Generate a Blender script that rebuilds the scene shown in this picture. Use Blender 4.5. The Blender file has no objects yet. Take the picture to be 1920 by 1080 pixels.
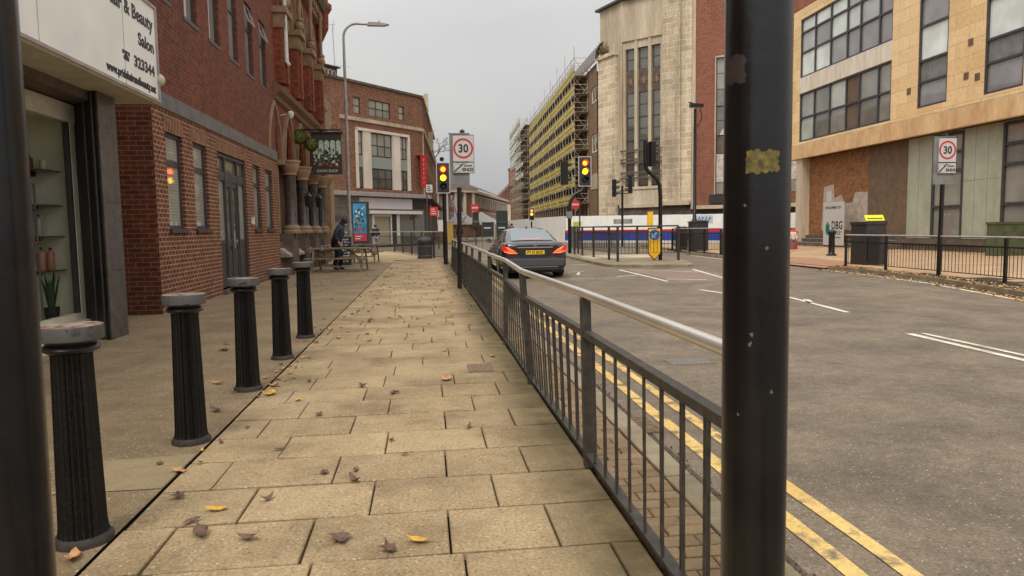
import bpy, bmesh, math, random
from mathutils import Matrix, Vector
R = math.radians
random.seed(7)
scn = bpy.context.scene
COL = scn.collection

# ------------------------------------------------------------------ camera
CAM_H = 1.30
cam_d = bpy.data.cameras.new('camera'); cam = bpy.data.objects.new('camera', cam_d); COL.objects.link(cam)
scn.camera = cam
cam_d.sensor_width = 36; cam_d.lens = 1330/1920*36
cam_d.clip_start = 0.05; cam_d.clip_end = 2000
yaw, pitch, roll = math.atan(160/1330), math.atan(112/1330), R(0.9)
fw = Vector((math.sin(yaw)*math.cos(pitch), math.cos(yaw)*math.cos(pitch), -math.sin(pitch)))
r0 = Vector((math.cos(yaw), -math.sin(yaw), 0)); u0 = r0.cross(fw)
rr = math.cos(roll)*r0 - math.sin(roll)*u0; uu = math.cos(roll)*u0 + math.sin(roll)*r0
Mc = Matrix((rr, uu, -fw)).transposed().to_4x4(); Mc.translation = (0, 0, CAM_H)
cam.matrix_world = Mc
cam_d.dof.use_dof = True; cam_d.dof.focus_distance = 9.0; cam_d.dof.aperture_fstop = 9.0

# ------------------------------------------------------------------ overcast sky and soft sun
SUN_EL, SUN_ROT = R(56), R(213)
w = bpy.data.worlds.new('World'); scn.world = w; w.use_nodes = True
nt = w.node_tree; nt.nodes.clear()
out = nt.nodes.new('ShaderNodeOutputWorld'); bg = nt.nodes.new('ShaderNodeBackground')
sky = nt.nodes.new('ShaderNodeTexSky'); sky.sky_type = 'NISHITA'; sky.sun_disc = False
sky.sun_elevation = SUN_EL; sky.sun_rotation = SUN_ROT; sky.air_density = 1.0; sky.dust_density = 3.0
hs = nt.nodes.new('ShaderNodeHueSaturation'); hs.inputs['Saturation'].default_value = 0.1
tc = nt.nodes.new('ShaderNodeTexCoord'); no = nt.nodes.new('ShaderNodeTexNoise')
no.inputs['Scale'].default_value = 1.6; no.inputs['Detail'].default_value = 3; no.inputs['Roughness'].default_value = .45
mp = nt.nodes.new('ShaderNodeMapping'); mp.inputs['Scale'].default_value = (1, 1, 3)
cr = nt.nodes.new('ShaderNodeValToRGB')
cr.color_ramp.elements[0].position = .3; cr.color_ramp.elements[0].color = (5.7, 5.78, 5.9, 1)
cr.color_ramp.elements[1].position = .7; cr.color_ramp.elements[1].color = (7.6, 7.6, 7.5, 1)
mx = nt.nodes.new('ShaderNodeMixRGB'); mx.inputs[0].default_value = .93
nt.links.new(tc.outputs['Generated'], mp.inputs[0]); nt.links.new(mp.outputs[0], no.inputs['Vector'])
nt.links.new(no.outputs['Fac'], cr.inputs[0]); nt.links.new(sky.outputs[0], hs.inputs['Color'])
nt.links.new(hs.outputs[0], mx.inputs[1]); nt.links.new(cr.outputs[0], mx.inputs[2])
# CIE-style overcast: zenith brighter than the horizon, and the cloud behind the camera a little brighter
sp = nt.nodes.new('ShaderNodeSeparateXYZ'); nt.links.new(tc.outputs['Generated'], sp.inputs[0])
def mth(op, a, b):
    n = nt.nodes.new('ShaderNodeMath'); n.operation = op
    for i, q in enumerate((a, b)):
        if isinstance(q, (int, float)): n.inputs[i].default_value = q
        else: nt.links.new(q, n.inputs[i])
    return n.outputs[0]
zen = mth('ADD', mth('MULTIPLY', mth('MAXIMUM', sp.outputs[2], 0), 2.0), 1.0); bak = mth('SUBTRACT', 1.0, mth('MULTIPLY', sp.outputs[1], .25))
sc_n = nt.nodes.new('ShaderNodeVectorMath'); sc_n.operation = 'SCALE'; nt.links.new(mx.outputs[0], sc_n.inputs[0]); nt.links.new(mth('MULTIPLY', zen, bak), sc_n.inputs['Scale'])
nt.links.new(sc_n.outputs[0], bg.inputs['Color']); bg.inputs['Strength'].default_value = 0.06
nt.links.new(bg.outputs[0], out.inputs[0])
sd = bpy.data.lights.new('sun', 'SUN'); sun = bpy.data.objects.new('sun', sd); COL.objects.link(sun)
sd.energy = 1.5; sd.angle = R(24); sd.color = (1, .95, .86)
sun.rotation_euler = (R(90)-SUN_EL, 0, R(180)-SUN_ROT+R(0))
scn.view_settings.view_transform = 'Standard'; scn.view_settings.look = 'None'
scn.view_settings.exposure = 0.5; scn.view_settings.gamma = 1; scn.view_settings.use_curve_mapping = False

# ------------------------------------------------------------------ helpers
def C8(r, g, b):
    f = lambda c: ((c/255+.055)/1.055)**2.4 if c > 10 else c/255/12.92
    return (f(r), f(g), f(b), 1)
class MB:
    def __init__(s): s.v = []; s.f = []; s.m = []; s.tri = False; s.col = None
    def add(s, vs, fs, m=0, F=None):
        o = len(s.v)
        for p in vs:
            p = Vector(p); s.v.append(F @ p if F is not None else p)
        for f in fs: s.f.append([i+o for i in f]); s.m.append(m)
        return s
    def box(s, x0, x1, y0, y1, z0, z1, F=None, m=0):
        vs = [(x, y, z) for z in (z0, z1) for y in (y0, y1) for x in (x0, x1)]
        return s.add(vs, [(0,1,3,2),(4,6,7,5),(0,4,5,1),(2,3,7,6),(0,2,6,4),(1,5,7,3)], m, F)
    def poly(s, pts, F=None, m=0):
        s.add(pts, [list(range(len(pts)))], m, F)
        if len(pts) > 4: s.tri = True
        return s
    def prism(s, pts, d, F=None, m=0):
        """closed polygon pts (3d) extruded by vector d"""
        n = len(pts); d = Vector(d); a = [Vector(p) for p in pts]
        fs = [list(range(n)), [n+i for i in range(n)][::-1]] + [(i, (i+1) % n, n+(i+1) % n, n+i) for i in range(n)]
        if n > 4: s.tri = True
        return s.add(a+[p+d for p in a], fs, m, F)
    def tube(s, path, r, n=8, F=None, m=0, cap=True, closed=False):
        P = [Vector(p) for p in path]; k = len(P)
        rs = r if isinstance(r, (list, tuple)) else [r]*k
        vs = []; up = None
        for i, p in enumerate(P):
            if closed: t = P[(i+1) % k]-P[i-1]
            else: t = (P[min(i+1, k-1)]-P[max(i-1, 0)])
            t.normalize()
            if up is None:
                up = Vector((0, 0, 1)) if abs(t.z) < .9 else Vector((1, 0, 0))
            a = (up - t*up.dot(t)); a.normalize(); b = t.cross(a); up = a
            for j in range(n):
                th = 2*math.pi*(j+.5)/n
                vs.append(p + (a*math.cos(th)+b*math.sin(th))*rs[i])
        fs = []
        for i in range(k if closed else k-1):
            for j in range(n):
                i2 = (i+1) % k
                fs.append((i*n+j, i*n+(j+1) % n, i2*n+(j+1) % n, i2*n+j))
        if cap and not closed: fs += [list(range(n))[::-1], [(k-1)*n+j for j in range(n)]]
        return s.add(vs, fs, m, F)
    def lathe(s, prof, c=(0, 0, 0), n=24, F=None, m=0, flute=0, nf=0):
        vs = []; c = Vector(c)
        for (r, z) in prof:
            for j in range(n):
                th = 2*math.pi*j/n
                q = r*(1-flute*(.5-.5*math.cos(th*nf))) if flute else r
                vs.append(c+Vector((q*math.cos(th), q*math.sin(th), z)))
        fs = [(i*n+j, i*n+(j+1) % n, (i+1)*n+(j+1) % n, (i+1)*n+j) for i in range(len(prof)-1) for j in range(n)]
        fs += [list(range(n))[::-1], [(len(prof)-1)*n+j for j in range(n)]]
        return s.add(vs, fs, m, F)
    def sphere(s, c, r, n=12, m=0, F=None, sz=1):
        pr = [(max(1e-4, r*math.sin(math.pi*i/n)), -r*sz*math.cos(math.pi*i/n)) for i in range(n+1)]
        return s.lathe(pr, c, n*2, F, m)
    def grid(s, G, F=None, m=0, close=False):
        """G list of rows of points"""
        a = len(G); b = len(G[0]); vs = [p for row in G for p in row]
        fs = [(i*b+j, i*b+j+1, (i+1)*b+j+1, (i+1)*b+j) for i in range(a-1) for j in range(b-1)]
        return s.add(vs, fs, m, F)
    def build(s, name, mats, parent=None, smooth=None, origin=None, bevel=0, subsurf=0, recalc=True):
        me = bpy.data.meshes.new(name)
        base = WM.get(parent.name, Matrix()) if parent else (Matrix.Translation(origin) if origin else Matrix())
        inv = base.inverted()
        bm = bmesh.new()
        bv = [bm.verts.new(p) for p in s.v]
        for f, mi in zip(s.f, s.m):
            try: q = bm.faces.new([bv[i] for i in f]); q.material_index = mi
            except ValueError: pass
        if recalc: bmesh.ops.recalc_face_normals(bm, faces=bm.faces)
        uv = bm.loops.layers.uv.new('UVMap')
        for f in bm.faces:
            n = f.normal
            if abs(n.z) > .75:
                for l in f.loops: l[uv].uv = (l.vert.co.x, l.vert.co.y)
            else:
                t = Vector((-n.y, n.x, 0)); t.normalize()
                if t.x+t.y*1.001 < 0: t = -t
                for l in f.loops: l[uv].uv = (l.vert.co.dot(t), l.vert.co.z)
        if s.tri: bmesh.ops.triangulate(bm, faces=[f for f in bm.faces if len(f.verts) > 4])
        bmesh.ops.transform(bm, matrix=inv, verts=bm.verts)
        bm.to_mesh(me); bm.free()
        if s.col: pass
        for m in (mats if isinstance(mats, (list, tuple)) else [mats]): me.materials.append(m)
        if smooth is not None:
            me.polygons.foreach_set('use_smooth', [True]*len(me.polygons))
            if smooth < 180: me.set_sharp_from_angle(angle=R(smooth))
        o = bpy.data.objects.new(name, me); COL.objects.link(o)
        if parent: o.parent = parent; WM[o.name] = WM.get(parent.name, Matrix())
        elif origin: o.location = origin; WM[o.name] = Matrix.Translation(origin)
        if bevel:
            b = o.modifiers.new('bevel', 'BEVEL'); b.width = bevel; b.segments = 2; b.limit_method = 'ANGLE'
        if subsurf:
            b = o.modifiers.new('sub', 'SUBSURF'); b.levels = b.render_levels = subsurf
        return o
WM = {}
def thing(name, label, cat, loc=(0, 0, 0), rz=0, group=None):
    o = bpy.data.objects.new(name, None); COL.objects.link(o); o.empty_display_size = .2
    o.location = loc; o.rotation_euler = (0, 0, rz)
    WM[o.name] = Matrix.Translation(loc) @ Matrix.Rotation(rz, 4, 'Z')
    return tag(o, label, cat, group)
def tag(o, label=None, cat=None, group=None, kind=None):
    if label: o['label'] = label
    if cat: o['category'] = cat
    if group: o['group'] = group
    if kind: o['kind'] = kind
    return o
def struct(o): o['kind'] = 'structure'; return o
def copy_tree(o, parent=None):
    c = o.copy(); COL.objects.link(c)
    if parent: c.parent = parent
    for ch in list(o.children): copy_tree(ch, c)
    return c
def dup(o, loc, rz=0, label=None, group=None):
    c = copy_tree(o); c.location = loc; c.rotation_euler = (0, 0, rz)
    if label: c['label'] = label
    if group: c['group'] = group
    return c
def FR(p, q, side=1):
    """frame on a vertical plane: x=along p->q, y=outwards, z=up. side=1: outward is to the right of p->q"""
    d = Vector((q[0]-p[0], q[1]-p[1], 0)).normalized()
    n = Vector((d.y, -d.x, 0))*side
    M = Matrix((d, n, Vector((0, 0, 1)))).transposed().to_4x4(); M.translation = (p[0], p[1], 0)
    return M
def LOC(x, y, z, rz=0): return Matrix.Translation((x, y, z)) @ Matrix.Rotation(rz, 4, 'Z')
def wall(mb, F, s0, s1, z0, z1, ops, rev=.12, m=0, rm=None):
    S = sorted({s0, s1, *[v for o in ops for v in o[:2]]}); Z = sorted({z0, z1, *[v for o in ops for v in o[2:4]]})
    for a, b in zip(S, S[1:]):
        run = None
        for c, d in zip(Z, Z[1:]):
            hole = any(o[0] <= a+1e-6 and o[1] >= b-1e-6 and o[2] <= c+1e-6 and o[3] >= d-1e-6 for o in ops)
            if not hole: mb.poly([(a, 0, c), (b, 0, c), (b, 0, d), (a, 0, d)], F, m)
    for (a, b, c, d) in [o[:4] for o in ops]:
        k = m if rm is None else rm
        mb.poly([(a, 0, c), (a, -rev, c), (a, -rev, d), (a, 0, d)], F, k); mb.poly([(b, 0, c), (b, -rev, c), (b, -rev, d), (b, 0, d)], F, k)
        mb.poly([(a, 0, c), (b, 0, c), (b, -rev, c), (a, -rev, c)], F, k); mb.poly([(a, 0, d), (b, 0, d), (b, -rev, d), (a, -rev, d)], F, k)
def window(par, F, a, b, c, d, dep=.1, cols=(), rows=(), fw=.055, fm=None, pm=None, ft=.05, sill=None, sm=None, name='window', bars=.04, tilt=0):
    mb = MB(); y0, y1 = -dep, -dep+ft
    mb.box(a, a+fw, y0, y1, c, d, F); mb.box(b-fw, b, y0, y1, c, d, F)
    mb.box(a+fw, b-fw, y0, y1-.002, c, c+fw, F); mb.box(a+fw, b-fw, y0, y1-.002, d-fw, d, F)
    for x in cols: mb.box(x-bars/2, x+bars/2, y0, y1-.006, c+fw, d-fw, F)
    for z in rows: mb.box(a+fw, b-fw, y0, y1-.01, z-bars/2, z+bars/2, F)
    o = mb.build(name, fm, par)
    pk = MB(); X_ = [a+.01]+sorted(cols)+[b-.01]; Z_ = [c+.01]+sorted(rows)+[d-.01]
    for x0, x1 in zip(X_, X_[1:]):
        for z0, z1 in zip(Z_, Z_[1:]): pk.box(x0+.002, x1-.002, -dep-.012, -dep+.012, z0+.002, z1-.002, F)
    if tilt:
        ax = F @ Vector(((a+b)/2, -dep, 0)); T_ = Matrix.Translation(ax) @ Matrix.Rotation(R(tilt), 4, 'Z') @ Matrix.Translation(-ax); pk.v = [T_ @ v for v in pk.v]
    pk.build('pane', pm, o)
    if sill: MB().box(a-.05, b+.05, -dep, sill, c-.07, c-.003, F).build('sill', sm or fm, o)
    return o
def text(s, size, F, par, mat, name='lettering', align='LEFT', sx=1, bold=0, ext=.002):
    """F maps text x->right, y->up, z->towards the reader"""
    cu = bpy.data.curves.new('t', 'FONT'); cu.body = s; cu.size = size; cu.align_x = align; cu.extrude = ext; cu.offset = bold; cu.resolution_u = 3
    tmp = bpy.data.objects.new('t', cu); me = bpy.data.meshes.new_from_object(tmp)
    bpy.data.objects.remove(tmp); bpy.data.curves.remove(cu)
    me.name = name; M = F @ Matrix.Diagonal((sx, 1, 1, 1))
    base = WM.get(par.name, Matrix()) if par else Matrix()
    me.transform(base.inverted() @ M); me.materials.clear(); me.materials.append(mat)
    o = bpy.data.objects.new(name, me); COL.objects.link(o)
    if par: o.parent = par; WM[o.name] = base
    return o
def TF(F, s, n, z, flip=False):
    """text frame on facade frame F at local (s,n,z): readable from outside"""
    X = F.to_3x3() @ Vector((1, 0, 0)); N = F.to_3x3() @ Vector((0, 1, 0)); Z = Vector((0, 0, 1))
    if X.cross(Z).dot(N) < 0: X = -X
    M = Matrix((X, Z, N)).transposed().to_4x4(); M.translation = F @ Vector((s, n, z)); return M

# ------------------------------------------------------------------ materials
MATS = {}
def mat(name, base, rough=.7, metal=0, spec=.5, var=None, vs=3., vamt=.5, bump=0, bs=60., coat=0, coords='Object', emis=None, es=0, stretch=None, fine=None, fs=40., ior=None, detail=6, w2=None):
    m = bpy.data.materials.new(name); m.use_nodes = True; nt = m.node_tree; N = nt.nodes; L = nt.links
    p = N['Principled BSDF']; p.inputs['Roughness'].default_value = rough; p.inputs['Metallic'].default_value = metal
    p.inputs['Specular IOR Level'].default_value = spec; p.inputs['Coat Weight'].default_value = coat
    if ior: p.inputs['IOR'].default_value = ior
    p.inputs['Base Color'].default_value = base
    tc = N.new('ShaderNodeNewGeometry'); src = tc.outputs['Position']
    if coords == 'UV':
        tc = N.new('ShaderNodeTexCoord'); src = tc.outputs['UV']
    if coords == 'Obj':
        tc = N.new('ShaderNodeTexCoord'); src = tc.outputs['Object']
    if stretch:
        mp = N.new('ShaderNodeMapping'); mp.inputs['Scale'].default_value = stretch; L.new(src, mp.inputs[0]); src = mp.outputs[0]
    last = None
    if var:
        n = N.new('ShaderNodeTexNoise'); n.inputs['Scale'].default_value = vs; n.inputs['Detail'].default_value = detail; n.inputs['Roughness'].default_value = .6; L.new(src, n.inputs['Vector'])
        r = N.new('ShaderNodeValToRGB'); r.color_ramp.elements[0].position = .5-vamt*.3; r.color_ramp.elements[1].position = .5+vamt*.3
        r.color_ramp.elements[0].color = base; r.color_ramp.elements[1].color = var; L.new(n.outputs['Fac'], r.inputs[0]); last = r.outputs[0]
    if fine:
        n = N.new('ShaderNodeTexNoise'); n.inputs['Scale'].default_value = fs; n.inputs['Detail'].default_value = 3; n.inputs['Roughness'].default_value = .75; L.new(src, n.inputs['Vector'])
        r = N.new('ShaderNodeMapRange'); r.inputs['From Min'].default_value = .3; r.inputs['From Max'].default_value = .7
        r.inputs['To Min'].default_value = 1-fine; r.inputs['To Max'].default_value = 1+fine; L.new(n.outputs['Fac'], r.inputs['Value'])
        x = N.new('ShaderNodeVectorMath'); x.operation = 'SCALE'
        if last: L.new(last, x.inputs[0])
        else: x.inputs[0].default_value = base[:3]
        L.new(r.outputs[0], x.inputs['Scale']); last = x.outputs[0]
    if last: L.new(last, p.inputs['Base Color'])
    if bump:
        n = N.new('ShaderNodeTexNoise'); n.inputs['Scale'].default_value = bs; n.inputs['Detail'].default_value = 4; L.new(src, n.inputs['Vector'])
        b = N.new('ShaderNodeBump'); b.inputs['Strength'].default_value = bump; b.inputs['Distance'].default_value = .01; L.new(n.outputs['Fac'], b.inputs['Height']); L.new(b.outputs[0], p.inputs['Normal'])
    if emis: p.inputs['Emission Color'].default_value = emis; p.inputs['Emission Strength'].default_value = es
    MATS[name] = m; return m
def brick(name, c1, c2, mortar, bw=.225, bh=.075, ms=.01, offset=.5, rough=.85, stain=.35, ss=.6, bump=.4, scol=(.02, .018, .015, 1), bias=0, vary=.35, msmooth=.1, sstretch=(1, 1, .35), squash=1):
    m = bpy.data.materials.new(name); m.use_nodes = True; nt = m.node_tree; N = nt.nodes; L = nt.links
    p = N['Principled BSDF']; p.inputs['Roughness'].default_value = rough; p.inputs['Specular IOR Level'].default_value = .3
    tc = N.new('ShaderNodeTexCoord'); g = N.new('ShaderNodeNewGeometry')
    b = N.new('ShaderNodeTexBrick'); b.offset = offset; b.squash = squash; L.new(tc.outputs['UV'], b.inputs['Vector'])
    for k, v in (('Color1', c1), ('Color2', c2), ('Mortar', mortar)): b.inputs[k].default_value = v
    for k, v in (('Scale', 1), ('Brick Width', bw), ('Row Height', bh), ('Mortar Size', ms), ('Mortar Smooth', msmooth), ('Bias', bias)): b.inputs[k].default_value = v
    n = N.new('ShaderNodeTexNoise'); n.inputs['Scale'].default_value = ss; n.inputs['Detail'].default_value = 8; n.inputs['Roughness'].default_value = .65
    mp = N.new('ShaderNodeMapping'); mp.inputs['Scale'].default_value = sstretch; L.new(g.outputs['Position'], mp.inputs[0]); L.new(mp.outputs[0], n.inputs['Vector'])
    r = N.new('ShaderNodeMapRange'); r.inputs['From Min'].default_value = .45; r.inputs['From Max'].default_value = .75; r.inputs['To Max'].default_value = stain; L.new(n.outputs['Fac'], r.inputs['Value'])
    mx = N.new('ShaderNodeMixRGB'); L.new(r.outputs[0], mx.inputs[0]); L.new(b.outputs['Color'], mx.inputs[1]); mx.inputs[2].default_value = scol
    n2 = N.new('ShaderNodeTexNoise'); n2.inputs['Scale'].default_value = 9; n2.inputs['Detail'].default_value = 5; L.new(g.outputs['Position'], n2.inputs['Vector'])
    r2 = N.new('ShaderNodeMapRange'); r2.inputs['From Min'].default_value = .3; r2.inputs['From Max'].default_value = .7; r2.inputs['To Min'].default_value = 1-vary; r2.inputs['To Max'].default_value = 1+vary; L.new(n2.outputs['Fac'], r2.inputs['Value'])
    x = N.new('ShaderNodeVectorMath'); x.operation = 'SCALE'; L.new(mx.outputs[0], x.inputs[0]); L.new(r2.outputs[0], x.inputs['Scale']); L.new(x.outputs[0], p.inputs['Base Color'])
    if bump:
        bp = N.new('ShaderNodeBump'); bp.inputs['Strength'].default_value = bump; bp.inputs['Distance'].default_value = .008; bp.invert = True; L.new(b.outputs['Fac'], bp.inputs['Height']); L.new(bp.outputs[0], p.inputs['Normal'])
    MATS[name] = m; return m
def glow(name, c, s):
    m = bpy.data.materials.new(name); m.use_nodes = True; p = m.node_tree.nodes['Principled BSDF']
    p.inputs['Base Color'].default_value = (c[0]*.3, c[1]*.3, c[2]*.3, 1); p.inputs['Roughness'].default_value = .4
    p.inputs['Emission Color'].default_value = c; p.inputs['Emission Strength'].default_value = s; return m
def clear_glass(name, tint=(.9, .92, .9, 1), refl=1.0):
    m = bpy.data.materials.new(name); m.use_nodes = True; nt = m.node_tree; N = nt.nodes; L = nt.links
    N.remove(N['Principled BSDF']); o = N['Material Output']
    t = N.new('ShaderNodeBsdfTransparent'); t.inputs[0].default_value = tint; g = N.new('ShaderNodeBsdfGlossy'); g.inputs['Roughness'].default_value = .02
    lw = N.new('ShaderNodeLayerWeight'); lw.inputs[0].default_value = .5; pw_ = N.new('ShaderNodeMath'); pw_.operation = 'POWER'; pw_.inputs[1].default_value = 4; L.new(lw.outputs['Facing'], pw_.inputs[0])
    f = N.new('ShaderNodeMapRange'); f.inputs['To Min'].default_value = .07; f.inputs['To Max'].default_value = .95; L.new(pw_.outputs[0], f.inputs['Value']); x = N.new('ShaderNodeMixShader')
    L.new(f.outputs[0], x.inputs[0]); L.new(t.outputs[0], x.inputs[1]); L.new(g.outputs[0], x.inputs[2]); L.new(x.outputs[0], o.inputs[0]); return m

M = {}
M['black'] = mat('black_gloss_paint', C8(28, 26, 26), .35, spec=.35, var=C8(16, 15, 16), vs=4, coat=.1, bump=.05, bs=25)
M['blackpost'] = mat('black_post_paint', C8(22, 20, 20), .3, spec=.35, var=C8(9, 8, 12), vs=7, coat=.12, bump=.12, bs=22, fine=.35, fs=300)
M['blackmatt'] = mat('black_worn_metal', C8(36, 33, 31), .5, var=C8(52, 46, 42), vs=6, bump=.1)
M['rail'] = mat('dark_weathered_rail_paint', C8(44, 40, 37), .5, spec=.35, var=C8(70, 64, 56), vs=12, bump=.15, bs=120, fine=.3, fs=150)
M['steel'] = mat('polished_handrail_steel', C8(240, 234, 222), .33, metal=.75, var=C8(196, 186, 170), vs=3, vamt=.8, bump=.03, stretch=(1, .3, 1))
M['galv'] = mat('galvanised_grey_steel', C8(168, 160, 156), .5, var=C8(140, 130, 126), vs=4)
M['wht'] = mat('off_white_board', C8(238, 236, 228), .55, var=C8(220, 217, 210), vs=2, vamt=.8, fine=.03, fs=8)
M['white'] = mat('white_paint', C8(220, 216, 208), .6, var=C8(196, 190, 180), vs=5)
M['grey'] = mat('grey_paint', C8(128, 126, 122), .6, var=C8(104, 102, 98), vs=3)
M['dgrey'] = mat('charcoal_window_frame', C8(66, 63, 64), .45, var=C8(52, 50, 51), vs=5)
M['cream'] = mat('cream_paint', C8(196, 190, 170), .6, var=C8(176, 168, 148), vs=4)
M['brick_up'] = brick('red_brown_brick', C8(118, 62, 43), C8(96, 48, 34), C8(118, 84, 64), .225, .075, .007, stain=.5, vary=.3)
M['brick_lo'] = brick('red_brick_pale_mortar', C8(118, 62, 42), C8(92, 46, 31), C8(158, 132, 104), .16, .078, .010, stain=.3, vary=.3)
M['brick_side'] = brick('dark_red_brick', C8(104, 52, 36), C8(80, 40, 28), C8(122, 90, 66), .225, .077, .008, stain=.35, vary=.25)
M['soldier'] = brick('soldier_course_brick', C8(122, 70, 48), C8(96, 54, 36), C8(164, 138, 108), .075, .30, .011, offset=0, stain=.2)
M['brick_pub'] = brick('orange_red_brick', C8(140, 74, 48), C8(116, 58, 38), C8(104, 66, 48), .225, .075, .006, stain=.5, ss=1.0)
M['brick_far'] = brick('brown_brick', C8(138, 92, 70), C8(104, 68, 52), C8(150, 120, 98), .225, .15, .012, stain=.25, vary=.4)
M['brick_red2'] = brick('weathered_red_brick', C8(140, 80, 60), C8(112, 62, 46), C8(150, 116, 96), .225, .12, .012, stain=.35, vary=.25)
M['brick_brn2'] = brick('umber_brick', C8(142, 112, 84), C8(118, 92, 70), C8(132, 108, 86), .225, .12, .01, stain=.35)
M['stone'] = brick('weathered_stone_blocks', C8(214, 196, 168), C8(186, 166, 136), C8(226, 212, 188), 1.15, .52, .03, stain=.9, scol=C8(104, 92, 76), ss=.35, vary=.25, sstretch=(1, 1, .15), squash=1)
M['stone_pl'] = mat('plain_weathered_stone', C8(208, 192, 166), .85, var=C8(140, 122, 98), vs=.9, vamt=1.0, stretch=(1, 1, .14), fine=.15, fs=9)
M['stone_pub'] = mat('brown_sandstone', C8(162, 132, 100), .85, var=C8(112, 88, 66), vs=2.5, vamt=.9, bump=.3, bs=30)
M['stone_dk'] = mat('dark_sooty_stone', C8(104, 88, 76), .8, var=C8(72, 60, 52), vs=2, bump=.3, bs=25)
M['granite'] = mat('dark_granite_column', C8(92, 82, 76), .25, var=C8(66, 58, 54), vs=8)
M['sand'] = brick('golden_stone_cladding', C8(234, 202, 154), C8(220, 184, 134), C8(198, 160, 112), 1.5, .62, .012, stain=.35, scol=C8(176, 136, 88), ss=.5, vary=.1, bump=.15)
M['sand_dk'] = mat('rusty_stained_stone_band', C8(228, 194, 144), .8, var=C8(178, 132, 90), vs=1.2, vamt=.9, stretch=(1, 1, .4), fine=.12, fs=7)
M['marble'] = mat('green_grey_marble_panel', C8(180, 180, 160), .4, var=C8(144, 148, 126), vs=1.2, vamt=.9, stretch=(1, 1, .6), fine=.08, fs=6)
M['osb'] = mat('chipboard_hoarding', C8(150, 102, 62), .8, var=C8(110, 70, 38), vs=2.0, vamt=.9, fine=.6, fs=9)
M['ply'] = mat('grey_washed_chipboard', C8(184, 170, 156), .8, var=C8(160, 142, 124), vs=3, fine=.25, fs=26)
M['brownpan'] = mat('brown_pebble_panel', C8(112, 90, 70), .85, var=C8(96, 76, 58), vs=3, fine=.25, fs=30)
M['spandrel'] = mat('pale_streaked_spandrel', C8(232, 224, 210), .7, var=C8(192, 174, 148), vs=3, vamt=.9, stretch=(1, 1, .2))
M['leaf_y'] = mat('yellow_leaf', C8(206, 168, 58), .6, var=C8(176, 118, 46), vs=40, coords='Obj')
M['leaf_t'] = mat('tan_leaf', C8(196, 152, 104), .7, var=C8(160, 108, 66), vs=40, coords='Obj')
M['leaf_b'] = mat('brown_leaf', C8(110, 84, 66), .7, var=C8(78, 60, 52), vs=40, coords='Obj')
def pane_mat(name, tones, rough=.04, spec=.8, blind=0, refl=1.55):
    m = bpy.data.materials.new(name); m.use_nodes = True; nt = m.node_tree; N = nt.nodes; L = nt.links; p = N['Principled BSDF']
    p.inputs['Roughness'].default_value = rough; p.inputs['IOR'].default_value = refl; p.inputs['Specular IOR Level'].default_value = spec
    g = N.new('ShaderNodeNewGeometry'); r = N.new('ShaderNodeValToRGB'); r.color_ramp.interpolation = 'CONSTANT'
    while len(r.color_ramp.elements) < len(tones): r.color_ramp.elements.new(.5)
    for k_, (e, t_) in enumerate(zip(r.color_ramp.elements, tones)): e.position = k_/len(tones); e.color = C8(*t_)
    L.new(g.outputs['Random Per Island'], r.inputs[0])
    n = N.new('ShaderNodeTexNoise'); n.inputs['Scale'].default_value = .8; n.inputs['Detail'].default_value = 3; L.new(g.outputs['Position'], n.inputs['Vector'])
    q = N.new('ShaderNodeMapRange'); q.inputs['From Min'].default_value = .35; q.inputs['From Max'].default_value = .65; q.inputs['To Min'].default_value = .82; q.inputs['To Max'].default_value = 1.12; L.new(n.outputs['Fac'], q.inputs['Value'])
    x = N.new('ShaderNodeVectorMath'); x.operation = 'SCALE'; L.new(r.outputs[0], x.inputs[0]); L.new(q.outputs[0], x.inputs['Scale']); c = x.outputs[0]
    if blind:
        wv = N.new('ShaderNodeTexWave'); wv.bands_direction = 'Z'; wv.inputs['Scale'].default_value = 6; L.new(g.outputs['Position'], wv.inputs['Vector'])
        q = N.new('ShaderNodeMapRange'); q.inputs['To Min'].default_value = .8; q.inputs['To Max'].default_value = 1.1; L.new(wv.outputs['Fac'], q.inputs['Value'])
        x = N.new('ShaderNodeVectorMath'); x.operation = 'SCALE'; L.new(c, x.inputs[0]); L.new(q.outputs[0], x.inputs['Scale']); c = x.outputs[0]
    L.new(c, p.inputs['Base Color'])
    n = N.new('ShaderNodeTexNoise'); n.inputs['Scale'].default_value = 1.1; L.new(g.outputs['Position'], n.inputs['Vector']); b = N.new('ShaderNodeBump'); b.inputs['Strength'].default_value = .04; b.inputs['Distance'].default_value = .05; L.new(n.outputs['Fac'], b.inputs['Height']); L.new(b.outputs[0], p.inputs['Normal'])
    MATS[name] = m; return m
M['pane_dk'] = pane_mat('dark_window_glass', [(84, 82, 76), (104, 100, 92), (74, 70, 66), (96, 92, 84)])
M['pane_bl'] = pane_mat('window_glass_with_blind', [(150, 148, 136), (136, 134, 124), (158, 154, 142)], blind=1)
M['pane_lt'] = pane_mat('pale_reflecting_glass', [(214, 220, 210), (198, 204, 196), (150, 148, 146), (220, 224, 216), (168, 168, 164), (206, 212, 202), (140, 136, 136)])
M['pane_gr'] = pane_mat('grey_reflecting_glass', [(150, 150, 138), (178, 182, 168), (128, 124, 116), (116, 112, 106), (190, 194, 180), (140, 136, 126)])
M['clear'] = clear_glass('clear_shop_glass')
M['wood'] = mat('weathered_timber', C8(150, 132, 104), .8, var=C8(112, 96, 74), vs=5, stretch=(.5, 4, 4), bump=.3, bs=40)
M['red'] = mat('red_sign_face', C8(190, 34, 40), .5)
M['blue'] = mat('blue_hoarding_paint', C8(44, 70, 150), .5, var=C8(36, 60, 134), vs=2)
M['bluesign'] = mat('blue_sign_face', C8(30, 108, 178), .4)
M['yellow'] = mat('yellow_plastic', C8(246, 190, 30), .5, var=C8(232, 172, 24), vs=6)
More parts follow.
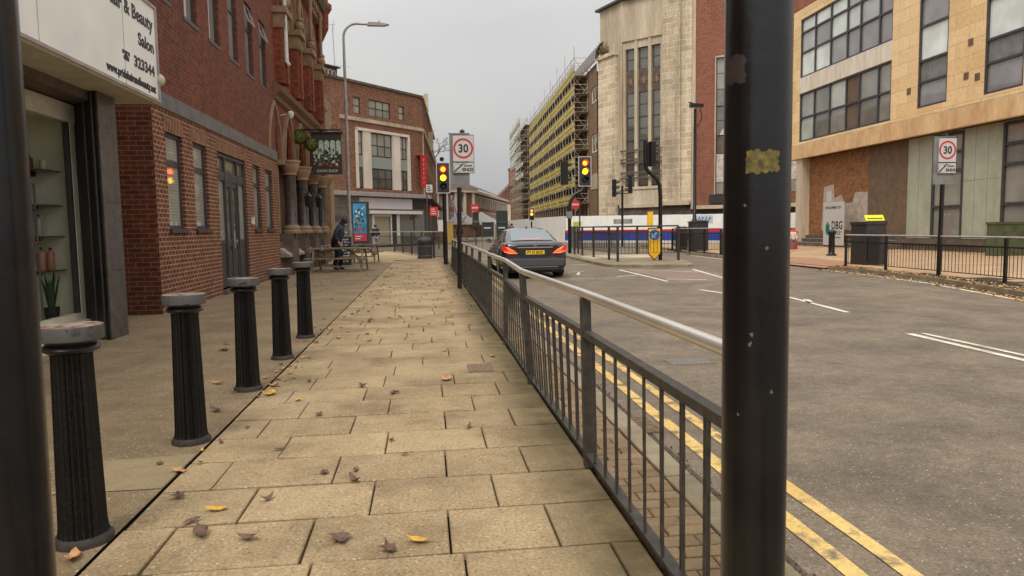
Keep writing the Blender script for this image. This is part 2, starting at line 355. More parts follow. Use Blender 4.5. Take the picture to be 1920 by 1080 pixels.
M['ink'] = mat('black_lettering', C8(28, 26, 28), .5)
M['signface'] = mat('white_sign_face', C8(184, 179, 174), .45)
M['signred'] = mat('red_sign_ring', C8(178, 30, 46), .45)
M['asph'] = None
def ground_mat(name, c1, c2, fine=.3, fs=120, rough=.9, bump=.5, bs=180, island=0, stains=None, stain_amt=.5, st_scale=.5, speck=0, crack=0, moss=False, fine2=.12):
    m = bpy.data.materials.new(name); m.use_nodes = True; nt = m.node_tree; N = nt.nodes; L = nt.links
    p = N['Principled BSDF']; p.inputs['Specular IOR Level'].default_value = .35
    g = N.new('ShaderNodeNewGeometry'); P = g.outputs['Position']
    def noise(s, d=5, r=.6):
        n = N.new('ShaderNodeTexNoise'); n.inputs['Scale'].default_value = s; n.inputs['Detail'].default_value = d; n.inputs['Roughness'].default_value = r; L.new(P, n.inputs['Vector']); return n.outputs['Fac']
    def rng(x, a, b, c, d):
        r = N.new('ShaderNodeMapRange'); L.new(x, r.inputs['Value'])
        for k, v in zip(('From Min', 'From Max', 'To Min', 'To Max'), (a, b, c, d)): r.inputs[k].default_value = v
        return r.outputs[0]
    def mul(c, f):
        x = N.new('ShaderNodeVectorMath'); x.operation = 'SCALE'; L.new(c, x.inputs[0]); L.new(f, x.inputs['Scale']); return x.outputs[0]
    def mix(f, a, b):
        x = N.new('ShaderNodeMixRGB'); L.new(f, x.inputs[0])
        for i, q in ((1, a), (2, b)):
            if isinstance(q, tuple): x.inputs[i].default_value = q
            else: L.new(q, x.inputs[i])
        return x.outputs[0]
    col = mix(rng(noise(1.3, 8), .35, .65, 0, 1), c1, c2)
    if island: col = mul(col, rng(g.outputs['Random Per Island'], 0, 1, 1-island, 1+island))
    if stains: col = mix(rng(noise(st_scale, 9, .7), .5, .72, 0, stain_amt), col, stains)
    col = mul(col, rng(noise(fs, 3, .8), .32, .68, 1-fine, 1+fine))
    col = mul(col, rng(noise(9, 6, .7), .3, .7, 1-fine2, 1+fine2))
    if speck:
        v = N.new('ShaderNodeTexVoronoi'); v.inputs['Scale'].default_value = 48; L.new(P, v.inputs['Vector'])
        v2 = N.new('ShaderNodeTexWhiteNoise'); L.new(v.outputs['Position'], v2.inputs['Vector'])
        a = rng(v.outputs['Distance'], .18, .3, 1, 0); b = rng(v2.outputs['Value'], .80, .84, 0, speck)
        q = N.new('ShaderNodeMath'); q.operation = 'MULTIPLY'; L.new(a, q.inputs[0]); L.new(b, q.inputs[1])
        col = mix(q.outputs[0], col, C8(226, 206, 176))
        v = N.new('ShaderNodeTexVoronoi'); v.inputs['Scale'].default_value = 38; L.new(P, v.inputs['Vector'])
        v2 = N.new('ShaderNodeTexWhiteNoise'); L.new(v.outputs['Position'], v2.inputs['Vector'])
        a = rng(v.outputs['Distance'], .18, .32, 1, 0); b = rng(v2.outputs['Value'], .74, .8, 0, speck)
        q = N.new('ShaderNodeMath'); q.operation = 'MULTIPLY'; L.new(a, q.inputs[0]); L.new(b, q.inputs[1])
        col = mix(q.outputs[0], col, C8(58, 52, 48))
    if moss:
        sx = N.new('ShaderNodeSeparateXYZ'); L.new(P, sx.inputs[0])
        edge = rng(sx.outputs[0], .42, .74, 0, 1); nn = rng(noise(2.0, 6, .7), .3, .55, .6, 1)
        q = N.new('ShaderNodeMath'); q.operation = 'MULTIPLY'; L.new(edge, q.inputs[0]); L.new(nn, q.inputs[1])
        col = mix(q.outputs[0], col, C8(86, 74, 48))
    if crack:
        v = N.new('ShaderNodeTexVoronoi'); v.feature = 'DISTANCE_TO_EDGE'; v.inputs['Scale'].default_value = .22
        nn = N.new('ShaderNodeTexNoise'); nn.inputs['Scale'].default_value = 1.5; nn.inputs['Detail'].default_value = 6; L.new(P, nn.inputs['Vector'])
        ad = N.new('ShaderNodeMixRGB'); ad.blend_type = 'ADD'; ad.inputs[0].default_value = .5; L.new(P, ad.inputs[1]); L.new(nn.outputs['Color'], ad.inputs[2]); L.new(ad.outputs[0], v.inputs['Vector'])
        col = mix(rng(v.outputs['Distance'], .002, .007, crack, 0), col, C8(56, 52, 48))
    L.new(col, p.inputs['Base Color'])
    L.new(rng(noise(4, 4), .3, .7, rough-.12, rough+.08), p.inputs['Roughness'])
    b = N.new('ShaderNodeBump'); b.inputs['Strength'].default_value = bump; b.inputs['Distance'].default_value = .004; L.new(noise(bs, 4, .7), b.inputs['Height']); L.new(b.outputs[0], p.inputs['Normal'])
    return m
G_slab = ground_mat('sandy_concrete_slab', C8(164, 142, 108), C8(142, 121, 91), .36, 65, speck=.45, island=.1, stains=C8(92, 76, 54), stain_amt=.5, st_scale=1.3, moss=True)
G_joint = ground_mat('slab_joint_dirt', C8(52, 44, 32), C8(66, 58, 40), .4, 90)
G_tan = ground_mat('tan_footway_asphalt', C8(140, 120, 92), C8(118, 99, 74), .42, 75, stains=C8(108, 92, 66), stain_amt=.6, st_scale=.9, speck=.6, crack=.1, fine2=.18)
G_conc = ground_mat('smooth_concrete_patch', C8(150, 132, 100), C8(134, 118, 88), .2, 100)
G_road = ground_mat('worn_road_asphalt', C8(118, 104, 87), C8(94, 83, 70), .42, 55, stains=C8(134, 118, 98), stain_amt=.6, st_scale=.35, speck=.38, crack=.12, fine2=.24, rough=.8)
G_kerb = ground_mat('concrete_kerb', C8(146, 132, 108), C8(118, 106, 84), .2, 90, stains=C8(84, 74, 56), stain_amt=.7, st_scale=1.6, island=.08)
G_sett = ground_mat('small_brown_pavers', C8(140, 116, 88), C8(118, 98, 72), .22, 120, island=.16, stains=C8(84, 78, 52), stain_amt=.6, st_scale=1.5)
G_gravel = ground_mat('gutter_grit', C8(82, 72, 58), C8(58, 50, 42), .5, 60, speck=.5, bump=1, bs=60)
G_pink = ground_mat('pink_buff_paving', C8(178, 148, 116), C8(160, 132, 102), .12, 40, island=.1, stains=C8(150, 118, 84), stain_amt=.4)
G_tact = ground_mat('red_tactile_paving', C8(160, 120, 94), C8(148, 108, 84), .15, 60)
G_far = ground_mat('buff_far_footway', C8(176, 152, 113), C8(154, 131, 97), .2, 40, stains=C8(140, 120, 88))
G_yel = ground_mat('worn_yellow_road_line', C8(206, 174, 108), C8(190, 156, 92), .2, 60, stains=C8(118, 104, 84), stain_amt=2.2, st_scale=6, bump=.3)
G_whi = ground_mat('worn_white_road_line', C8(214, 204, 186), C8(196, 186, 168), .2, 60, stains=C8(130, 122, 108), stain_amt=.9, st_scale=3, bump=.3)
G_red = ground_mat('reddish_worn_asphalt', C8(134, 112, 96), C8(118, 104, 92), .26, 110, speck=.3)

ZR = -.11
# one big sheet of asphalt to the horizon
g = MB(); g.poly([(-400, -60, ZR), (500, -60, ZR), (500, 900, ZR), (-400, 900, ZR)]); struct(g.build('road', G_road))
# left footway base (solid step up from the road), polygon with the corner curving into the side street
corner = [(1.36, -12), (1.36, 29.5), (1.2, 30.8), (.75, 32.0), (-.1, 34.5), (-2.1, 44.2), (-5.3, 49.0), (-9.5, 54.0)]
g = MB(); g.prism([(x-.12, y, ZR-.05) for x, y in corner]+[(-16, 54, ZR-.05), (-16, -12, ZR-.05)], (0, 0, .095)); struct(g.build('footway_base', G_joint))
def slab_run(name, x0, x1, y0, rows, rh, wids, mat_, presets={}, gap=.009, zt=0., jit=.002, skip=None):
    g = MB(); rnd = random.Random(5)
    for k in range(rows):
        ya, yb = y0+k*rh, y0+(k+1)*rh
        if k in presets: js = presets[k]
        else:
            js = []; x = x0-rnd.random()*wids[-1]
            while x < x1:
                x += rnd.choice(wids) if rnd.random() < .2 else wids[-1]; js.append(x)
        xs = [x0]+[j for j in sorted(js) if x0+.08 < j < x1-.08]+[x1]
        for a, b in zip(xs, xs[1:]):
            if skip and skip((a+b)/2, (ya+yb)/2): continue
            ga = gap*rnd.uniform(.6, 1.4); gb = gap*rnd.uniform(1.7, 2.9)
            P = [[a+ga/2+rnd.gauss(0, .0012), ya+gb/2+rnd.gauss(0, .0012)], [b-ga/2+rnd.gauss(0, .0012), ya+gb/2+rnd.gauss(0, .0012)], [b-ga/2, yb-gb/2], [a+ga/2, yb-gb/2]]
            zt_ = [zt+rnd.gauss(0, jit) for _ in range(4)]; e = .005
            top = [(p[0], p[1], z) for p, z in zip(P, zt_)]
            cx, cy = (a+b)/2, (ya+yb)/2
            tin = [(p[0]+(e if p[0] < cx else -e), p[1]+(e if p[1] < cy else -e), z) for p, z in zip(P, zt_)]
            mid = [(p[0], p[1], z-e) for p, z in zip(P, zt_)]; low = [(p[0], p[1], zt-.04) for p in P]
            g.add(tin+mid+low, [(0, 1, 2, 3)]+[(i, (i+1) % 4, 4+(i+1) % 4, 4+i) for i in range(4)]+[(4+i, 4+(i+1) % 4, 8+(i+1) % 4, 8+i) for i in range(4)])
    return struct(g.build(name, mat_))
pres = {12: [.07, .52, -.53, -1.13], 13: [-.29, .31, -.88, .9], 14: [-1.12, -.52, .08, .52], 15: [-.88, -.27, .33], 16: [-1.1, -.52, .1, .56], 17: [-.92, -.3, .32], 18: [-1.1, -.51, .1, .55]}
slab_run('paving', -1.36, .855, 2.77-13*.45+.0, 75, .45, [.45, .6, .9, .6, .6], G_slab, {k+1-0: v for k, v in pres.items()})
slab_run('kerbside_setts', .885, 1.2, -1.0, 320, .1, [.105, .105, .105], G_sett, {k: ([1.095] if k % 2 else [.99]) for k in range(320)}, gap=.006, zt=-.004, jit=.001)
slab_run('kerb', 1.205, 1.36, -2.0, 35, .915, [9, 9], G_kerb, {k: [] for k in range(35)}, gap=.008, zt=-.002)
g = MB(); g.prism([(x, y, ZR-.03) for x, y in corner[1:]]+[(x-.16, y-.02, ZR-.03) for x, y in corner[1:]][::-1], (0, 0, -ZR+.028)); struct(g.build('corner_kerb', G_kerb))
g = MB(); g.poly([(1.36, -3, ZR+.004), (1.50, -3, ZR+.004), (1.48, 30, ZR+.004), (1.36, 30, ZR+.004)]); struct(g.build('gutter', G_gravel))
# tan asphalt area to the facades + far buff footway + smooth patch
g = MB(); g.poly([(-14, -8, 0), (-1.37, -8, 0), (-1.37, 29.0, 0), (-14, 29, 0)]); struct(g.build('footway', G_tan))
g = MB(); g.poly([(-1.37, 31.2, -.006), (.85, 31.2, -.006), (.62, 32, -.006), (-.25, 34.5, -.006), (-2.25, 44.0, -.006), (-5.4, 48.8, -.006), (-9.6, 53.9, -.006), (-14, 53.9, -.006), (-14, 29, -.006), (-1.37, 29, -.006)]); struct(g.build('corner_footway', G_far))
g = MB(); g.poly([(-.9, 29.2, .006), (.8, 29.0, .006), (.8, 30.6, .006), (-.9, 30.8, .006)]); struct(g.build('tactile_paving', G_tact))
g = MB(); g.poly([(-1.9, 3.72, .004), (-1.375, 3.72, .004), (-1.375, 4.28, .004), (-1.9, 4.24, .004)]); struct(g.build('repair_patch', G_conc))
g = MB(); g.poly([(-5.6, 7.2, .004), (-3.95, 7.2, .004), (-3.93, 9.25, .004), (-5.6, 9.3, .004)]); struct(g.build('shop_threshold', G_conc))
# right-hand side footways and their kerbs
def kerbline(name, pts, wd=.14):
    a = MB(); n = len(pts); off = []
    for i in range(n):
        t = Vector((pts[min(i+1, n-1)][0]-pts[max(i-1, 0)][0], pts[min(i+1, n-1)][1]-pts[max(i-1, 0)][1], 0)).normalized(); off.append((pts[i][0]+t.y*wd, pts[i][1]-t.x*wd))
    for i in range(n-1):
        q = [pts[i], pts[i+1], off[i+1], off[i]]
        a.prism([(x, y, ZR-.02) for x, y in q], (0, 0, -ZR+.024))
    return struct(a.build(name, G_kerb))
KR = [(9.2, 5.5), (10.2, 9.2), (10.76, 11.61), (11.68, 14.96), (12.1, 18.0), (12.15, 20.3)]
kerbline('far_side_kerb', KR)
g = MB(); g.prism([(x+.1, y, ZR-.03) for x, y in KR]+[(12.3, 20.3, ZR-.03), (12.4, 27.2, ZR-.03), (14.9, 48, ZR-.03), (60, 48, ZR-.03), (60, 0, ZR-.03), (9.3, 0, ZR-.03)], (0, 0, .125)); struct(g.build('far_side_footway_base', G_joint))
slab_run('far_side_footway', 9.5, 26, 2, 104, .45, [.45, .6, .6], G_pink, zt=-.002, jit=.001, gap=.01,
         skip=lambda x, y: x < (9.75+(y-5.5)*.34 if y < 14.9 else 12.55) or (x < 12.9+(y-26)*.11 and y > 21) or (x < 14.2 and 20.4 < y < 26.5))
g = MB(); g.poly([(12.1, 20.35, -.06), (12.4, 20.35, -.004), (14.2, 20.35, .004), (14.4, 26.6, .004), (12.5, 26.6, -.004), (12.2, 26.6, -.06)]); struct(g.build('far_side_tactile_paving', G_tact))
KF = [(12.3, 27.2), (12.62, 32.5), (13.6, 36.8), (14.24, 42.87), (14.9, 48)]
kerbline('crossing_kerb', KF)

# traffic island
isl_o = [(6.44, 31.2), (6.32, 27.0), (6.3, 24.2), (6.6, 23.75), (8.72, 23.0), (8.98, 23.1), (9.7, 25.6), (10.35, 31.5), (10.2, 33.5), (7.0, 37.0), (6.7, 36)]
g = MB(); g.prism([(x, y, ZR-.02) for x, y in isl_o], (0, 0, -ZR+.02)); struct(g.build('traffic_island', G_kerb, bevel=.02))
g = MB(); g.poly([(6.75, 28.6, .005), (9.9, 28.6, .005), (10.1, 31.8, .005), (6.8, 31.8, .005)]); struct(g.build('island_crossing', mat('buff_crossing', C8(196, 176, 146), .85, var=C8(150, 140, 122), vs=.7, stretch=(2, .3, 1))))
# road markings
def line(name, a, b, wd, m, z=ZR+.006, dash=None):
    a = Vector((*a, z)); b = Vector((*b, z)); t = (b-a).normalized(); n = Vector((t.y, -t.x, 0))*wd/2
    g = MB(); L_ = (b-a).length; k = max(1, int(L_/.6)); rnd = random.Random(int(L_*99))
    prev = None
    for i in range(k+1):
        p = a+(b-a)*i/k; e1 = rnd.gauss(0, .004); e2 = rnd.gauss(0, .004)
        cur = (p+n*(1+e1/wd*2), p-n*(1+e2/wd*2))
        if prev: g.poly([prev[0], cur[0], cur[1], prev[1]], None, 0)
        prev = cur
    return struct(g.build(name, m))
line('yellow_line', (1.88, -2), (1.97, 28), .085, G_yel); line('yellow_line', (1.665, -2), (1.72, 28), .095, G_yel)
for a, b, wd in [((6.03, 8.22), (5.9, 5.0), .1), ((6.21, 8.2), (6.14, 5.2), .075), ((6.93, 12.95), (6.58, 10.4), .1), ((7.0, 12.4), (6.75, 11.8), .12),
                 ((6.25, 22.55), (6.07, 17.35), .1), ((6.55, 22.45), (8.2, 20.6), .09), ((5.3, 19.4), (6.16, 20.0), .09), ((6.29, 18.1), (7.2, 17.6), .1),
                 ((8.53, 22.0), (7.8, 17.9), .1), ((3.9, 19.0), (4.6, 19.1), .08), ((4.4, 22), (5.0, 22.2), .08), ((5.34, 26.0), (6.2, 26.5), .09), ((5.94, 14.9), (6.09, 13.9), .1), ((4.45, 20.6), (4.7, 21.6), .08),
                 ((12.05, 26.9), (12.4, 32.2), .1)]:
    line('white_line', a, b, wd, G_whi)
KR2 = [(x-.28, y) for x, y in KR]
for a, b in zip(KR2, KR2[1:]): line('yellow_line', a, b, .09, G_whi)
g = MB(); g.poly([(6.4, 22.2, ZR+.003), (8.6, 21.9, ZR+.003), (8.2, 17.5, ZR+.003), (6.3, 16.8, ZR+.003)]); struct(g.build('red_hatching_surface', G_red))
# ironwork
iron = mat('cast_iron_cover', C8(128, 108, 80), .7, var=C8(96, 80, 60), vs=20, fine=.3, fs=60)
g = MB(); g.box(.36, .58, 6.35, 6.72, .001, .008)
for i in range(7): g.box(.37+i*.029, .385+i*.029, 6.36, 6.71, .008, .012)
tag(g.build('drain_cover', iron, origin=(.47, 6.5, 0)), 'small rusty access cover set in the paving beside the guard rail', 'drain cover')
g = MB(); g.box(1.4, 1.58, 4.6, 5.0, ZR+.004, ZR+.012)
for i in range(8): g.box(1.41, 1.57, 4.62+i*.047, 4.64+i*.047, ZR+.012, ZR+.02)
tag(g.build('gully_grate', iron, origin=(1.49, 4.8, ZR)), 'slotted gully grate in the gutter beside the yellow lines', 'drain grate')
g = MB(); g.box(2.45, 2.9, 6.85, 7.15, ZR+.001, ZR+.006); tag(g.build('manhole_cover', ground_mat('worn_cover', C8(118, 112, 104), C8(104, 98, 90), .3, 60), origin=(2.6, 7, ZR)), 'worn square manhole cover sunk into the road', 'manhole cover')
# ------------------------------------------------------------------ left side: salon shop
def XF(x): return Matrix(((0, 1, 0, x), (1, 0, 0, 0), (0, 0, 1, 0), (0, 0, 0, 1)))   # s=+Y, outward=+X
shop = thing('shop_building', 'shop with dark tiled pier, white window frame and stocked display window under its white sign', 'shop', (-4.35, 9, 0))
tile_d = brick('black_glossy_tiles', C8(44, 40, 38), C8(36, 33, 32), C8(26, 24, 24), .6, .85, .006, rough=.3, stain=.1)
tile_l = brick('sky_paled_tiles', C8(84, 80, 76), C8(74, 70, 68), C8(60, 56, 54), .6, .85, .006, offset=0, rough=.3, stain=.25)  # second set is a paler copy: reflected sky put into the tile colour
g = MB(); g.prism([(-3.9, 9.22, 0), (-3.9, 9.74, 0), (-4.6, 9.95, 0), (-4.6, 9.62, 0), (-4.36, 9.6, 0)], (0, 0, 3.2)); pr = g.build('pier', tile_d, shop)
g = MB(); g.box(-3.9, -3.885, 9.24, 9.74, .0, 3.07); g.build('sky_paled_face', tile_l, pr)
g = MB(); g.tube([(-3.97, 9.27, 0), (-3.97, 9.27, 3.1)], .018, 6); g.tube([(-4.12, 9.4, 0), (-4.12, 9.4, 3.1)], .02, 6); g.build('shutter_guide', M['blackmatt'], shop)
fl = XF(-4.35)
g = MB()   # frame
for a, b in ((9.45, 9.58), (6.9, 6.98)): g.box(a, b, -.04, .04, .24, 2.86, fl)
g.box(6.98, 9.45, -.04, .04, .24, .33, fl); g.box(6.9, 9.56, -.06, .06, 2.68, 2.9, fl); g.build('window_frame', M['cream'], shop)
MB().box(9.41, 9.448, -.035, .03, .33, 2.68, fl).build('frame_gasket', M['blackmatt'], shop)
MB().poly([(6.9, .02, .33), (9.41, -.021, .33), (9.41, -.021, 2.68), (6.9, .02, 2.68)], fl).build('pane', M['clear'], shop)
MB().box(5.5, 9.6, -.06, .02, 0, .235, fl).box(5.4, 9.6, .02, .12, .2, .24, fl).build('stall_riser', M['white'], shop)
MB().box(5.4, 9.6, -.05, .35, 2.92, 3.04, fl, 0).build('shutter_box', M['stone_dk'], shop)
MB().box(5.6, 6.88, -.06, .03, .24, 2.9, fl).build('door', M['dgrey'], shop)
MB().box(-4.37, -3.52, 4.5, 10.18, 3.03, 3.049).build('soffit', M['cream'], shop); g = MB(); g.box(-12, -4.95, 9.85, 11.9, 0, 8); g.box(-12, -4.36, 0, 9.85, 3.1, 8); g.box(-12, -4.3, -3, 5.4, 0, 3.1); g.build('wall', M['stone_pub'], shop)
g = MB(); inw = mat('pale_shop_interior', C8(232, 228, 206), .8, var=C8(220, 214, 192), vs=2)
g.box(-5.6, -4.42, 9.56, 9.6, .24, 2.9); g.box(-5.66, -5.6, 6, 9.6, .24, 2.9); g.box(-5.6, -4.42, 6, 9.56, .2, .24); g.box(-5.6, -4.42, 6, 9.56, 2.9, 2.95); g.build('display_box', inw, shop)
g = MB()
shz = [.74, 1.12, 1.55, 2.0]
shz = [.86, 1.28, 1.66, 2.08]
shm = mat('shelf_glass_edge', C8(66, 74, 66), .15)
for z in shz:
    sh_ = MB().box(-5.3, -4.5, 9.14, 9.555, z, z+.012).build('glass_shelf', shm, shop)
    MB().box(-4.85, -4.79, 9.3, 9.55, z-.05, z-.001).build('shelf_bracket', M['blackmatt'], sh_)
g = MB()
for z in (.75, 1.2, 1.62): g.box(-4.95, -4.58, 8.38, 9.1, z, z+.02)
for x in (-4.95, -4.6):
    for y in (8.38, 9.08): g.box(x, x+.02, y, y+.02, .24, 1.9)
g.box(-4.95, -4.58, 8.38, 9.1, 1.9, 1.92)
tag(g.build('display_stand', M['grey'], origin=(-4.85, 8.3, .24)), 'grey metal display stand of open shelves inside the salon window', 'display stand')
def bottle(x, y, z, r, h, m, lab, grp=None):
    b = thing('bottle', lab, 'bottle', (x, y, z), group=grp)
    k = MB(); k.lathe([(r*.9, 0), (r, .01), (r, h*.72), (r*.8, h*.8), (r*.35, h*.84), (r*.35, h*.88)], n=12); k.v = [v+Vector((x, y, z)) for v in k.v]; k.build('flask', m, b, smooth=40)
    k = MB(); k.lathe([(r*.42, h*.88), (r*.42, h), (r*.3, h)], n=8); k.v = [v+Vector((x, y, z)) for v in k.v]; k.build('cap', M['blackmatt'] if m is not bot_c else m, b, smooth=40)
bot_c = mat('cream_plastic', C8(214, 200, 170), .35); bot_p = mat('pink_plastic', C8(178, 120, 96), .35); bot_w = mat('clear_pale_plastic', C8(170, 170, 160), .2); bot_r = mat('dark_red_box', C8(120, 50, 44), .4)
for i, y in enumerate((8.84, 8.94, 9.04)): bottle(-4.64, y, 1.22, .038, .3, bot_c, 'cream pump bottle in the row of three on the middle shelf of the display stand', 'three cream bottles in a row')
bottle(-4.64, 9.02, 1.64, .045, .2, bot_c, 'short cream jar-like bottle on the upper shelf of the display stand')
bottle(-4.66, 8.86, 1.64, .035, .26, bot_c, 'tall cream bottle on the upper shelf beside the short one')
bottle(-4.7, 9.35, 1.292, .04, .27, bot_w, 'pale bottle with dark cap alone on the second glass shelf')
bottle(-4.66, 9.28, .872, .05, .29, bot_p, 'wide pink bottle on the lowest glass shelf')
bottle(-4.62, 9.42, .872, .045, .28, bot_p, 'slim pink bottle right of the wide one on the lowest glass shelf')
bottle(-4.85, 9.32, 1.672, .035, .24, bot_w, 'small greenish bottle on the third glass shelf')
bottle(-4.78, 9.38, 2.092, .05, .2, bot_r, 'dark red bottle on the topmost glass shelf'); bottle(-4.64, 9.44, 2.092, .04, .16, bot_c, 'small pale bottle beside the dark red one on the topmost shelf')
k = MB()
for i in range(9): k.box(-4.62, -4.615, 8.77+i*.035, 8.78+i*.035, .77, .9)
k.box(-4.63, -4.61, 8.76, 9.08, .9, .91); k.box(-4.63, -4.61, 8.76, 9.08, .77, .78); k.tube([(-4.62, 8.77+.3*(.5-.5*math.cos(math.pi*t/10)), .91+.22*math.sin(math.pi*t/10)) for t in range(11)], .006, 5)
tag(k.build('wire_basket', bot_c, origin=(-4.67, 8.5, .77)), 'white wire basket with a hooped handle on the display stand', 'basket')
k = MB(); rnd = random.Random(3)
for i in range(16):
    a = rnd.uniform(0, 6.28); l = rnd.uniform(.3, .46); tl = rnd.uniform(.05, .14); c = Vector((-4.6, 9.32, .42)); wv = Vector((math.sin(a), -math.cos(a), 0))*.022; o_ = Vector((math.cos(a), math.sin(a), 0))
    k.add([c+o_*.03-wv, c+o_*.03+wv, c+o_*(tl*.6)+wv*.9+Vector((0, 0, l*.6)), c+o_*tl+Vector((0, 0, l)), c+o_*(tl*.6)-wv*.9+Vector((0, 0, l*.6))], [(0, 1, 2, 3, 4)])
pl = thing('pot_plant', 'spiky dark green pot plant at the foot of the display window', 'plant', (-4.6, 9.32, .24)); k.build('leaves', mat('dark_green_leaf', C8(46, 74, 44), .5), pl)
MB().lathe([(.07, .0), (.09, .18), (.08, .18)], (-4.6, 9.32, .24), 12).build('pot', M['blackmatt'], pl)
k = MB().box(-4.28, -4.12, 7.2, 8.35, .005, .05); tag(k.build('doormat_board', M['white'], origin=(-4.1, 7.2, 0)), 'white low ramp board at the salon doorway behind the nearest bollard', 'ramp')
# sign box
sg = thing('shop_sign', 'large white salon fascia sign with black lettering above the shop window', 'shop sign', (-3.6, 8, 3.05)); fs_ = XF(-3.5)
MB().box(4.5, 10.2, -.85, 0, 3.05, 4.3, fs_).build('sign_box', M['wht'], sg)
k = MB(); k.box(4.5, 10.2, .0, .02, 3.05, 3.085, fs_); k.box(4.5, 10.2, .0, .02, 4.265, 4.3, fs_); k.box(10.165, 10.2, .0, .021, 3.086, 4.264, fs_); k.box(9.13, 9.138, 0, .003, 3.086, 4.264, fs_); k.box(7.2, 7.206, 0, .003, 3.086, 4.264, fs_); k.build('sign_trim', M['galv'], sg)
def stext(t, s, z, size, sx, al='RIGHT', bold=.0055): text(t, size, TF(fs_, s, .003, z), sg, M['ink'], 'lettering', al, sx, bold)
stext('www.pridehairandbeauty.net', 10.08, 3.155, .135, .93); stext('323344', 10.07, 3.365, .185, 1.2); stext('Salon', 10.09, 3.665, .215, 1.12); stext('Hair & Beauty', 10.08, 3.95, .24, 1.02)
k = MB(); k.box(9.1, 9.25, .001, .005, 3.375, 3.42, fs_); k.box(9.13, 9.22, .001, .005, 3.42, 3.445, fs_); k.box(9.07, 9.28, .001, .005, 3.465, 3.485, fs_); k.box(9.07, 9.11, .001, .005, 3.44, 3.465, fs_); k.box(9.24, 9.28, .001, .005, 3.44, 3.465, fs_); k.box(9.15, 9.2, .001, .005, 3.445, 3.465, fs_); k.build('telephone_symbol', M['ink'], sg)
k = MB(); k.sphere((-3.52, 10.24, 3.36), .09, 8); tag(k.build('alarm_dome', M['cream'], smooth=60, origin=(-3.52, 10.24, 3.36)), 'small cream alarm dome on the end of the white fascia sign', 'alarm')

# ------------------------------------------------------------------ left side: red brick building
bb = thing('brick_building', 'red brick building with grey framed windows, grey band and charcoal double door', 'building', (-4.25, 12, 0))
fb = XF(-4.25)
W1 = [(12.55, 13.38), (13.95, 14.8), (18.58, 19.36), (19.95, 20.82)]; DR = (15.5, 17.85)
low = [(a, b, 1.38, 3.0) for a, b in W1]+[(*DR, 0.1, 3.0)]
g = MB(); wall(g, fb, 12.0, 21.55, 0, 3.0, low, .12); g.build('lower_wall', M['brick_lo'], bb)
g = MB(); k2 = [(12.47, 13.46), (13.87, 14.88), (15.42, 17.93), (18.5, 19.44), (19.87, 20.9)]
g2 = MB(); prev = 12.0
for a, b in k2: g2.box(a, b, -.1, .004, 3.003, 3.25, fb); g.box(prev, a, -.1, 0, 3.0, 3.25, fb); prev = b
g.box(prev, 21.55, -.1, 0, 3.0, 3.25, fb); g.box(12.0, 21.55, -.1, 0, 3.251, 3.36, fb); g.build('lintel_wall', M['brick_lo'], bb); g2.build('soldier_course', M['soldier'], bb)
MB().box(12.0, 21.55, -.1, .03, 3.362, 3.62, fb).build('grey_band', mat('grey_painted_band', C8(112, 106, 102), .6, var=C8(88, 84, 82), vs=4, fine=.1, fs=20), bb)
up = [(12.36+1.515*i, 13.12+1.515*i, 5.24, 6.95) for i in range(6)]
g = MB(); wall(g, fb, 12.0, 21.55, 3.62, 10.5, up, .14); g.build('upper_wall', M['brick_up'], bb)
g = MB(); g.poly([(-9, 11.99, 0), (-4.25, 11.99, 0), (-4.25, 11.99, 10.5), (-9, 11.99, 10.5)]); g.build('side_wall', M['brick_side'], bb)
g = MB(); g.box(-9, -4.45, 12.05, 21.5, 0.01, 10.45); g.build('core', M['stone_dk'], bb)
g = MB(); g.box(-6.3, -4.2, 11.93, 11.985, 0, .35); 
for i, (a, b) in enumerate(W1): window(bb, fb, a, b, 1.38, 3.0, .1, rows=(2.5,), fw=.06, fm=M['dgrey'], pm=M['pane_bl'], sill=.05, bars=.1, tilt=-1.15 if i == 0 else 0)
for i, (a, b, c, d) in enumerate(up):
    o = window(bb, fb, a, b, c, d, .11, rows=(6.38,), fw=.055, fm=M['dgrey'], pm=M['pane_gr'], sill=.01, bars=.09)
    MB().box(b-.055-.0, b-.0, -.105, -.001, c+.01, d-.01, fb)
    k = MB(); k.box(a+.002, a+.02, -.1, -.004, c+.01, d-.01, fb); k.build('sky_reflection_strip', M['white'], o)  # white strip stands in for sky reflected along the window's left edge
    if i in (4, 5):
        F2 = fb @ Matrix.Translation((0, -.06, 6.9)) @ Matrix.Rotation(R(18), 4, 'X')
        k = MB(); k.box(a+.06, a+.1, -.02, .02, -.47, 0, F2); k.box(b-.1, b-.06, -.02, .02, -.47, 0, F2); k.box(a+.1, b-.1, -.02, .02, -.47, -.43, F2); k.box(a+.1, b-.1, -.02, .02, -.04, 0, F2); k.build('open_vent', M['galv'], o)
# door set
d = MB(); a, b = DR
for x in (a, b-.07, 16.13, 17.15): d.box(x, x+.07, -.11, -.03, .12, 2.98, fb)
d.box(a, b, -.11, -.034, 2.91, 2.98, fb); d.box(a, b, -.11, -.036, 2.5, 2.6, fb); d.box(a+.07, b-.07, -.11, -.04, 2.42, 2.5, fb)
dr = d.build('door_frame', M['dgrey'], bb)
MB().box(a+.05, b-.05, -.1, -.08, 2.6, 2.92, fb).build('pane', M['pane_dk'], dr)
MB().box(a+.07, 16.13, -.1, -.07, .12, 1.12, fb).box(17.22, b-.07, -.1, -.07, .12, 1.12, fb).box(a+.07, 16.13, -.1, -.06, 1.06, 1.14, fb).box(17.22, b-.07, -.1, -.06, 1.06, 1.14, fb).build('lower_panel', M['dgrey'], dr)
MB().box(a+.07, 16.13, -.095, -.085, 1.14, 2.42, fb).box(17.22, b-.07, -.095, -.085, 1.14, 2.42, fb).build('side_pane', M['pane_bl'], dr)
dd = MB()
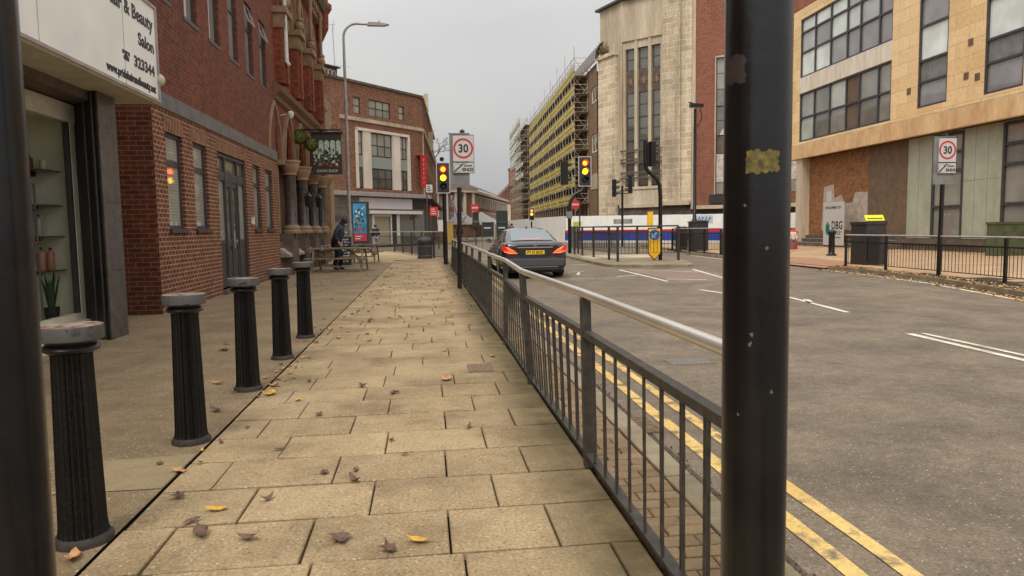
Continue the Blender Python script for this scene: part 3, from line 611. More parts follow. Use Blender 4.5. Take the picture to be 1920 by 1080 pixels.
for x0, x1 in ((16.2, 16.67), (16.68, 17.15)):
    dd.box(x0, x0+.09, -.1, -.05, .12, 2.42, fb); dd.box(x1-.09, x1, -.1, -.05, .12, 2.42, fb); dd.box(x0+.09, x1-.09, -.1, -.052, .12, .32, fb); dd.box(x0+.09, x1-.09, -.1, -.052, 1.0, 1.16, fb); dd.box(x0+.09, x1-.09, -.1, -.052, 2.3, 2.42, fb); dd.box(x0+.09, x1-.09, -.1, -.075, .32, 1.0, fb); dd.box(x0+.14, x1-.14, -.1, -.058, .42, .9, fb)
dl = dd.build('door', M['dgrey'], dr); MB().box(16.29, 16.58, -.09, -.08, 1.16, 2.3, fb).box(16.77, 17.06, -.09, -.08, 1.16, 2.3, fb).build('pane', M['pane_dk'], dl)
k = MB(); k.tube([fb @ Vector((16.62, -.01, .95)), fb @ Vector((16.62, -.01, 1.35))], .014, 8); k.tube([fb @ Vector((16.74, -.01, 1.1)), fb @ Vector((16.74, .02, 1.1))], .03, 8); k.build('handle', M['galv'], dl)
MB().box(15.45, 17.9, -.12, .1, .0, .1, fb).build('door_step', M['stone_dk'], bb)
k = MB(); k.box(18.2, 18.32, 0.001, .05, 1.5, 1.68, fb); tag(k.build('entry_phone', M['white'], origin=(-4.25, 18.26, 1.5)), 'white entry phone box on the brick right of the charcoal door', 'entry phone')

# ------------------------------------------------------------------ pub
pub = thing('pub_building', 'ornate Victorian pub in orange brick and brown stone with pointed arches and dark columns', 'pub', (-4.2, 26, 0))
def arch_pts(c, hw, zs, za, n=9):
    """pointed arch outline from left springing to right springing"""
    h = za-zs; Rr = (hw*hw+h*h)/(2*hw) if h > hw else hw
    out = []
    cx = c-hw+Rr; th1 = math.acos((Rr-hw)/Rr)
    for i in range(n+1): t = th1*i/n; out.append((cx-Rr*math.cos(t), zs+Rr*math.sin(t)*h/(Rr*math.sin(th1))))
    out += [(2*c-x, z) for x, z in out[:-1][::-1]]
    return out
def arch_wall(mb, F, s0, s1, zs, zt, c, hw, za, n=0, rev=.3, m=0):
    A = arch_pts(c, hw, zs, za)
    k = len(A)//2
    L1 = [(s0, n, zs)]+[(x, n, z) for x, z in A[:k+1]]+[(c, n, zt), (s0, n, zt)]
    L2 = [(x, n, z) for x, z in A[k:]]+[(s1, n, zs), (s1, n, zt), (c, n, zt)]
    mb.poly(L1, F, m); mb.poly(L2, F, m)
    for (x, z), (x2, z2) in zip(A, A[1:]): mb.poly([(x, n, z), (x2, n, z2), (x2, n-rev, z2), (x, n-rev, z)], F, m)
def arch_ring(mb, F, c, hw, zs, za, wd, n0, n1, m=0):
    A = arch_pts(c, hw, zs, za); B = arch_pts(c, hw+wd, zs, za+wd*1.25)
    for i in range(len(A)-1):
        q = [(A[i][0], n0, A[i][1]), (A[i+1][0], n0, A[i+1][1]), (B[i+1][0], n0, B[i+1][1]), (B[i][0], n0, B[i][1])]
        mb.prism(q, (0, n1-n0, 0), F, m)
fp = XF(-4.3); PY0, PY1 = 21.56, 31.1
cen = [21.9+2.3*i for i in range(5)]; ce = [c for c in cen if c < 31]; colY = [23.05-.45, 25.3-.5, 27.6-.55, 29.4-.2]
colY = [22.55, 24.75, 26.95, 29.15]; ac = [21.45+2.2*i for i in range(5)]
g = MB(); gi = MB()
for i, c in enumerate(ac):
    s0 = max(PY0, c-1.1); s1 = min(PY1, c+1.1)
    if s0 >= s1: continue
    if i == 0:
        A = arch_pts(c, .8, 3.45, 4.95); k = len(A)//2
        g.poly([(x, 0, z) for x, z in A if x >= PY0]+[(s1, 0, 3.45), (s1, 0, 5.2), (PY0, 0, 5.2)], fp)
    else: arch_wall(g, fp, s0, s1, 3.45, 5.2, c, .8, 4.95) if c+1.1 <= PY1+.01 else g.poly([(s0, 0, 3.45), (s1, 0, 3.45), (s1, 0, 5.2), (s0, 0, 5.2)], fp)
pw = g.build('lower_arch_wall', M['brick_pub'], pub)
for c in ac[:4]:
    g = MB(); arch_ring(g, fp, c, .62, 3.45, 4.7, .16, -.1, .02); g.build('inner_arch', M['brick_pub'], pub)
for c in ac[:4]:
    g = MB(); arch_ring(g, fp, c, .82, 3.45, 4.97, .09, .0, .1); g.v = [v for v in g.v]; g.build('arch_hood', M['stone_pub'], pub)
g = MB(); g.box(PY0, PY1, -.5, -.35, 1.2, 5.2, fp); g.build('recess_glazing', M['pane_dk'], pub)
g = MB()
for c in ac:
    for q in (-.35, .35):
        if PY0 < c+q < PY1: g.box(c+q-.05, c+q+.05, -.35, -.22, 1.2, 4.6, fp)
g.build('recess_mullion', M['stone_dk'], pub)
for y in colY:
    c = MB(); X = -4.12
    c.lathe([(.19, 1.5), (.17, 1.55), (.165, 2.98), (.18, 3.0)], (X+.05, y, 0), 20)
    co = c.build('column', M['granite'], pub, smooth=40)
    c = MB(); c.lathe([(.17, 3.0), (.22, 3.03), (.2, 3.08), (.25, 3.2), (.3, 3.3), (.3, 3.38), (.33, 3.4), (.33, 3.46)], (X+.05, y, 0), 16); c.build('capital', M['stone_pub'], co, smooth=40)
    c = MB(); c.lathe([(.3, 1.25), (.3, 1.32), (.25, 1.36), (.26, 1.42), (.2, 1.5)], (X+.05, y, 0), 16); c.build('base', M['stone_pub'], co, smooth=40)
    c = MB(); c.box(y+.2, y+.42, -.35, .12, 1.25, 3.3, fp); c.box(y+.42, y+.62, -.35, -.02, 1.25, 3.3, fp); c.box(y-.5, y-.3, -.35, -.04, 1.25, 3.3, fp); c.box(y-.52, y+.64, -.35, .16, 3.3, 3.45, fp); c.build('pilaster', M['stone_pub'], co)
g = MB()
g.box(PY0, PY1, -.4, .05, 0, 1.0, fp)
for y in colY: g.box(y-.42, y+.45, -.3, .34, 0, 1.05, fp); g.box(y-.38, y+.41, -.3, .3, 1.05, 1.25, fp)
g.build('plinth', M['stone_dk'], pub)
slp = mat('pale_sill_stone', C8(176, 164, 150), .7, var=C8(130, 116, 102), vs=4)  # sloping sills are paler than the plinth below
for i in range(5):
    g = MB()
    a = (PY0 if i == 0 else colY[i-1]+.46); b = colY[i]-.43 if i < 4 else PY1
    g.prism([(a, .05, .82), (a, .3, .62), (a, .3, .55), (a, .05, .55)], (b-a, 0, 0), fp)
    g.build('sloping_sill', slp, pub)
g = MB()   # big ledge
g.prism([(PY0-.02, 0, 5.1), (PY0-.02, .1, 5.16), (PY0-.02, .12, 5.28), (PY0-.02, .26, 5.38), (PY0-.02, .3, 5.5), (PY0-.02, .0, 5.72)], (PY1-PY0+.2, 0, 0), fp); g.build('ledge', mat('mossy_brown_ledge', C8(126, 86, 62), .8, var=C8(96, 84, 58), vs=3, vamt=.9, stretch=(1, .4, 3)), pub)
upY = [22.45, 24.95, 27.4, 29.95]
g = MB()
wall(g, fp, PY0, PY1, 5.7, 7.9, [(y+.6, y+1.9, 5.9, 7.9) for y in upY[:3]], .35)
for i, y in enumerate(upY):
    if i < 3: arch_wall(g, fp, y, upY[i+1], 7.9, 9.9, (y+upY[i+1])/2, .65, 9.2, rev=.35)
g.poly([(PY0, 0, 7.9), (upY[0], 0, 7.9), (upY[0], 0, 9.9), (PY0, 0, 9.9)], fp); g.poly([(upY[3], 0, 7.9), (PY1, 0, 7.9), (PY1, 0, 9.9), (upY[3], 0, 9.9)], fp); g.poly([(PY0, 0, 9.9), (PY1, 0, 9.9), (PY1, 0, 12), (PY0, 0, 12)], fp)
g.build('upper_wall', M['brick_pub'], pub)
for y in upY:
    g = MB(); g.box(y-.32, y+.32, 0, .26, 5.72, 7.3, fp); g.box(y-.14, y+.14, .26, .34, 5.72, 7.3, fp); pr_ = g.build('pier', M['brick_pub'], pub)
    g = MB(); g.box(y-.36, y+.36, 0, .3, 7.3, 7.72, fp); g.box(y-.44, y+.44, 0, .42, 7.72, 7.9, fp)
    for q in range(5): g.box(y-.3+q*.14, y-.24+q*.14, .3, .34, 7.36, 7.66, fp)
    g.sphere(fp @ Vector((y, .3, 8.1)), .17, 6); g.sphere(fp @ Vector((y+.08, .32, 8.32)), .12, 6); g.build('carved_capital', M['stone_pub'], pr_)
    g = MB(); g.tube([fp @ Vector((y+.0, .3, 8.3)), fp @ Vector((y, .32, 9.9))], .07, 8); g.build('shaft', M['stone_pub'], pr_)
for i in range(3):
    c = (upY[i]+upY[i+1])/2; g = MB(); arch_ring(g, fp, c, .8, 7.9, 9.35, .13, 0, .16); g.build('arch_hood', M['stone_pub'], pub)
    g = MB(); arch_ring(g, fp, c, .58, 7.9, 9.05, .1, -.2, -.05); g.box(c-.03, c+.03, -.3, -.2, 5.9, 9, fp); g.box(c-.6, c+.6, -.3, -.2, 7.3, 7.38, fp); g.build('window_tracery', M['stone_pub'], pub)
g = MB(); g.box(PY0, PY1, -.5, -.36, 5.8, 9.6, fp); g.build('upper_glazing', M['pane_dk'], pub)
g = MB()
for i in range(20): g.box(PY0+.1+i*.47, PY0+.3+i*.47, 0, .3, 9.95, 10.25, fp)
g.box(PY0, PY1+.3, 0, .2, 9.8, 9.95, fp); g.build('corbel_table', M['stone_pub'], pub)
g = MB(); g.prism([(PY0, 0, 10.25), (PY0, .38, 10.3), (PY0, .5, 10.6), (PY0, 0, 11)], (PY1-PY0+.5, 0, 0), fp); g.build('cornice', M['stone_dk'], pub)
g = MB(); g.box(PY1+.0, PY1+.14, -1, .1, 0, 9.6, fp); g.lathe([(.1, 9.2), (.34, 9.7), (.36, 10.3), (.5, 10.5), (.5, 10.7), (.36, 10.8), (.34, 13)], (-4.15, 31.15, 0), 8); g.build('corner_turret', M['brick_pub'], pub)
g = MB(); g.box(-12, -4.85, 21.6, 31.2, 0, 12); g.poly([(-12, 31.15, 0), (-4.3, 31.15, 0), (-4.3, 31.15, 12), (-12, 31.15, 12)]); g.build('core', M['brick_pub'], pub)
g = MB(); g.tube([(-3.98, 22.3, 8.6), (-3.98, 22.3, 6.35), (-3.9, 22.3, 6.25)], .06, 8); g.tube([(-4.3, 22.3, 8.62), (-3.95, 22.3, 8.62)], .07, 8); g.build('white_downpipe', M['white'], pub)
g = MB(); g.box(-5.2, -4.1, 31.25, 33.4, 0, 7.0); g.build('end_bay', M['stone_pub'], pub)
g = MB(); g.prism([(-5.3, 31.2, 6.35), (-3.98, 31.2, 6.35), (-4.2, 31.2, 6.75), (-4.6, 31.2, 6.9), (-5.0, 31.2, 6.75)], (0, .2, 0)); g.box(-5.2, -4.0, 31.2, 31.3, 4.9, 5.1); g.box(-4.75, -4.2, 31.22, 31.32, 5.3, 6.2); g.build('small_pediment', M['stone_pub'], pub)
g = MB(); g.box(-4.3, -4.0, 31.3, 31.5, .1, 3.3); g.lathe([(.15, 3.3), (.24, 3.5), (.24, 3.6)], (-4.1, 31.4, 0), 10); g.build('end_pilaster', M['stone_pub'], pub)

for i, (y, z, lab) in enumerate(((23.6, 2.5, 'black carriage lantern on the second pub column'), (25.9, 2.55, 'black carriage lantern on the third pub column'))):
    la = MB(); la.lathe([(.03, -.32), (.1, -.28), (.12, .0), (.14, .02), (.05, .12), (.02, .18)], (-3.72, y, z-.1), 6); la.tube([(-4.0, y, z+.15), (-3.85, y, z+.2), (-3.72, y, z+.05)], .015, 6); tag(la.build('wall_lantern', M['black'], origin=(-3.72, y, z-.4)), lab, 'lantern')
k = MB(); k.lathe([(.04, -.1), (.09, -.02), (.1, .07), (.05, .12)], (-4.0, 22.7, 4.85), 12); k.tube([(-4.3, 22.7, 4.85), (-3.95, 22.7, 4.9)], .02, 6); tag(k.build('flood_light', M['white'], smooth=50, origin=(-3.9, 22.7, 4.7)), 'small white floodlight on the pub wall under the ledge', 'floodlight')
def leafball(name, c, r, n, m, lab, cat, size=.035):
    g = MB(); rnd = random.Random(int(c[1]*10)); g.sphere(c, r*.86, 10)
    for i in range(n):
        z = rnd.uniform(-1, 1); a = rnd.uniform(0, 6.283); q = math.sqrt(1-z*z); d = Vector((q*math.cos(a), q*math.sin(a), z)); p = Vector(c)+d*r*rnd.uniform(.86, 1.02)
        t = d.cross(Vector((rnd.random(), rnd.random(), rnd.random()))).normalized(); b = d.cross(t)+d*rnd.uniform(-.6, .6)
        s = size*rnd.uniform(.7, 1.3); g.add([p-t*s, p-b*s*.6, p+t*s, p+b*s*.6+d*s*.5], [(0, 1, 2, 3)])
    g.tube([(c[0], c[1], c[2]+r), (c[0], c[1], c[2]+r+.5)], .008, 4, m=1)
    return tag(g.build(name, [m, M['black']], origin=(c[0], c[1], c[2]-r), recalc=False), lab, cat)
M['topi'] = mat('topiary_leaf', C8(112, 120, 46), .6, var=C8(76, 88, 32), vs=14)
leafball('topiary_ball', (-4.08, 24.5, 4.42), .235, 900, M['topi'], 'green leafy ball hanging nearer the camera in front of the pub arches', 'topiary ball')
leafball('topiary_ball', (-3.72, 24.7, 4.2), .215, 900, M['topi'], 'green leafy ball hanging closest to the pub picture sign', 'topiary ball')
# hanging sign
hg = thing('pub_sign', 'hanging pub picture sign showing arches and drinkers above white lettering on black', 'pub sign', (-3.37, 26, 3.3))
k = MB(); k.box(-3.9, -2.87, 25.96, 26.04, 3.3, 4.72); sf = k.build('sign_board', mat('dark_brown_sign_frame', C8(56, 44, 34), .4), hg)
k = MB(); k.tube([(-4.3, 26, 4.86), (-2.85, 26, 4.86)], .03, 6); k.tube([(-4.2, 26, 4.4), (-3.9, 26, 4.7), (-3.5, 26, 4.84)], .018, 6); k.box(-3.95, -2.8, 25.9, 26.1, 4.72, 4.78)
for x in (-3.7, -3.1): k.tube([(x+.1*math.cos(t*.5), 26, 4.95+.08*math.sin(t*.5)) for t in range(13)], .012, 5)
k.build('bracket', M['black'], hg)
pg = MB()
for i in range(5): a = -3.86+i*.2; pg.prism([(a, 25.95, 4.0), (a+.17, 25.95, 4.0), (a+.17, 25.95, 4.42), (a+.13, 25.95, 4.49), (a+.04, 25.95, 4.49), (a, 25.95, 4.42)], (0, -.006, 0))
pg.build('painted_arches', mat('pale_green_paint', C8(196, 206, 190), .6, var=C8(140, 156, 136), vs=12), sf)
rnd = random.Random(11)
for nm, cc, n_, zz in (('painted_figures', C8(80, 104, 78), 26, (3.7, 4.15)), ('painted_figures', C8(34, 44, 46), 22, (3.66, 4.2)), ('painted_figures', C8(196, 196, 180), 18, (3.62, 4.0)), ('painted_figures', C8(170, 70, 48), 14, (3.58, 3.78))):
    pg = MB()
    for i in range(n_):
        x = rnd.uniform(-3.84, -2.98); z = rnd.uniform(*zz); s = rnd.uniform(.02, .05); q = rnd.uniform(.02, .07)
        n_v = 6; y = 25.945-.0008*len(pg.v)/6-.001*rnd.random()
        pg.poly([(x+s*math.cos(t*1.047), y, z+q*math.sin(t*1.047)) for t in range(6)])
    pg.build(nm, mat('sign_paint_%d' % n_, cc, .6), sf)
text('DRAM SHOP', .13, TF(FR((-3.9, 25.955), (-2.87, 25.955), 1), .515, .004, 3.38), sf, M['signface'], align='CENTER', bold=.003)
# ------------------------------------------------------------------ foreground sign posts
def post(loc, lean, lab, tape=None):
    t = thing('sign_post', lab, 'post', (loc[0], loc[1], 0))
    k = MB(); k.tube([(loc[0], loc[1], 0), (loc[0]+lean*3.3, loc[1], 3.3)], .0545, 40); k.build('pole', M['blackpost'], t, smooth=60)
    k = MB(); k.lathe([(.075, 0), (.075, .012), (.06, .03)], (loc[0], loc[1], 0), 24); k.build('base_collar', M['blackmatt'], t, smooth=40)
    k = MB(); k.lathe([(.061, 0), (.061, .03), (.03, .06)], (loc[0]+lean*3.3, loc[1], 3.29), 24); k.build('cap', M['blackmatt'], t, smooth=40)
    return t
tapem = mat('torn_tape_residue', C8(120, 106, 44), .7, var=C8(64, 56, 26), vs=90, vamt=.5, fine=.4, fs=500)
brnp = mat('brown_scuffed_primer', C8(52, 34, 26), .6, var=C8(36, 28, 26), vs=40)
rp = post((.5625, 1.1545), -.002, 'black round sign post right of the view with torn yellow tape stuck on it')
def patch(par, cx, cy, r, a0, a1, z0, z1, m, name, seed=1):
    rnd = random.Random(seed); rows = 9; cols = 14; G = []
    for i in range(rows):
        row = []
        for j in range(cols):
            a = a0+(a1-a0)*j/(cols-1); z = z0+(z1-z0)*i/(rows-1)
            if i in (0, rows-1): z += rnd.uniform(-.003, .003)
            if j in (0, cols-1): a += rnd.uniform(-.05, .05)
            row.append((cx+r*math.cos(a), cy+r*math.sin(a), z))
        G.append(row)
    MB().grid(G).build(name, m, par, smooth=180)
va = math.atan2(-1.1545, -.5655)
patch(rp, .5597, 1.1545, .0552, va-.32, va+.66, 1.384, 1.419, tapem, 'tape_residue', 3)
patch(rp, .5597, 1.1545, .0549, va-1.2, va-.35, 1.53, 1.575, brnp, 'scuffed_paint', 5)
chip = mat('bare_metal_chip', C8(120, 112, 106), .5)
for i, (da, zz, hh_) in enumerate(((-.1, 1.115, .006), (-.16, 1.1, .004), (.3, 1.26, .003), (-.5, .98, .003), (.5, 1.02, .004), (-.35, 1.33, .003))): patch(rp, .5597, 1.1545, .0549, va+da, va+da+.05, zz, zz+hh_, chip, 'paint_chip', 20+i)
post((-.639, 1.126), .004, 'black round sign post cut by the left edge of the view')

# ------------------------------------------------------------------ bollards
def bolcap(seed, rust):
    m = bpy.data.materials.new('chipped_cap_paint_%d' % seed); m.use_nodes = True; nt = m.node_tree; N = nt.nodes; L = nt.links; p = N['Principled BSDF']; p.inputs['Roughness'].default_value = .6
    tc = N.new('ShaderNodeTexCoord'); sx = N.new('ShaderNodeSeparateXYZ'); L.new(tc.outputs['Normal'], sx.inputs[0])
    def nz(sc, a, b, off):
        mp = N.new('ShaderNodeMapping'); mp.inputs['Location'].default_value = (off, seed*3.1, 0); L.new(tc.outputs['Object'], mp.inputs[0]); n = N.new('ShaderNodeTexNoise'); n.inputs['Scale'].default_value = sc; n.inputs['Detail'].default_value = 5; n.inputs['Roughness'].default_value = .7; L.new(mp.outputs[0], n.inputs['Vector'])
        r = N.new('ShaderNodeMapRange'); r.inputs['From Min'].default_value = a; r.inputs['From Max'].default_value = b; L.new(n.outputs['Fac'], r.inputs['Value']); return r.outputs[0]
    def mix(f, a, b):
        x = N.new('ShaderNodeMixRGB'); L.new(f, x.inputs[0])
        for i_, q_ in ((1, a), (2, b)):
            if isinstance(q_, tuple): x.inputs[i_].default_value = q_
            else: L.new(q_, x.inputs[i_])
        return x.outputs[0]
    side = mix(nz(16, .56, .6, 2), C8(80, 77, 74), C8(30, 26, 24)); side = mix(nz(5, .4, .7, 4), side, C8(68, 63, 60))
    top = mix(nz(18, .48, .56, 1), C8(134, 124, 112), C8(*rust)); top = mix(nz(40, .62, .66, 3), top, C8(34, 28, 26))
    r = N.new('ShaderNodeMapRange'); r.inputs['From Min'].default_value = .5; r.inputs['From Max'].default_value = .8; L.new(sx.outputs[2], r.inputs['Value'])
    L.new(mix(r.outputs[0], side, top), p.inputs['Base Color']); return m
bl = thing('bollard', 'black fluted bollard with rusty chipped pale cap, nearest the camera', 'bollard', (-1.48, 3.13, 0), group='fluted bollards along the footway')
O = Vector((-1.48, 3.13, 0))
blk = mat('chipped_black_bollard_paint', C8(15, 13, 12), .4, spec=.3, var=C8(7, 7, 7), vs=9, coat=.05, bump=.4, bs=45, fine=.6, fs=60)
k = MB(); k.lathe([(.104, .028), (.098, .045), (.094, .08), (.081, .70), (.079, .80), (.083, .815)], O, 96, flute=.11, nf=22); k.build('shaft', blk, bl, smooth=35)
k = MB(); k.lathe([(.115, 0), (.115, .018), (.109, .03), (.102, .038)], O, 40); k.build('base', mat('rusty_base', C8(62, 52, 44), .8, var=C8(40, 36, 32), vs=14, bump=.4), bl, smooth=40)
k = MB(); k.lathe([(.083, .812), (.106, .824), (.110, .834), (.102, .844), (.092, .852), (.1, .868)], O, 40); k.build('collar', M['black'], bl, smooth=50)
capm = bolcap(1, (112, 66, 38))
k = MB(); k.lathe([(.108, .866), (.122, .867), (.1245, .871), (.1255, .922), (.123, .928), (.0, .934)], O, 48); cp = k.build('cap', capm, bl, smooth=28)
labs = ['black fluted bollard with grey cap and flaked red-brown top, second from the camera', 'black fluted bollard third from the camera, in front of the charcoal double door', 'black fluted bollard fourth from the camera with dark red patch on its cap', 'black fluted bollard farthest from the camera, beside the picnic tables']
for i, (y, lb) in enumerate(zip((4.56, 6.02, 7.46, 8.9), labs)):
    c = dup(bl, (-1.487-.004*i, y, 0), .7*i+.5, lb)
    for ch in c.children:
        if ch.name.startswith('cap'):
            ch.data = ch.data.copy(); ch.data.materials[0] = bolcap(i+2, [(96, 58, 44), (70, 50, 42), (104, 44, 36), (60, 52, 46)][i])

# ------------------------------------------------------------------ pedestrian guard rails
def guard_rail(lab, pts, tops=None, hz=.945, midz=.735, botz=.08, rows=2, sp=.1, pr=.026, hr=.024, handm=None, railm=None, br=.0065, name='guard_rail', cat='railing', group=None):
    """pts: post bases; tops: lateral offset of each post top"""
    t = thing(name, lab, cat, (pts[0][0], pts[0][1], 0), group=group); railm = railm or M['rail']
    n = len(pts); tops = tops or [(0, 0)]*n
    B = [Vector((*p, 0)) for p in pts]; T = [Vector((p[0]+o[0], p[1]+o[1], hz)) for p, o in zip(pts, tops)]
    k = MB(); k.tube(T, hr, 12); k.build('handrail', handm or M['steel'], t, smooth=60)
    for b, tp in zip(B, T):
        d = tp-b; k = MB(); q = pr
        z0 = b; z1 = b+d*((hz-.02)/hz)
        k.add([z0+Vector((-q, -q, 0)), z0+Vector((q, -q, 0)), z0+Vector((q, q, 0)), z0+Vector((-q, q, 0)), z1+Vector((-q, -q, 0)), z1+Vector((q, -q, 0)), z1+Vector((q, q, 0)), z1+Vector((-q, q, 0))],
              [(0, 1, 2, 3), (4, 5, 6, 7), (0, 1, 5, 4), (1, 2, 6, 5), (2, 3, 7, 6), (3, 0, 4, 7)]); k.build('post', railm, t, bevel=.004 if pr > .024 else 0)
    for i in range(n-1):
        k = MB(); a, b, ta, tb = B[i], B[i+1], T[i], T[i+1]
        at = lambda s, z: (a.lerp(b, s)).lerp(ta.lerp(tb, s), z/hz)
        L_ = (b-a).length; e = (pr+.004)/L_; dn = Vector(((b-a).y, -(b-a).x, 0)).normalized()
        for z, h_, w_ in ((midz, .018, .022), (botz, .008, .024)):
            p0, p1 = at(e, z), at(1-e, z)
            k.add([p0+dn*w_+Vector((0, 0, -h_)), p0-dn*w_+Vector((0, 0, -h_)), p0-dn*w_+Vector((0, 0, h_)), p0+dn*w_+Vector((0, 0, h_)), p1+dn*w_+Vector((0, 0, -h_)), p1-dn*w_+Vector((0, 0, -h_)), p1-dn*w_+Vector((0, 0, h_)), p1+dn*w_+Vector((0, 0, h_))],
                  [(0, 1, 2, 3), (4, 5, 6, 7), (0, 1, 5, 4), (1, 2, 6, 5), (2, 3, 7, 6), (3, 0, 4, 7)])
        m_ = int(L_/sp)
        for j in range(1, m_):
            s = j/m_; o_ = dn*(.016 if j % 2 else -.016)*(rows-1)
            k.tube([at(s, botz)+o_, at(s, midz)+o_], br, 6, cap=False)
        k.build('infill_panel', railm, t)
    return t
ys = [1.80, 3.69, 5.78, 7.84, 9.80, 11.88, 13.92, 15.96, 18.0, 20.04, 22.08, 24.1]
xs = [.85, .85, .842, .86, .852, .86, .858, .86, .862, .86, .855, .85]
tp = [(0, 0), (-.015, 0), (-.062, 0), (.015, 0), (.02, 0), (.035, 0), (.045, 0), (.05, 0), (.05, 0), (.05, 0), (.05, 0), (.05, 0)]
gl = list(zip(xs, ys))
guard_rail('long grey-black guard rail with shiny steel handrail between paving and road, near left', gl, tp, sp=.1)
guard_rail('dark railing round the far footway corner behind the litter bin', [(.80, 27.6), (.80, 29.4), (.78, 31.1), (.36, 32.5), (-.2, 35.4), (-.75, 38.2), (-1.3, 40.9), (-1.88, 43.36), (-3.4, 45.4), (-5.0, 47.6), (-6.9, 50.2)], hz=1.2, midz=.95, rows=1, sp=.13, pr=.04, handm=M['steel'], railm=M['blackmatt'], br=.009)
# island cage
guard_rail('black railing along the left and front edge of the traffic island', [(7.15, 33.8), (7.08, 31.77), (7.15, 29.87), (7.13, 27.21), (7.06, 25.67), (9.46, 25.85)], hz=1.3, midz=1.08, botz=.3, rows=1, sp=.14, pr=.04, hr=.03, handm=M['blackmatt'], railm=M['blackmatt'], br=.009)
guard_rail('black railing along the back edge of the traffic island', [(7.5, 34.6), (9.76, 32.1), (9.9, 29.5)], hz=1.3, midz=1.08, botz=.3, rows=1, sp=.14, pr=.04, hr=.03, handm=M['blackmatt'], railm=M['blackmatt'], br=.009)
guard_rail('black guard rail with silver handrail on the far right footway', [(12.39, 19.75), (12.36, 17.85), (12.25, 15.72), (12.04, 13.49), (11.7, 11.3), (11.2, 9.1)], hz=.945, midz=.74, botz=.12, rows=1, sp=.12, pr=.03, hr=.024, handm=M['galv'], railm=M['black'], br=.007)
guard_rail('dark railing with silver handrail in front of the litter bins near the hoarding', [(13.35, 37.4), (12.75, 33.3), (12.82, 31.65), (12.95, 30.1)], hz=1.15, midz=.93, botz=.2, rows=1, sp=.13, pr=.035, hr=.028, handm=M['galv'], railm=M['black'], br=.008)

# ------------------------------------------------------------------ traffic signals
E_red = glow('lit_red_lens', (1, .012, .003, 1), 6); E_or = glow('lit_red_lens_centre', (1, .17, .012, 1), 5); E_am = glow('lit_amber_lens', (1, .42, .01, 1), 5)
lens_d = mat('dark_lens', C8(24, 24, 26), .2); M['board'] = mat('black_backing_board', C8(54, 46, 44), .5)
def head(par, x, y, z, rz, s=1, lit='ra', board=True, hood=.2, bw=.5, bh=1.12, wht=True):
    """signal head facing local -Y; z = centre"""
    F = LOC(x, y, z, rz)
    k = MB(); k.box(-.15*s, .15*s, .0, .22*s, -.48*s, .48*s, F); hs_ = k.build('signal_housing', M['black'], par)
    if board:
        k = MB(); k.box(-bw/2*s, bw/2*s, -.012, .0, -bh/2*s, bh/2*s, F); bd = k.build('backing_board', M['board'], hs_)
        if wht:
            k = MB(); e = .03*s; k.box(-bw/2*s, bw/2*s, -.016, -.0125, bh/2*s-e, bh/2*s, F); k.box(-bw/2*s, bw/2*s, -.016, -.0125, -bh/2*s, -bh/2*s+e, F); k.box(-bw/2*s, -bw/2*s+e, -.016, -.0125, -bh/2*s+e, bh/2*s-e, F); k.box(bw/2*s-e, bw/2*s, -.016, -.0125, -bh/2*s+e, bh/2*s-e, F); k.build('white_border', M['signface'], bd)
    for i, zc in enumerate((.31, 0, -.31)):
        c = F @ Matrix.Translation((0, -.018, zc*s)) @ Matrix.Rotation(R(90), 4, 'X')
        k = MB(); k.lathe([(.105*s, 0), (.105*s, .012), (.09*s, .02)], (0, 0, 0), 20, F=c)
        on = ('ra'[i] in lit) if i < 2 else False
        m = (E_red if i == 0 else E_am) if on else lens_d
        k.build('lens', m, hs_, smooth=50)
        if on and i == 0:
            k = MB(); k.lathe([(.085*s, .021), (.05*s, .026)], (0, 0, 0), 18, F=c); k.build('lens_centre', E_or, hs_)
        k = MB()
        for j in range(11):
            a0 = R(-10+200*j/11); a1 = R(-10+200*(j+1)/11); r_ = .118*s
            q = lambda a, zz, rr_=r_: (rr_*math.cos(a), rr_*math.sin(a), zz)
            dp = hood*s
            k.add([q(a0, 0), q(a1, 0), q(a1, dp*(.75+.25*math.sin(a1))), q(a0, dp*(.75+.25*math.sin(a0))), q(a0, 0, r_+.006), q(a1, 0, r_+.006), q(a1, dp*(.75+.25*math.sin(a1)), r_+.006), q(a0, dp*(.75+.25*math.sin(a0)), r_+.006)],
                  [(0, 1, 2, 3), (4, 5, 6, 7), (2, 3, 7, 6)], 0, c)
        k.build('hood', M['black'], hs_, recalc=False)
    return hs_
def pole(par, x, y, z1, r=.057, m=None, z0=0, n=14):
    k = MB(); k.tube([(x, y, z0), (x, y, z1)], r, n); return k.build('pole', m or M['black'], par, smooth=50)
t = thing('traffic_light', 'traffic light showing red and amber beside the left footway railing', 'traffic light', (.76, 26.34, 0), group='traffic lights showing red and amber')
pole(t, .72, 26.4, 2.75, .075); head(t, .69, 26.25, 3.17, 0, 1.0); k = MB(); k.lathe([(.02, 0), (.07, .02), (.08, .12), (.05, .15)], (.66, 26.35, 3.78), 8); k.build('detector', M['black'], t)
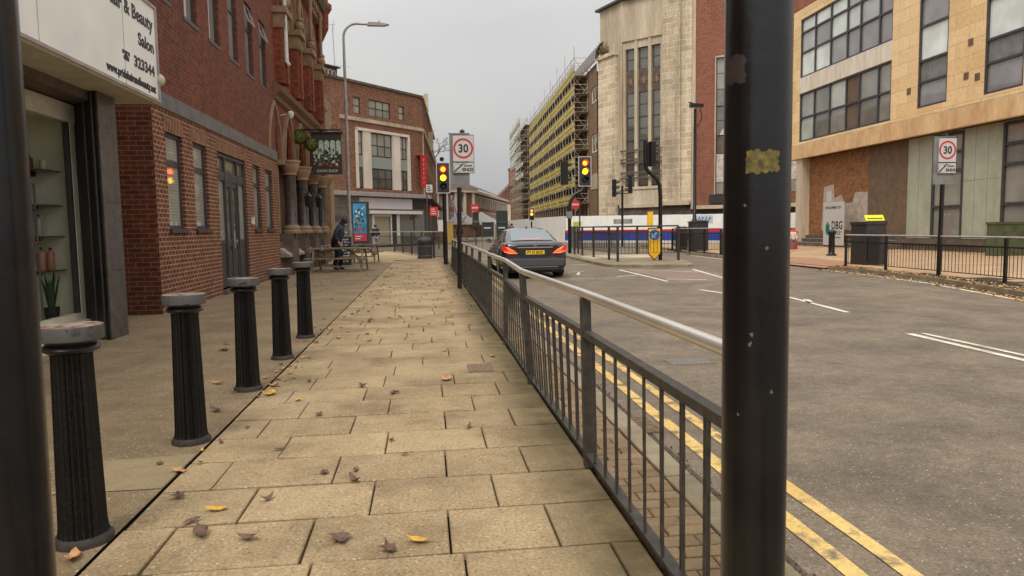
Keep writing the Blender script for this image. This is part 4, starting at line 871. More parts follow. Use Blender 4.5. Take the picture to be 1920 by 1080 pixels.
# 30 sign
def thirty(x, y, z0, w, h1, h2, lab, pz, px, back, dy=0):
    t = thing('speed_limit_sign', lab, 'road sign', (px, y+.07, 0))
    k = MB(); k.tube([(px, y+.07, 0), (px+(x-px)*.4, y+.07, pz)], .05, 14); k.build('pole', M['black'], t, smooth=50)
    k = MB(); k.box(back[0], back[1], y+.02, y+.06, back[2], back[3]); k.box(back[0]-.02, back[1]+.02, y+.015, y+.065, back[3]-.02, back[3]+.0); k.build('back_board', M['grey'], t)
    k = MB(); k.box(x-w/2, x+w/2, y-.01, y+.01, z0, z0+h2-.004); lo = k.build('zone_ends_plate', M['signface'], t)
    k = MB(); k.box(x-w/2, x+w/2, y-.01, y+.01, z0+h2+.004, z0+h2+h1); sp_ = k.build('thirty_plate', M['signface'], t)
    k = MB()
    for (a, b, c, d) in ((x-w/2, x+w/2, z0, z0+.012), (x-w/2, x+w/2, z0+h2-.012, z0+h2-.004), (x-w/2, x-w/2+.01, z0+.012, z0+h2-.012), (x+w/2-.01, x+w/2, z0+.012, z0+h2-.012)): k.box(a, b, y-.013, y-.0105, c, d)
    k.build('plate_border', M['ink'], lo)
    k = MB()
    for (a, b, c, d) in ((x-w/2, x+w/2, z0+h2+h1-.01, z0+h2+h1), (x-w/2, x+w/2, z0+h2+.004, z0+h2+.012), (x-w/2, x-w/2+.008, z0+h2+.012, z0+h2+h1-.01), (x+w/2-.008, x+w/2, z0+h2+.012, z0+h2+h1-.01)): k.box(a, b, y-.013, y-.0105, c, d)
    k.build('plate_border', M['ink'], sp_)
    cz = z0+h2+h1/2+.002; ro = w*.46; ri = w*.375; k = MB(); n = 40; vs = []
    for j in range(n):
        a = 2*math.pi*j/n
        for r_, yy in ((ro, -.0135), (ri, -.0135), (ro, -.0105), (ri, -.0105)): vs.append((x+r_*math.cos(a), y+yy, cz+r_*math.sin(a)))
    fs = []
    for j in range(n):
        q = (j+1) % n; fs += [(4*j, 4*q, 4*q+1, 4*j+1), (4*j, 4*q, 4*q+2, 4*j+2), (4*j+1, 4*q+1, 4*q+3, 4*j+3)]
    k.add(vs, fs); k.build('red_ring', M['signred'], sp_)
    F = FR((x-1, y-.0105), (x+1, y-.0105), 1)
    text('30', w*.52, TF(F, 1, .002, cz-w*.175), sp_, M['ink'], align='CENTER', sx=.92, bold=w*.012)
    text('Zone', w*.17, TF(F, 1+w*.2, .002, z0+h2*.6), lo, M['ink'], align='CENTER', bold=.001); text('ENDS', w*.2, TF(F, 1+w*.2, .002, z0+h2*.2), lo, M['ink'], align='CENTER', bold=.003)
    k = MB(); cx, cz2, r_ = x-w*.25, z0+h2*.5, h2*.36
    k.tube([(cx+r_*math.cos(a*.314), y-.0115, cz2+r_*math.sin(a*.314)) for a in range(20)], .004, 4, closed=True); k.build('grey_disc_outline', M['grey'], lo)
    k = MB()
    for q in range(3): o_ = -.02+q*.016; k.tube([(x-w/2+.03+o_, y-.012, z0+.03), (x+o_+.0, y-.012, z0+h2-.03)], .0045, 4)
    k.build('diagonal_stripes', M['ink'], lo)
    k = MB(); k.box(x-.06, x+.04, y+.02, y+.16, back[3]+.0, back[3]+.06); k.box(x-.03, x+.01, y+.02, y+.1, back[3]+.06, back[3]+.08); k.build('lamp_unit', M['blackmatt'], t)
    return t
thirty(.852, 15.5, 2.5, .465, .58, .24, 'thirty zone ends sign on a black pole by the left guard rail', 2.9, .714, (.56, .98, 2.2, 3.36))
thirty(12.3, 15.62, 2.43, .47, .58, .26, 'thirty zone ends sign on a black pole on the far right footway', 2.6, 12.24, (11.98, 12.5, 2.18, 3.3))
# island signals
t = thing('traffic_light', 'red and amber traffic light on a bent black pole on the island', 'traffic light', (7.28, 35.2, 0), group='traffic lights showing red and amber')
k = MB(); k.tube([(7.2, 35.2, 0), (7.2, 35.2, 2.2), (7.25, 35.2, 2.6), (7.5, 35.2, 2.95), (7.85, 35.2, 3.12), (7.97, 35.2, 3.3)], .09, 12); k.build('pole', M['black'], t, smooth=60)
head(t, 7.98, 35.1, 4.07, 0, 1.33); hh = head(t, 7.1, 35.3, 4.0, R(100), 1.2, lit='', board=False)
k = MB(); k.box(7.02, 7.3, 35.0, 35.1, 1.75, 2.1); k.build('push_button_box', M['grey'], t)
k = MB(); k.box(7.3, 7.7, 35.5, 35.52, .35, 1.35); k.prism([(7.3, 35.5, .35), (7.5, 35.5, .08), (7.7, 35.5, .35)], (0, .02, 0)); tag(k.build('keep_left_sign', M['grey'], origin=(7.5, 35.5, 0)), 'grey back of a pointed keep left sign on the far end of the traffic island', 'road sign')
t = thing('traffic_light', 'traffic light seen from behind on a tall bent pole at the island front', 'traffic light', (8.82, 26.2, 0))
k = MB(); k.tube([(8.87, 26.2, 0), (8.87, 26.2, 2.4), (8.84, 26.2, 2.85), (8.7, 26.2, 3.1), (8.45, 26.2, 3.3), (8.32, 26.2, 3.45), (8.28, 26.2, 3.7), (8.28, 26.2, 4.5)], .075, 14); k.build('pole', M['black'], t, smooth=60)
head(t, 8.62, 26.22, 4.0, R(105), .95, lit='', board=False, hood=.16); k = MB(); k.tube([(8.3, 26.2, 4.35), (8.42, 26.2, 4.42), (8.46, 26.2, 4.25), (8.5, 26.2, 4.1), (8.6, 26.2, 4.1)], .022, 6); k.build('cable_bracket', M['black'], t)
k = MB(); k.box(8.42, 8.62, 26.3, 26.4, 1.3, 1.85); k.build('push_button_box', M['yellow'], t)
# keep left
t = thing('keep_left_sign', 'yellow pointed backboard with a round blue keep left arrow sign on the island', 'road sign', (8.58, 26.0, 0))
k = MB(); k.prism([(8.34, 26.03, .26), (8.58, 26.03, -.0), (8.82, 26.03, .26), (8.82, 26.03, 1.24), (8.34, 26.03, 1.24)], (0, .04, 0)); k.build('bracket_panel', M['black'], t)
k = MB(); k.prism([(8.36, 26.028, .28), (8.58, 26.028, .05), (8.80, 26.028, .28), (8.80, 26.028, 1.2), (8.36, 26.028, 1.2)], (0, -.02, 0)); yb = k.build('yellow_board', M['yellow'], t)
k = MB(); k.lathe([(.205, 0), (.205, .006)], (0, 0, 0), 28, F=Matrix.Translation((8.58, 26.006, .97)) @ Matrix.Rotation(R(90), 4, 'X')); bd = k.build('blue_disc', M['bluesign'], yb)
k = MB(); F = Matrix.Translation((8.58, 25.998, .97)) @ Matrix.Rotation(R(-45), 4, 'Y')
k.prism([(-.15, 0, 0), (-.04, 0, .11), (-.04, 0, .03), (.15, 0, .03), (.15, 0, -.03), (-.04, 0, -.03), (-.04, 0, -.11)], (0, -.004, 0), F); k.build('white_arrow', M['signface'], bd)
# distant signals at the crossing
t = thing('traffic_light', 'pair of dark signal heads on one thin pole before the blue and white hoarding', 'traffic light', (12.6, 44.5, 0))
pole(t, 12.55, 44.5, 3.9, .07); head(t, 12.15, 44.5, 3.75, R(70), 1.15, lit='', board=False); head(t, 12.95, 44.5, 3.95, R(250), 1.15, lit='', board=False); k = MB(); k.tube([(12.1, 44.5, 3.4), (12.95, 44.5, 3.4)], .03, 6); k.build('bracket', M['black'], t)
t = thing('traffic_light', 'small distant traffic light above the car roof', 'traffic light', (8.1, 54, 0), group='traffic lights showing red and amber')
pole(t, 8.1, 54.1, 1.8, .06); head(t, 8.1, 54, 2.35, 0, .85)
# ------------------------------------------------------------------ right: golden stone building
rb = thing('office_building', 'golden stone clad building with big black framed windows above a boarded and marble ground floor', 'building', (22.2, 24, 0))
A_, B_ = (22.2, 24.0), (22.55, 40.5); fr = FR(A_, B_, -1)
RL = 17.95
def S(v): return v*40.2/43.*.985   # measured spans shortened for the corrected far end
# bays along s (0 at A, growing away from the camera)
w3 = (.44, 2.4); w2 = (4.48, 6.4); wa = (8.3, 17.1)
g = MB()
ops = [(w3[0], w3[1], 6.3, 12.5), (w2[0], w2[1], 6.42, 12.5), (wa[0], wa[1], 6.2, 9.05), (wa[0], wa[1], 9.98, 13.4), (-4.3, -1.9, 6.3, 12.5)]
wall(g, fr, -10, RL, 6.02, 14, ops, .16); g.build('upper_wall', M['sand'], rb)
MB().box(wa[0], wa[1], .002, .03, 9.06, 9.97, fr).build('spandrel_panel', M['spandrel'], rb)
g = MB(); g.box(-10, RL+.25, -1.0, .14, 5.2, 5.99, fr); g.build('cornice_band', M['sand_dk'], rb)
g = MB(); g.box(-10, RL+.05, -.02, .05, 5.99, 6.07, fr); g.build('string_course', M['stone_pl'], rb)
def multi(a, b, c, d, cols, rows, pm, extra=None):
    return window(rb, fr, a, b, c, d, .13, cols=cols, rows=rows, fw=.09, fm=M['dgrey'], pm=pm, ft=.1, bars=.1)
n_ = wa[1]-wa[0]
cl = [9.4, 11.02, 12.22, 13.84, 15.49]
o1 = multi(wa[0], wa[1], 6.2, 9.05, cl, [7.6], M['pane_gr']); o2 = multi(wa[0], wa[1], 9.98, 13.4, cl, [11.43, 12.6], M['pane_lt'])
MB().box(cl[1]+.06, cl[2]-.06, -.118, -.112, 6.4, 8.95, fr).build('dark_boarded_pane', M['brownpan'], o1)
multi(w2[0], w2[1], 6.42, 12.5, [], [7.55, 8.5, 10.0, 11.3], M['pane_lt']); multi(w3[0], w3[1], 6.3, 12.5, [], [7.5, 8.42, 10.0, 11.3], M['pane_lt']); multi(-4.3, -1.9, 6.3, 12.5, [], [7.5, 8.42, 10.0], M['pane_lt'])
for (a, b, c, d) in ((w2[0], w2[1], 7.55, 8.5), (w3[0], w3[1], 7.5, 8.42), (w3[0], w3[1], 10.0, 11.3)): MB().box(a+.09, b-.09, -.118, -.112, c+.05, d-.05, fr).build('opaque_panel', M['grey'], rb)
for (s_, z_) in ((3.16, 8.57), (3.35, 7.26), (2.73, 7.1), (6.96, 7.32)):
    MB().box(s_-.13, s_+.13, -.1, .025, z_-.14, z_+.14, fr).build('vent_cowl', M['brownpan'], rb)
# ground floor
g1 = (7.3, 5.05); gw = [(3.95, 5.9), (.0, 1.85), (-4.6, -2.6)]
g = MB(); wall(g, fr @ Matrix.Translation((0, -.5, 0)), -10, 7.6, .55, 5.2, [(a, b, .57, 5.15) for a, b in gw], .1); g.build('marble_wall', M['marble'], rb)
for s_ in (6.8, 2.6, 3.3): MB().box(s_-.006, s_+.006, -.5, -.494, .56, 5.19, fr).build('panel_joint', M['grey'], rb)
g = MB()
g.box(1.87, 3.93, -.5, -.495, 3.0, 3.012, fr); g.build('panel_joint', M['grey'], rb)
for a, b in gw: window(rb, fr, a, b, .57, 5.15, .58, cols=[], rows=[1.95, 3.5, 4.3], fw=.12, fm=M['dgrey'], pm=M['pane_gr'], ft=.1, bars=.12)
MB().box(7.6, 10.65, -.55, -.45, .55, 5.2, fr).build('brown_panel', M['brownpan'], rb)
ob = MB().box(10.65, RL-1.3, -.6, -.5, .3, 5.2, fr).build('chipboard_boarding', M['osb'], rb)
g = MB(); pts = [(10.7, .9), (10.7, 2.9), (11.9, 2.95), (12.1, 2.4), (12.9, 2.4), (13.2, 2.9), (13.9, 2.7), (14.0, 3.5), (15.0, 3.4), (15.2, .9)]
g.prism([(a, -.499, b) for a, b in pts], (0, .006, 0), fr); g.build('grey_painted_patch', M['ply'], ob)
MB().box(RL-1.3, RL-.6, -1.2, 0.0, 0, 5.2, fr).build('corner_column', M['stone_pl'], rb)
MB().box(-10, 7.6, -.55, -.38, 0, .56, fr).box(-10, 7.6, -.38, -.3, .3, .5, fr).build('plinth', M['stone_dk'], rb)
stp = M['stone_dk']
g = MB(); g.box(7.6, RL+2.5, -.6, .3, 0, .22, fr); g.box(7.6, RL+2.0, -.6, -.05, .22, .44, fr); g.box(7.6, RL+1.6, -.6, -.3, .44, .62, fr); g.build('steps', stp, rb)
g = MB(); g.box(7.65, RL+2.5, .28, .305, .2, .225, fr); g.box(7.65, RL+2, -.07, -.045, .42, .445, fr); g.build('step_nosing', M['galv'], rb)
g = MB(); g.box(-10, RL, -12, -.62, 0, 5.2, fr); g.box(-10, RL, -12, -.2, 5.2, 14, fr); g.build('core', M['stone_pl'], rb)
# DBG board
t = thing('company_board', 'white hoarding board with a green hexagon logo and DBG lettering by the steps', 'sign board', tuple(fr @ Vector((12.5, .1, .1))))
bw0, bw1 = 11.5, 13.5
MB().box(bw0, bw1, .31, .35, .1, 2.45, fr).build('board', M['signface'], t)
Fb = lambda s_, z_: TF(fr, s_, .352, z_)
text('DBG', .62, Fb(12.67, .98), t, M['ink'], sx=.86, align='LEFT', bold=.012); text('GROUP', .3, Fb(12.65, .68), t, M['ink'], sx=.9); text('DEVELOPMENT BY', .2, Fb(bw1-.15, 2.08), t, M['ink'], sx=.95, bold=.004); MB().box(11.75, 12.6, .352, .355, .5, .54, fr).build('small_print', M['ink'], t)
for nm, mm, dz in (('green_hexagon', mat('green_logo_paint', C8(20, 128, 96), .5), 0), ('logo_facet', mat('dark_green_logo_paint', C8(16, 84, 72), .5), .003)):
    c = (13.05, 1.0); r_ = .4 if dz == 0 else .22
    g = MB(); g.prism([(c[0]+r_*.6*math.sin(a*math.pi/3), .352+dz, c[1]+r_*math.cos(a*math.pi/3)) for a in range(6)], (0, .002, 0), fr); g.build(nm, mm, t)
g = MB(); g.box(12.8, 13.2, .3, .36, 2.5, 3.05, fr); tag(g.build('notice', M['signface'], origin=tuple(fr @ Vector((13.0, .3, 2.5)))), 'small white notice fixed above the white company board', 'notice')

# ------------------------------------------------------------------ hoarding (white over red and blue) across the road
hp = [(12.93, 65.16), (27.27, 49.28)]; HD = Vector((hp[1][0]-hp[0][0], hp[1][1]-hp[0][1], 0)); HL = HD.length; fh = FR(hp[0], hp[1], 1)
t = thing('hoarding', 'long site hoarding painted white above with a red stripe over blue, across the junction', 'hoarding', (12.93, 65.16, ZR))
for i in range(12):
    a, b = HL*i/11*.999, min(HL*(i+1)/11, HL+.5)-.01
    z0 = ZR if i < 40 else 0
    MB().box(a, b, -.06, 0, 1.02, 2.32-.02*i, fh).build('white_panel', M['wht'], t)
    MB().box(a, b, -.06, 0, .08, .78, fh).build('blue_panel', M['blue'], t)
MB().box(0, HL+.4, -.055, .012, .78, 1.02, fh).build('red_stripe', M['red'], t); MB().box(0, HL+.4, -.06, .02, ZR, .08, fh).build('kick_board', M['white'], t)
MB().box(12.8, 14.6, .004, .012, 1.45, 2.1, fh).build('pale_blue_poster', mat('pale_blue_poster', C8(176, 190, 200), .5), t)
for i_ in range(5): MB().tube([fh @ Vector((13.05+i_*.3, .02, 1.65)), fh @ Vector((13.15+i_*.3, .02, 1.98)), fh @ Vector((13.25+i_*.3, .02, 1.65+.1*(i_ % 3)))], .03, 4).build('blurred_letter', M['dgrey'], t)
for s_ in (.9, 18): MB().box(s_, s_+.9, .004, .012, 1.4, 1.8, fh).build('yellow_notice', mat('olive_notice', C8(168, 176, 70), .5), t)
MB().box(5.3, 7.2, .004, .01, 1.55, 1.95, fh).build('grey_notice', M['grey'], t)
for i in range(5): MB().box(5.5, 7.0, .011, .013, 1.6+i*.07, 1.63+i*.07, fh).build('notice_line', M['signface'], t)
# pale hoarding running back along the scaffold
hq = [(12.85, 65.3), (11.9, 75), (11.2, 96), (9.9, 118)]
t = thing('hoarding', 'pale grey panelled hoarding receding behind the car below the scaffold', 'hoarding', (12.85, 65.3, ZR))
for a, b in zip(hq, hq[1:]):
    f_ = FR(a, b, -1); L_ = math.dist(a, b); n_ = int(L_/2.4)
    for i in range(n_): MB().box(L_*i/n_, L_*(i+1)/n_-.06, -.05, 0, ZR, 2.35, f_).build('panel', M['wht'], t)
# ------------------------------------------------------------------ stone tower
T0 = Vector((18.1, 64.53)); TD = Vector((.699, -.716)); TE = T0+TD*6.95; A0 = Vector((16.964, 67.7))
tw = thing('stone_tower_building', 'weathered art deco stone corner tower with tall triple window and missing panes', 'building', (19, 64, 0))
ft_ = FR(T0, TE, 1)
g = MB(); wall(g, ft_, 0, 4.3, 3.3, 21.6, [(.1, 4.15, 4.9, 18.0)], .5); g.build('front_wall', M['stone_pl'], tw)
g = MB(); g.box(4.3, 6.0, -.5, .32, 3.3, 21.6, ft_); g.box(6.0, 6.95, -.5, .12, 3.3, 21.6, ft_); g.build('block_pier', M['stone'], tw)
g = MB(); g.box(4.3, 6.9, -.5, .45, 3.1, 3.45, ft_); g.box(-.1, 4.3, -.5, .12, 4.66, 4.9, ft_); g.box(-.1, 4.35, -.5, .2, 3.0, 3.3, ft_); g.box(0, 4.3, -.3, .03, 3.3, 4.66, ft_); g.build('sill_band', M['stone_pl'], tw)
g = MB()
for s_ in (1.5, 2.88): g.box(s_-.15, s_+.15, -.45, -.05, 4.9, 18, ft_)
for a, b in ((.1, .4), (3.9, 4.15)): g.box(a, b, -.45, -.12, 4.9, 18, ft_)
g.box(.4, 3.9, -.45, -.14, 17.3, 18, ft_); g.build('stone_mullion', M['stone_pl'], tw)
g = MB(); dec = []
for i, (a, b) in enumerate(((.4, 1.35), (1.65, 2.73), (3.03, 3.9))):
    rows = [5.0, 7.0, 9.1, 11.2, 13.4, 15.4, 17.3]
    for z0, z1 in zip(rows, rows[1:]):
        if z0 == 13.4: continue
        window(tw, ft_, a, b, z0, z1, .4, cols=[], rows=[(z0+z1)/2], fw=.05, fm=M['dgrey'], pm=M['pane_dk'], bars=.05)
    MB().box(a, b, -.42, -.34, 13.4, 15.4, ft_).build('carved_spandrel', M['stone_dk'], tw)
    k = MB(); c = (a+b)/2
    for q in range(8): k.tube([ft_ @ Vector((c, -.33, 14.4)), ft_ @ Vector((c+.26*math.cos(q*.785), -.31, 14.4+.36*math.sin(q*.785)))], .05, 5)
    k.build('star_ornament', M['stone_pub'], tw)
g = MB()
for z in (5.7, 6.2, 7.1, 7.4, 8.2): g.box(-.05, 4.3, .06, .14, z-.06, z+.06, ft_)
g.build('railings', M['stone_dk'], tw)
fc = FR(A0, T0, 1); CL = (T0-A0).length
g = MB(); wall(g, fc, 0, CL, 3.3, 21.6, [], .2); g.build('chamfer_wall', M['stone_pl'], tw)
g = MB(); g.box(.05, CL-.55, 0, .3, 0, 17.0, fc); g.box(.0, CL-.45, 0, .45, 17.0, 17.35, fc); g.build('buttress', M['stone'], tw)
g = MB(); g.poly([(*(T0+Vector((.2, .4))), 0), (*(TE+Vector((-.2, .3))), 0), (*TE, 3.2), (*T0, 3.2)]); g.build('base_wall', M['stone_dk'], tw)
k = MB(); rnd = random.Random(4); c0 = fc @ Vector((1.1, .15, 17.35))
for i in range(60):
    d = Vector((rnd.gauss(0, .5), rnd.gauss(0, .4), rnd.uniform(.2, 1))).normalized(); L_ = rnd.uniform(.5, 1.5)
    k.tube([c0+Vector((rnd.gauss(0, .5), rnd.gauss(0, .2), 0)), c0+d*L_], .012, 3)
    for q in range(4): p = c0+d*L_*rnd.uniform(.4, 1); s_ = .07; k.add([p, p+Vector((s_, 0, s_)), p+Vector((0, s_, s_*1.4)), p+Vector((-s_, 0, s_))], [(0, 1, 2, 3)])
tag(k.build('weed_plant', mat('dull_olive_weed', C8(104, 96, 62), .8), origin=tuple(c0), recalc=False), 'straggly weed growing from the ledge high on the left stone buttress', 'weed')
# body + brick flank
far_c = Vector((60, 95))
g = MB(); g.prism([(*A0, 0), (*T0, 0), (*TE, 0), (40, 62, 0), (45, 110, 0), (18.3, 110, 0)], (0, 0, 3.0)); g.build('ground_storey', M['stone_dk'], tw)
g = MB(); g.prism([(A0.x+.1, A0.y+.1, 3.0), (T0.x+.3, T0.y+.8, 3.0), (TE.x, TE.y+.8, 3), (TE.x+4, TE.y+8, 3.0), (20, 76, 3)], (0, 0, 18.55)); g.build('tower_core', M['stone_pl'], tw)
g = MB(); g.prism([(A0.x-.35, A0.y, 21.15), (T0.x-.3, T0.y-.3, 22.5), (TE.x, TE.y-.4, 24.5), (TE.x, TE.y+3, 24.5), (A0.x+1, A0.y+4, 21.15)], (0, 0, .3)); 
g = MB(); g.box(-.35, CL+.1, -3.5, .35, 21.6, 21.8, fc); g.box(.1, 7, -5, .35, 21.61, 21.81, ft_); g.build('roof_slab', M['dgrey'], tw)
B0 = TE.copy(); BD = Vector((.853, -.522)); B1 = B0+BD*11; fb2 = FR(B0, B1, 1)
t = thing('brick_block', 'weathered red brick block with a tall strip window behind the hoarding right of the tower', 'building', (B0.x, B0.y, 0))
g = MB(); wall(g, fb2, .0, 11, 3.0, 24, [(2.0, 9.4, 3.9, 15.3), (2.7, 4.0, 17.9, 20)], .3); g.build('wall', M['brick_red2'], t)
g = MB(); g.box(.0, 11, -.3, .35, 2.7, 3.0, fb2); g.box(.0, .3, 0, .1, 3, 24, fb2); g.box(1.9, 2.0, -.2, .1, 3.9, 15.4, fb2); g.box(1.9, 9.5, -.2, .1, 15.3, 15.45, fb2); g.build('stone_trim', M['stone_pl'], t)
for z0, z1, mm in ((3.9, 4.95, 'pane_gr'), (7.3, 8.8, 'stone_dk'), (8.85, 10.1, 'pane_dk'), (10.1, 11.25, 'pane_dk'), (11.3, 12.7, 'grey'), (12.7, 14, 'pane_gr'), (14, 15.3, 'pane_gr')): MB().box(2.05, 9.35, -.25, -.15, z0+.05, z1, fb2).build('strip_panel', M[mm], t)
MB().box(2.05, 9.35, -.25, -.1, 4.95, 7.3, fb2).build('pale_panel', mat('mottled_pale_panel', C8(202, 192, 182), .7, var=C8(160, 150, 138), vs=3, fine=.2, fs=9), t)
MB().box(1.5, 3.2, .0, .2, 3.15, 3.9, fb2).build('louvre', M['blackmatt'], t)
g = MB(); g.prism([fb2 @ Vector((2.3, -.13, 8.9)), fb2 @ Vector((3.1, -.13, 8.9)), fb2 @ Vector((3.1, -.13, 9.8)), fb2 @ Vector((2.7, -.13, 9.6)), fb2 @ Vector((2.4, -.13, 9.2))], (0, -.02, 0)); g.build('white_graffiti', M['signface'], t)
g = MB(); g.box(0, 11, -14, -.31, 0, 24, fb2); g.build('core', M['stone_dk'], t)

# ------------------------------------------------------------------ long building behind the scaffold
lb = thing('long_brick_building', 'long brown brick building wrapped in scaffold with a curved metal parapet', 'building', (16.9, 70, 0))
fl2 = FR((16.6, 65.8), (17.9, 139), -1)
g = MB(); wall(g, fl2, 1.9, 62, 0, 16.9, [(2.1, 4.5, 13.4, 14.9), (2.0, 4.6, 8.6, 10.4)]+[(8+i*3.2, 10.2+i*3.2, 4+j*3.4, 6.2+j*3.4) for i in range(16) for j in range(4)], .25); g.build('wall', M['brick_brn2'], lb)
for (a, b, c, d) in ((2.1, 4.5, 13.4, 14.9), (2.0, 4.6, 8.6, 10.4)): window(lb, fl2, a, b, c, d, .15, cols=[(a+b)/2], rows=[], fw=.18, fm=M['spandrel'], pm=M['pane_dk'], bars=.1)
MB().box(1.9, 4.7, 0.0, .04, 5.0, 6.5, fl2).build('blank_panel', M['stone_pl'], lb)
for i in range(16):
    for j in range(4): MB().box(8+i*3.2, 10.2+i*3.2, -.24, -.2, 4+j*3.4, 6.2+j*3.4, fl2).build('window', M['pane_dk'], lb)
g = MB(); pr_ = [(0.25, 16.9), (.3, 17.1), (.2, 17.9), (-.15, 18.5), (-.7, 18.8), (-1.5, 18.9)]
g.grid([[(s_, n_, z) for n_, z in pr_] for s_ in (1.3, 8, 20, 40, 62)], fl2); pp = g.build('curved_parapet', M['galv'], lb)
g = MB()
for i in range(75): g.tube([fl2 @ Vector((1.4+i*.8, n_+.03, z+.02)) for n_, z in pr_], .03, 4)
g.build('standing_seam', M['grey'], lb)
g = MB(); g.box(5, 62, -10, -.5, 0, 16.8, fl2); g.build('core', M['brick_brn2'], lb)
# ------------------------------------------------------------------ scaffold
sc_ = thing('scaffold', 'tall tube scaffold with bright yellow brick guards on eight lifts', 'scaffold', (15.3, 72, ZR))
fs2 = FR((15.04, 64.9), (16.9, 112.9), -1); fs2 = FR((15.04, 64.9), (15.04+.039*60, 64.9+60), -1)
LZ = [3.75, 5.55, 7.4, 9.2, 11.1, 12.9, 14.7, 16.5]; s0, s1 = 7.0, 50.0; dp = 1.35
tube_m = mat('scaffold_tube_steel', C8(190, 182, 164), .5, metal=.2, var=C8(150, 140, 120), vs=3)
ylw = mat('yellow_mesh_guard', C8(214, 188, 56), .6, var=C8(170, 146, 44), vs=4, fine=.25, fs=6)
deckm = mat('dark_scaffold_boards', C8(150, 124, 96), .8, var=C8(120, 96, 74), vs=4)
P_ = lambda s_, n_, z: fs2 @ Vector((s_, n_, z))
rnd = random.Random(9); st = [s0+i*(s1-s0)/22 for i in range(23)]
for i, s_ in enumerate(st):
    MBk = MB(); h = 18.2+rnd.uniform(-.1, .9)+(.9 if i % 3 == 0 else 0)
    MBk.tube([P_(s_, 0, ZR), P_(s_, 0, h)], .035, 5); MBk.tube([P_(s_, -dp, ZR), P_(s_, -dp, 17.6)], .035, 5)
    for z in LZ: MBk.tube([P_(s_, .3, z-.05), P_(s_, -dp-.2, z-.05)], .03, 4)
    MBk.build('upright_frame', tube_m, sc_)
for j, z in enumerate(LZ):
    MB().box(s0-.3, s1, -dp, -.02, z, z+.06, fs2).build('board_deck', deckm, sc_)
    k = MB()
    for zz in (z-.08, z+.5, z+1.0): k.tube([P_(s0-.5, .04, zz), P_(s1+.3, .04, zz)], .03, 4); k.tube([P_(s0, -dp-.1, zz), P_(s0, .3, zz)], .03, 4)
    k.tube([P_(s0, -dp, z), P_(s0, 0, z+1.7)], .025, 4)
    k.build('ledger', tube_m, sc_)
    k = MB(); ht = .92 if j < 7 else .8
    for i in range(22):
        a, b = st[i]+.03, st[i+1]-.03; q = rnd.uniform(-.05, .05)
        for c in range(4): aa = a+(b-a)*c/4; k.box(aa+.02, aa+(b-a)/4-.02, -.01, .02, z+.1+q, z+.1+ht*.5+q-.03, fs2); k.box(aa+.02, aa+(b-a)/4-.02, -.01, .02, z+.1+ht*.5+q, z+.1+ht+q, fs2)
    k.build('yellow_brick_guard', ylw, sc_)
k = MB()
for i in range(0, 22, 3):
    for j in range(7): k.tube([P_(st[i], .08, LZ[j]), P_(st[i+1], .08, LZ[j+1])], .025, 4)
for zz in (17.3, 17.8, 18.3): k.tube([P_(s0-.2, 0, zz), P_(s1, 0, zz)], .03, 4); k.tube([P_(s0, -dp-.4, zz), P_(s0, 0, zz)], .03, 4)
for i in range(8): k.tube([P_(s0, -dp-.1, LZ[i]+.9), P_(s0+.1, .0, LZ[i]-.9)], .025, 4)
k.build('diagonal_bracing', tube_m, sc_)
sc2 = thing('scaffold', 'paler narrow tube scaffold tower at the far end of the yellow guarded scaffold', 'scaffold', tuple(P_(51, 0, ZR)))
for i in range(7):
    k = MB(); s_ = 50.8+i*3.4
    for n_ in (.2, -1.2, 1.4): k.tube([P_(s_, n_, ZR), P_(s_, n_, 19.2+rnd.uniform(0, 1))], .05, 4)
    k.build('upright_frame', tube_m, sc2)
k = MB()
for j in range(22):
    z = 1+j*.85; k.tube([P_(50.4, 1.4+rnd.uniform(.4, .9), z), P_(50.4, -1.8, z)], .035, 4); k.tube([P_(50.4, 1.4, z), P_(72, 1.4, z)], .045, 4); k.tube([P_(50.4, .2, z), P_(72, .2, z)], .045, 4)
k.build('ledger', tube_m, sc2)
for j in range(9): MB().box(50.5, 72, -1.2, .6, 1.9+j*2.0, 1.95+j*2.0, fs2).build('board_deck', deckm, sc2)
for j in range(9): MB().box(50.6, 72, 1.36, 1.4, 2.1+j*2.0, 2.6+j*2.0, fs2).build('netting_strip', mat('dull_green_netting', C8(140, 140, 98), .8) if j == 0 else MATS['dull_green_netting'], sc2)
# ------------------------------------------------------------------ corner building at the end of the left footway
cbd = thing('corner_building', 'brown brick corner building with a white framed tall window group and white shopfront', 'building', (-3.7, 61.1, 0))
CD = Vector((.631, .776)).normalized(); CP = Vector((-3.704, 61.092)); fcb = FR(CP-CD*12, CP, 1)
o_ = 12.0                                   # local s = measured s + 12
q = lambda s_: s_+o_
g = MB(); gr = [(q(-2.55), q(3.78), 4.75, 9.45)]
sm_ = [(q(-2.8), q(-2.05), 10.69, 12.0), (q(-1.02), q(1.55), 10.69, 12.05), (q(2.65), q(3.32), 10.8, 12.0)]
wall(g, fcb, -4, q(5.72), 4.4, 13.1, gr+sm_, .25); g.build('wall', M['brick_far'], cbd)
MB().box(q(-4.4), q(5.75), 0, .12, 10.12, 10.4, fcb).build('white_band', M['stone_pl'], cbd)
wf = mat('white_window_surround', C8(222, 208, 194), .7, var=C8(200, 184, 168), vs=1, stretch=(1, 1, .3))
g = MB(); g.box(q(-2.75), q(-2.5), -.2, .1, 4.75, 9.6, fcb); g.box(q(3.7), q(3.93), -.2, .1, 4.75, 9.6, fcb); g.box(q(-2.75), q(3.93), -.2, .1, 9.4, 9.62, fcb); g.build('surround', wf, cbd)
for a, b in ((-1.85, -.92), (1.72, 2.7)): MB().box(q(a), q(b), -.24, .02, 4.75, 9.4, fcb).build('white_pilaster', wf, cbd)
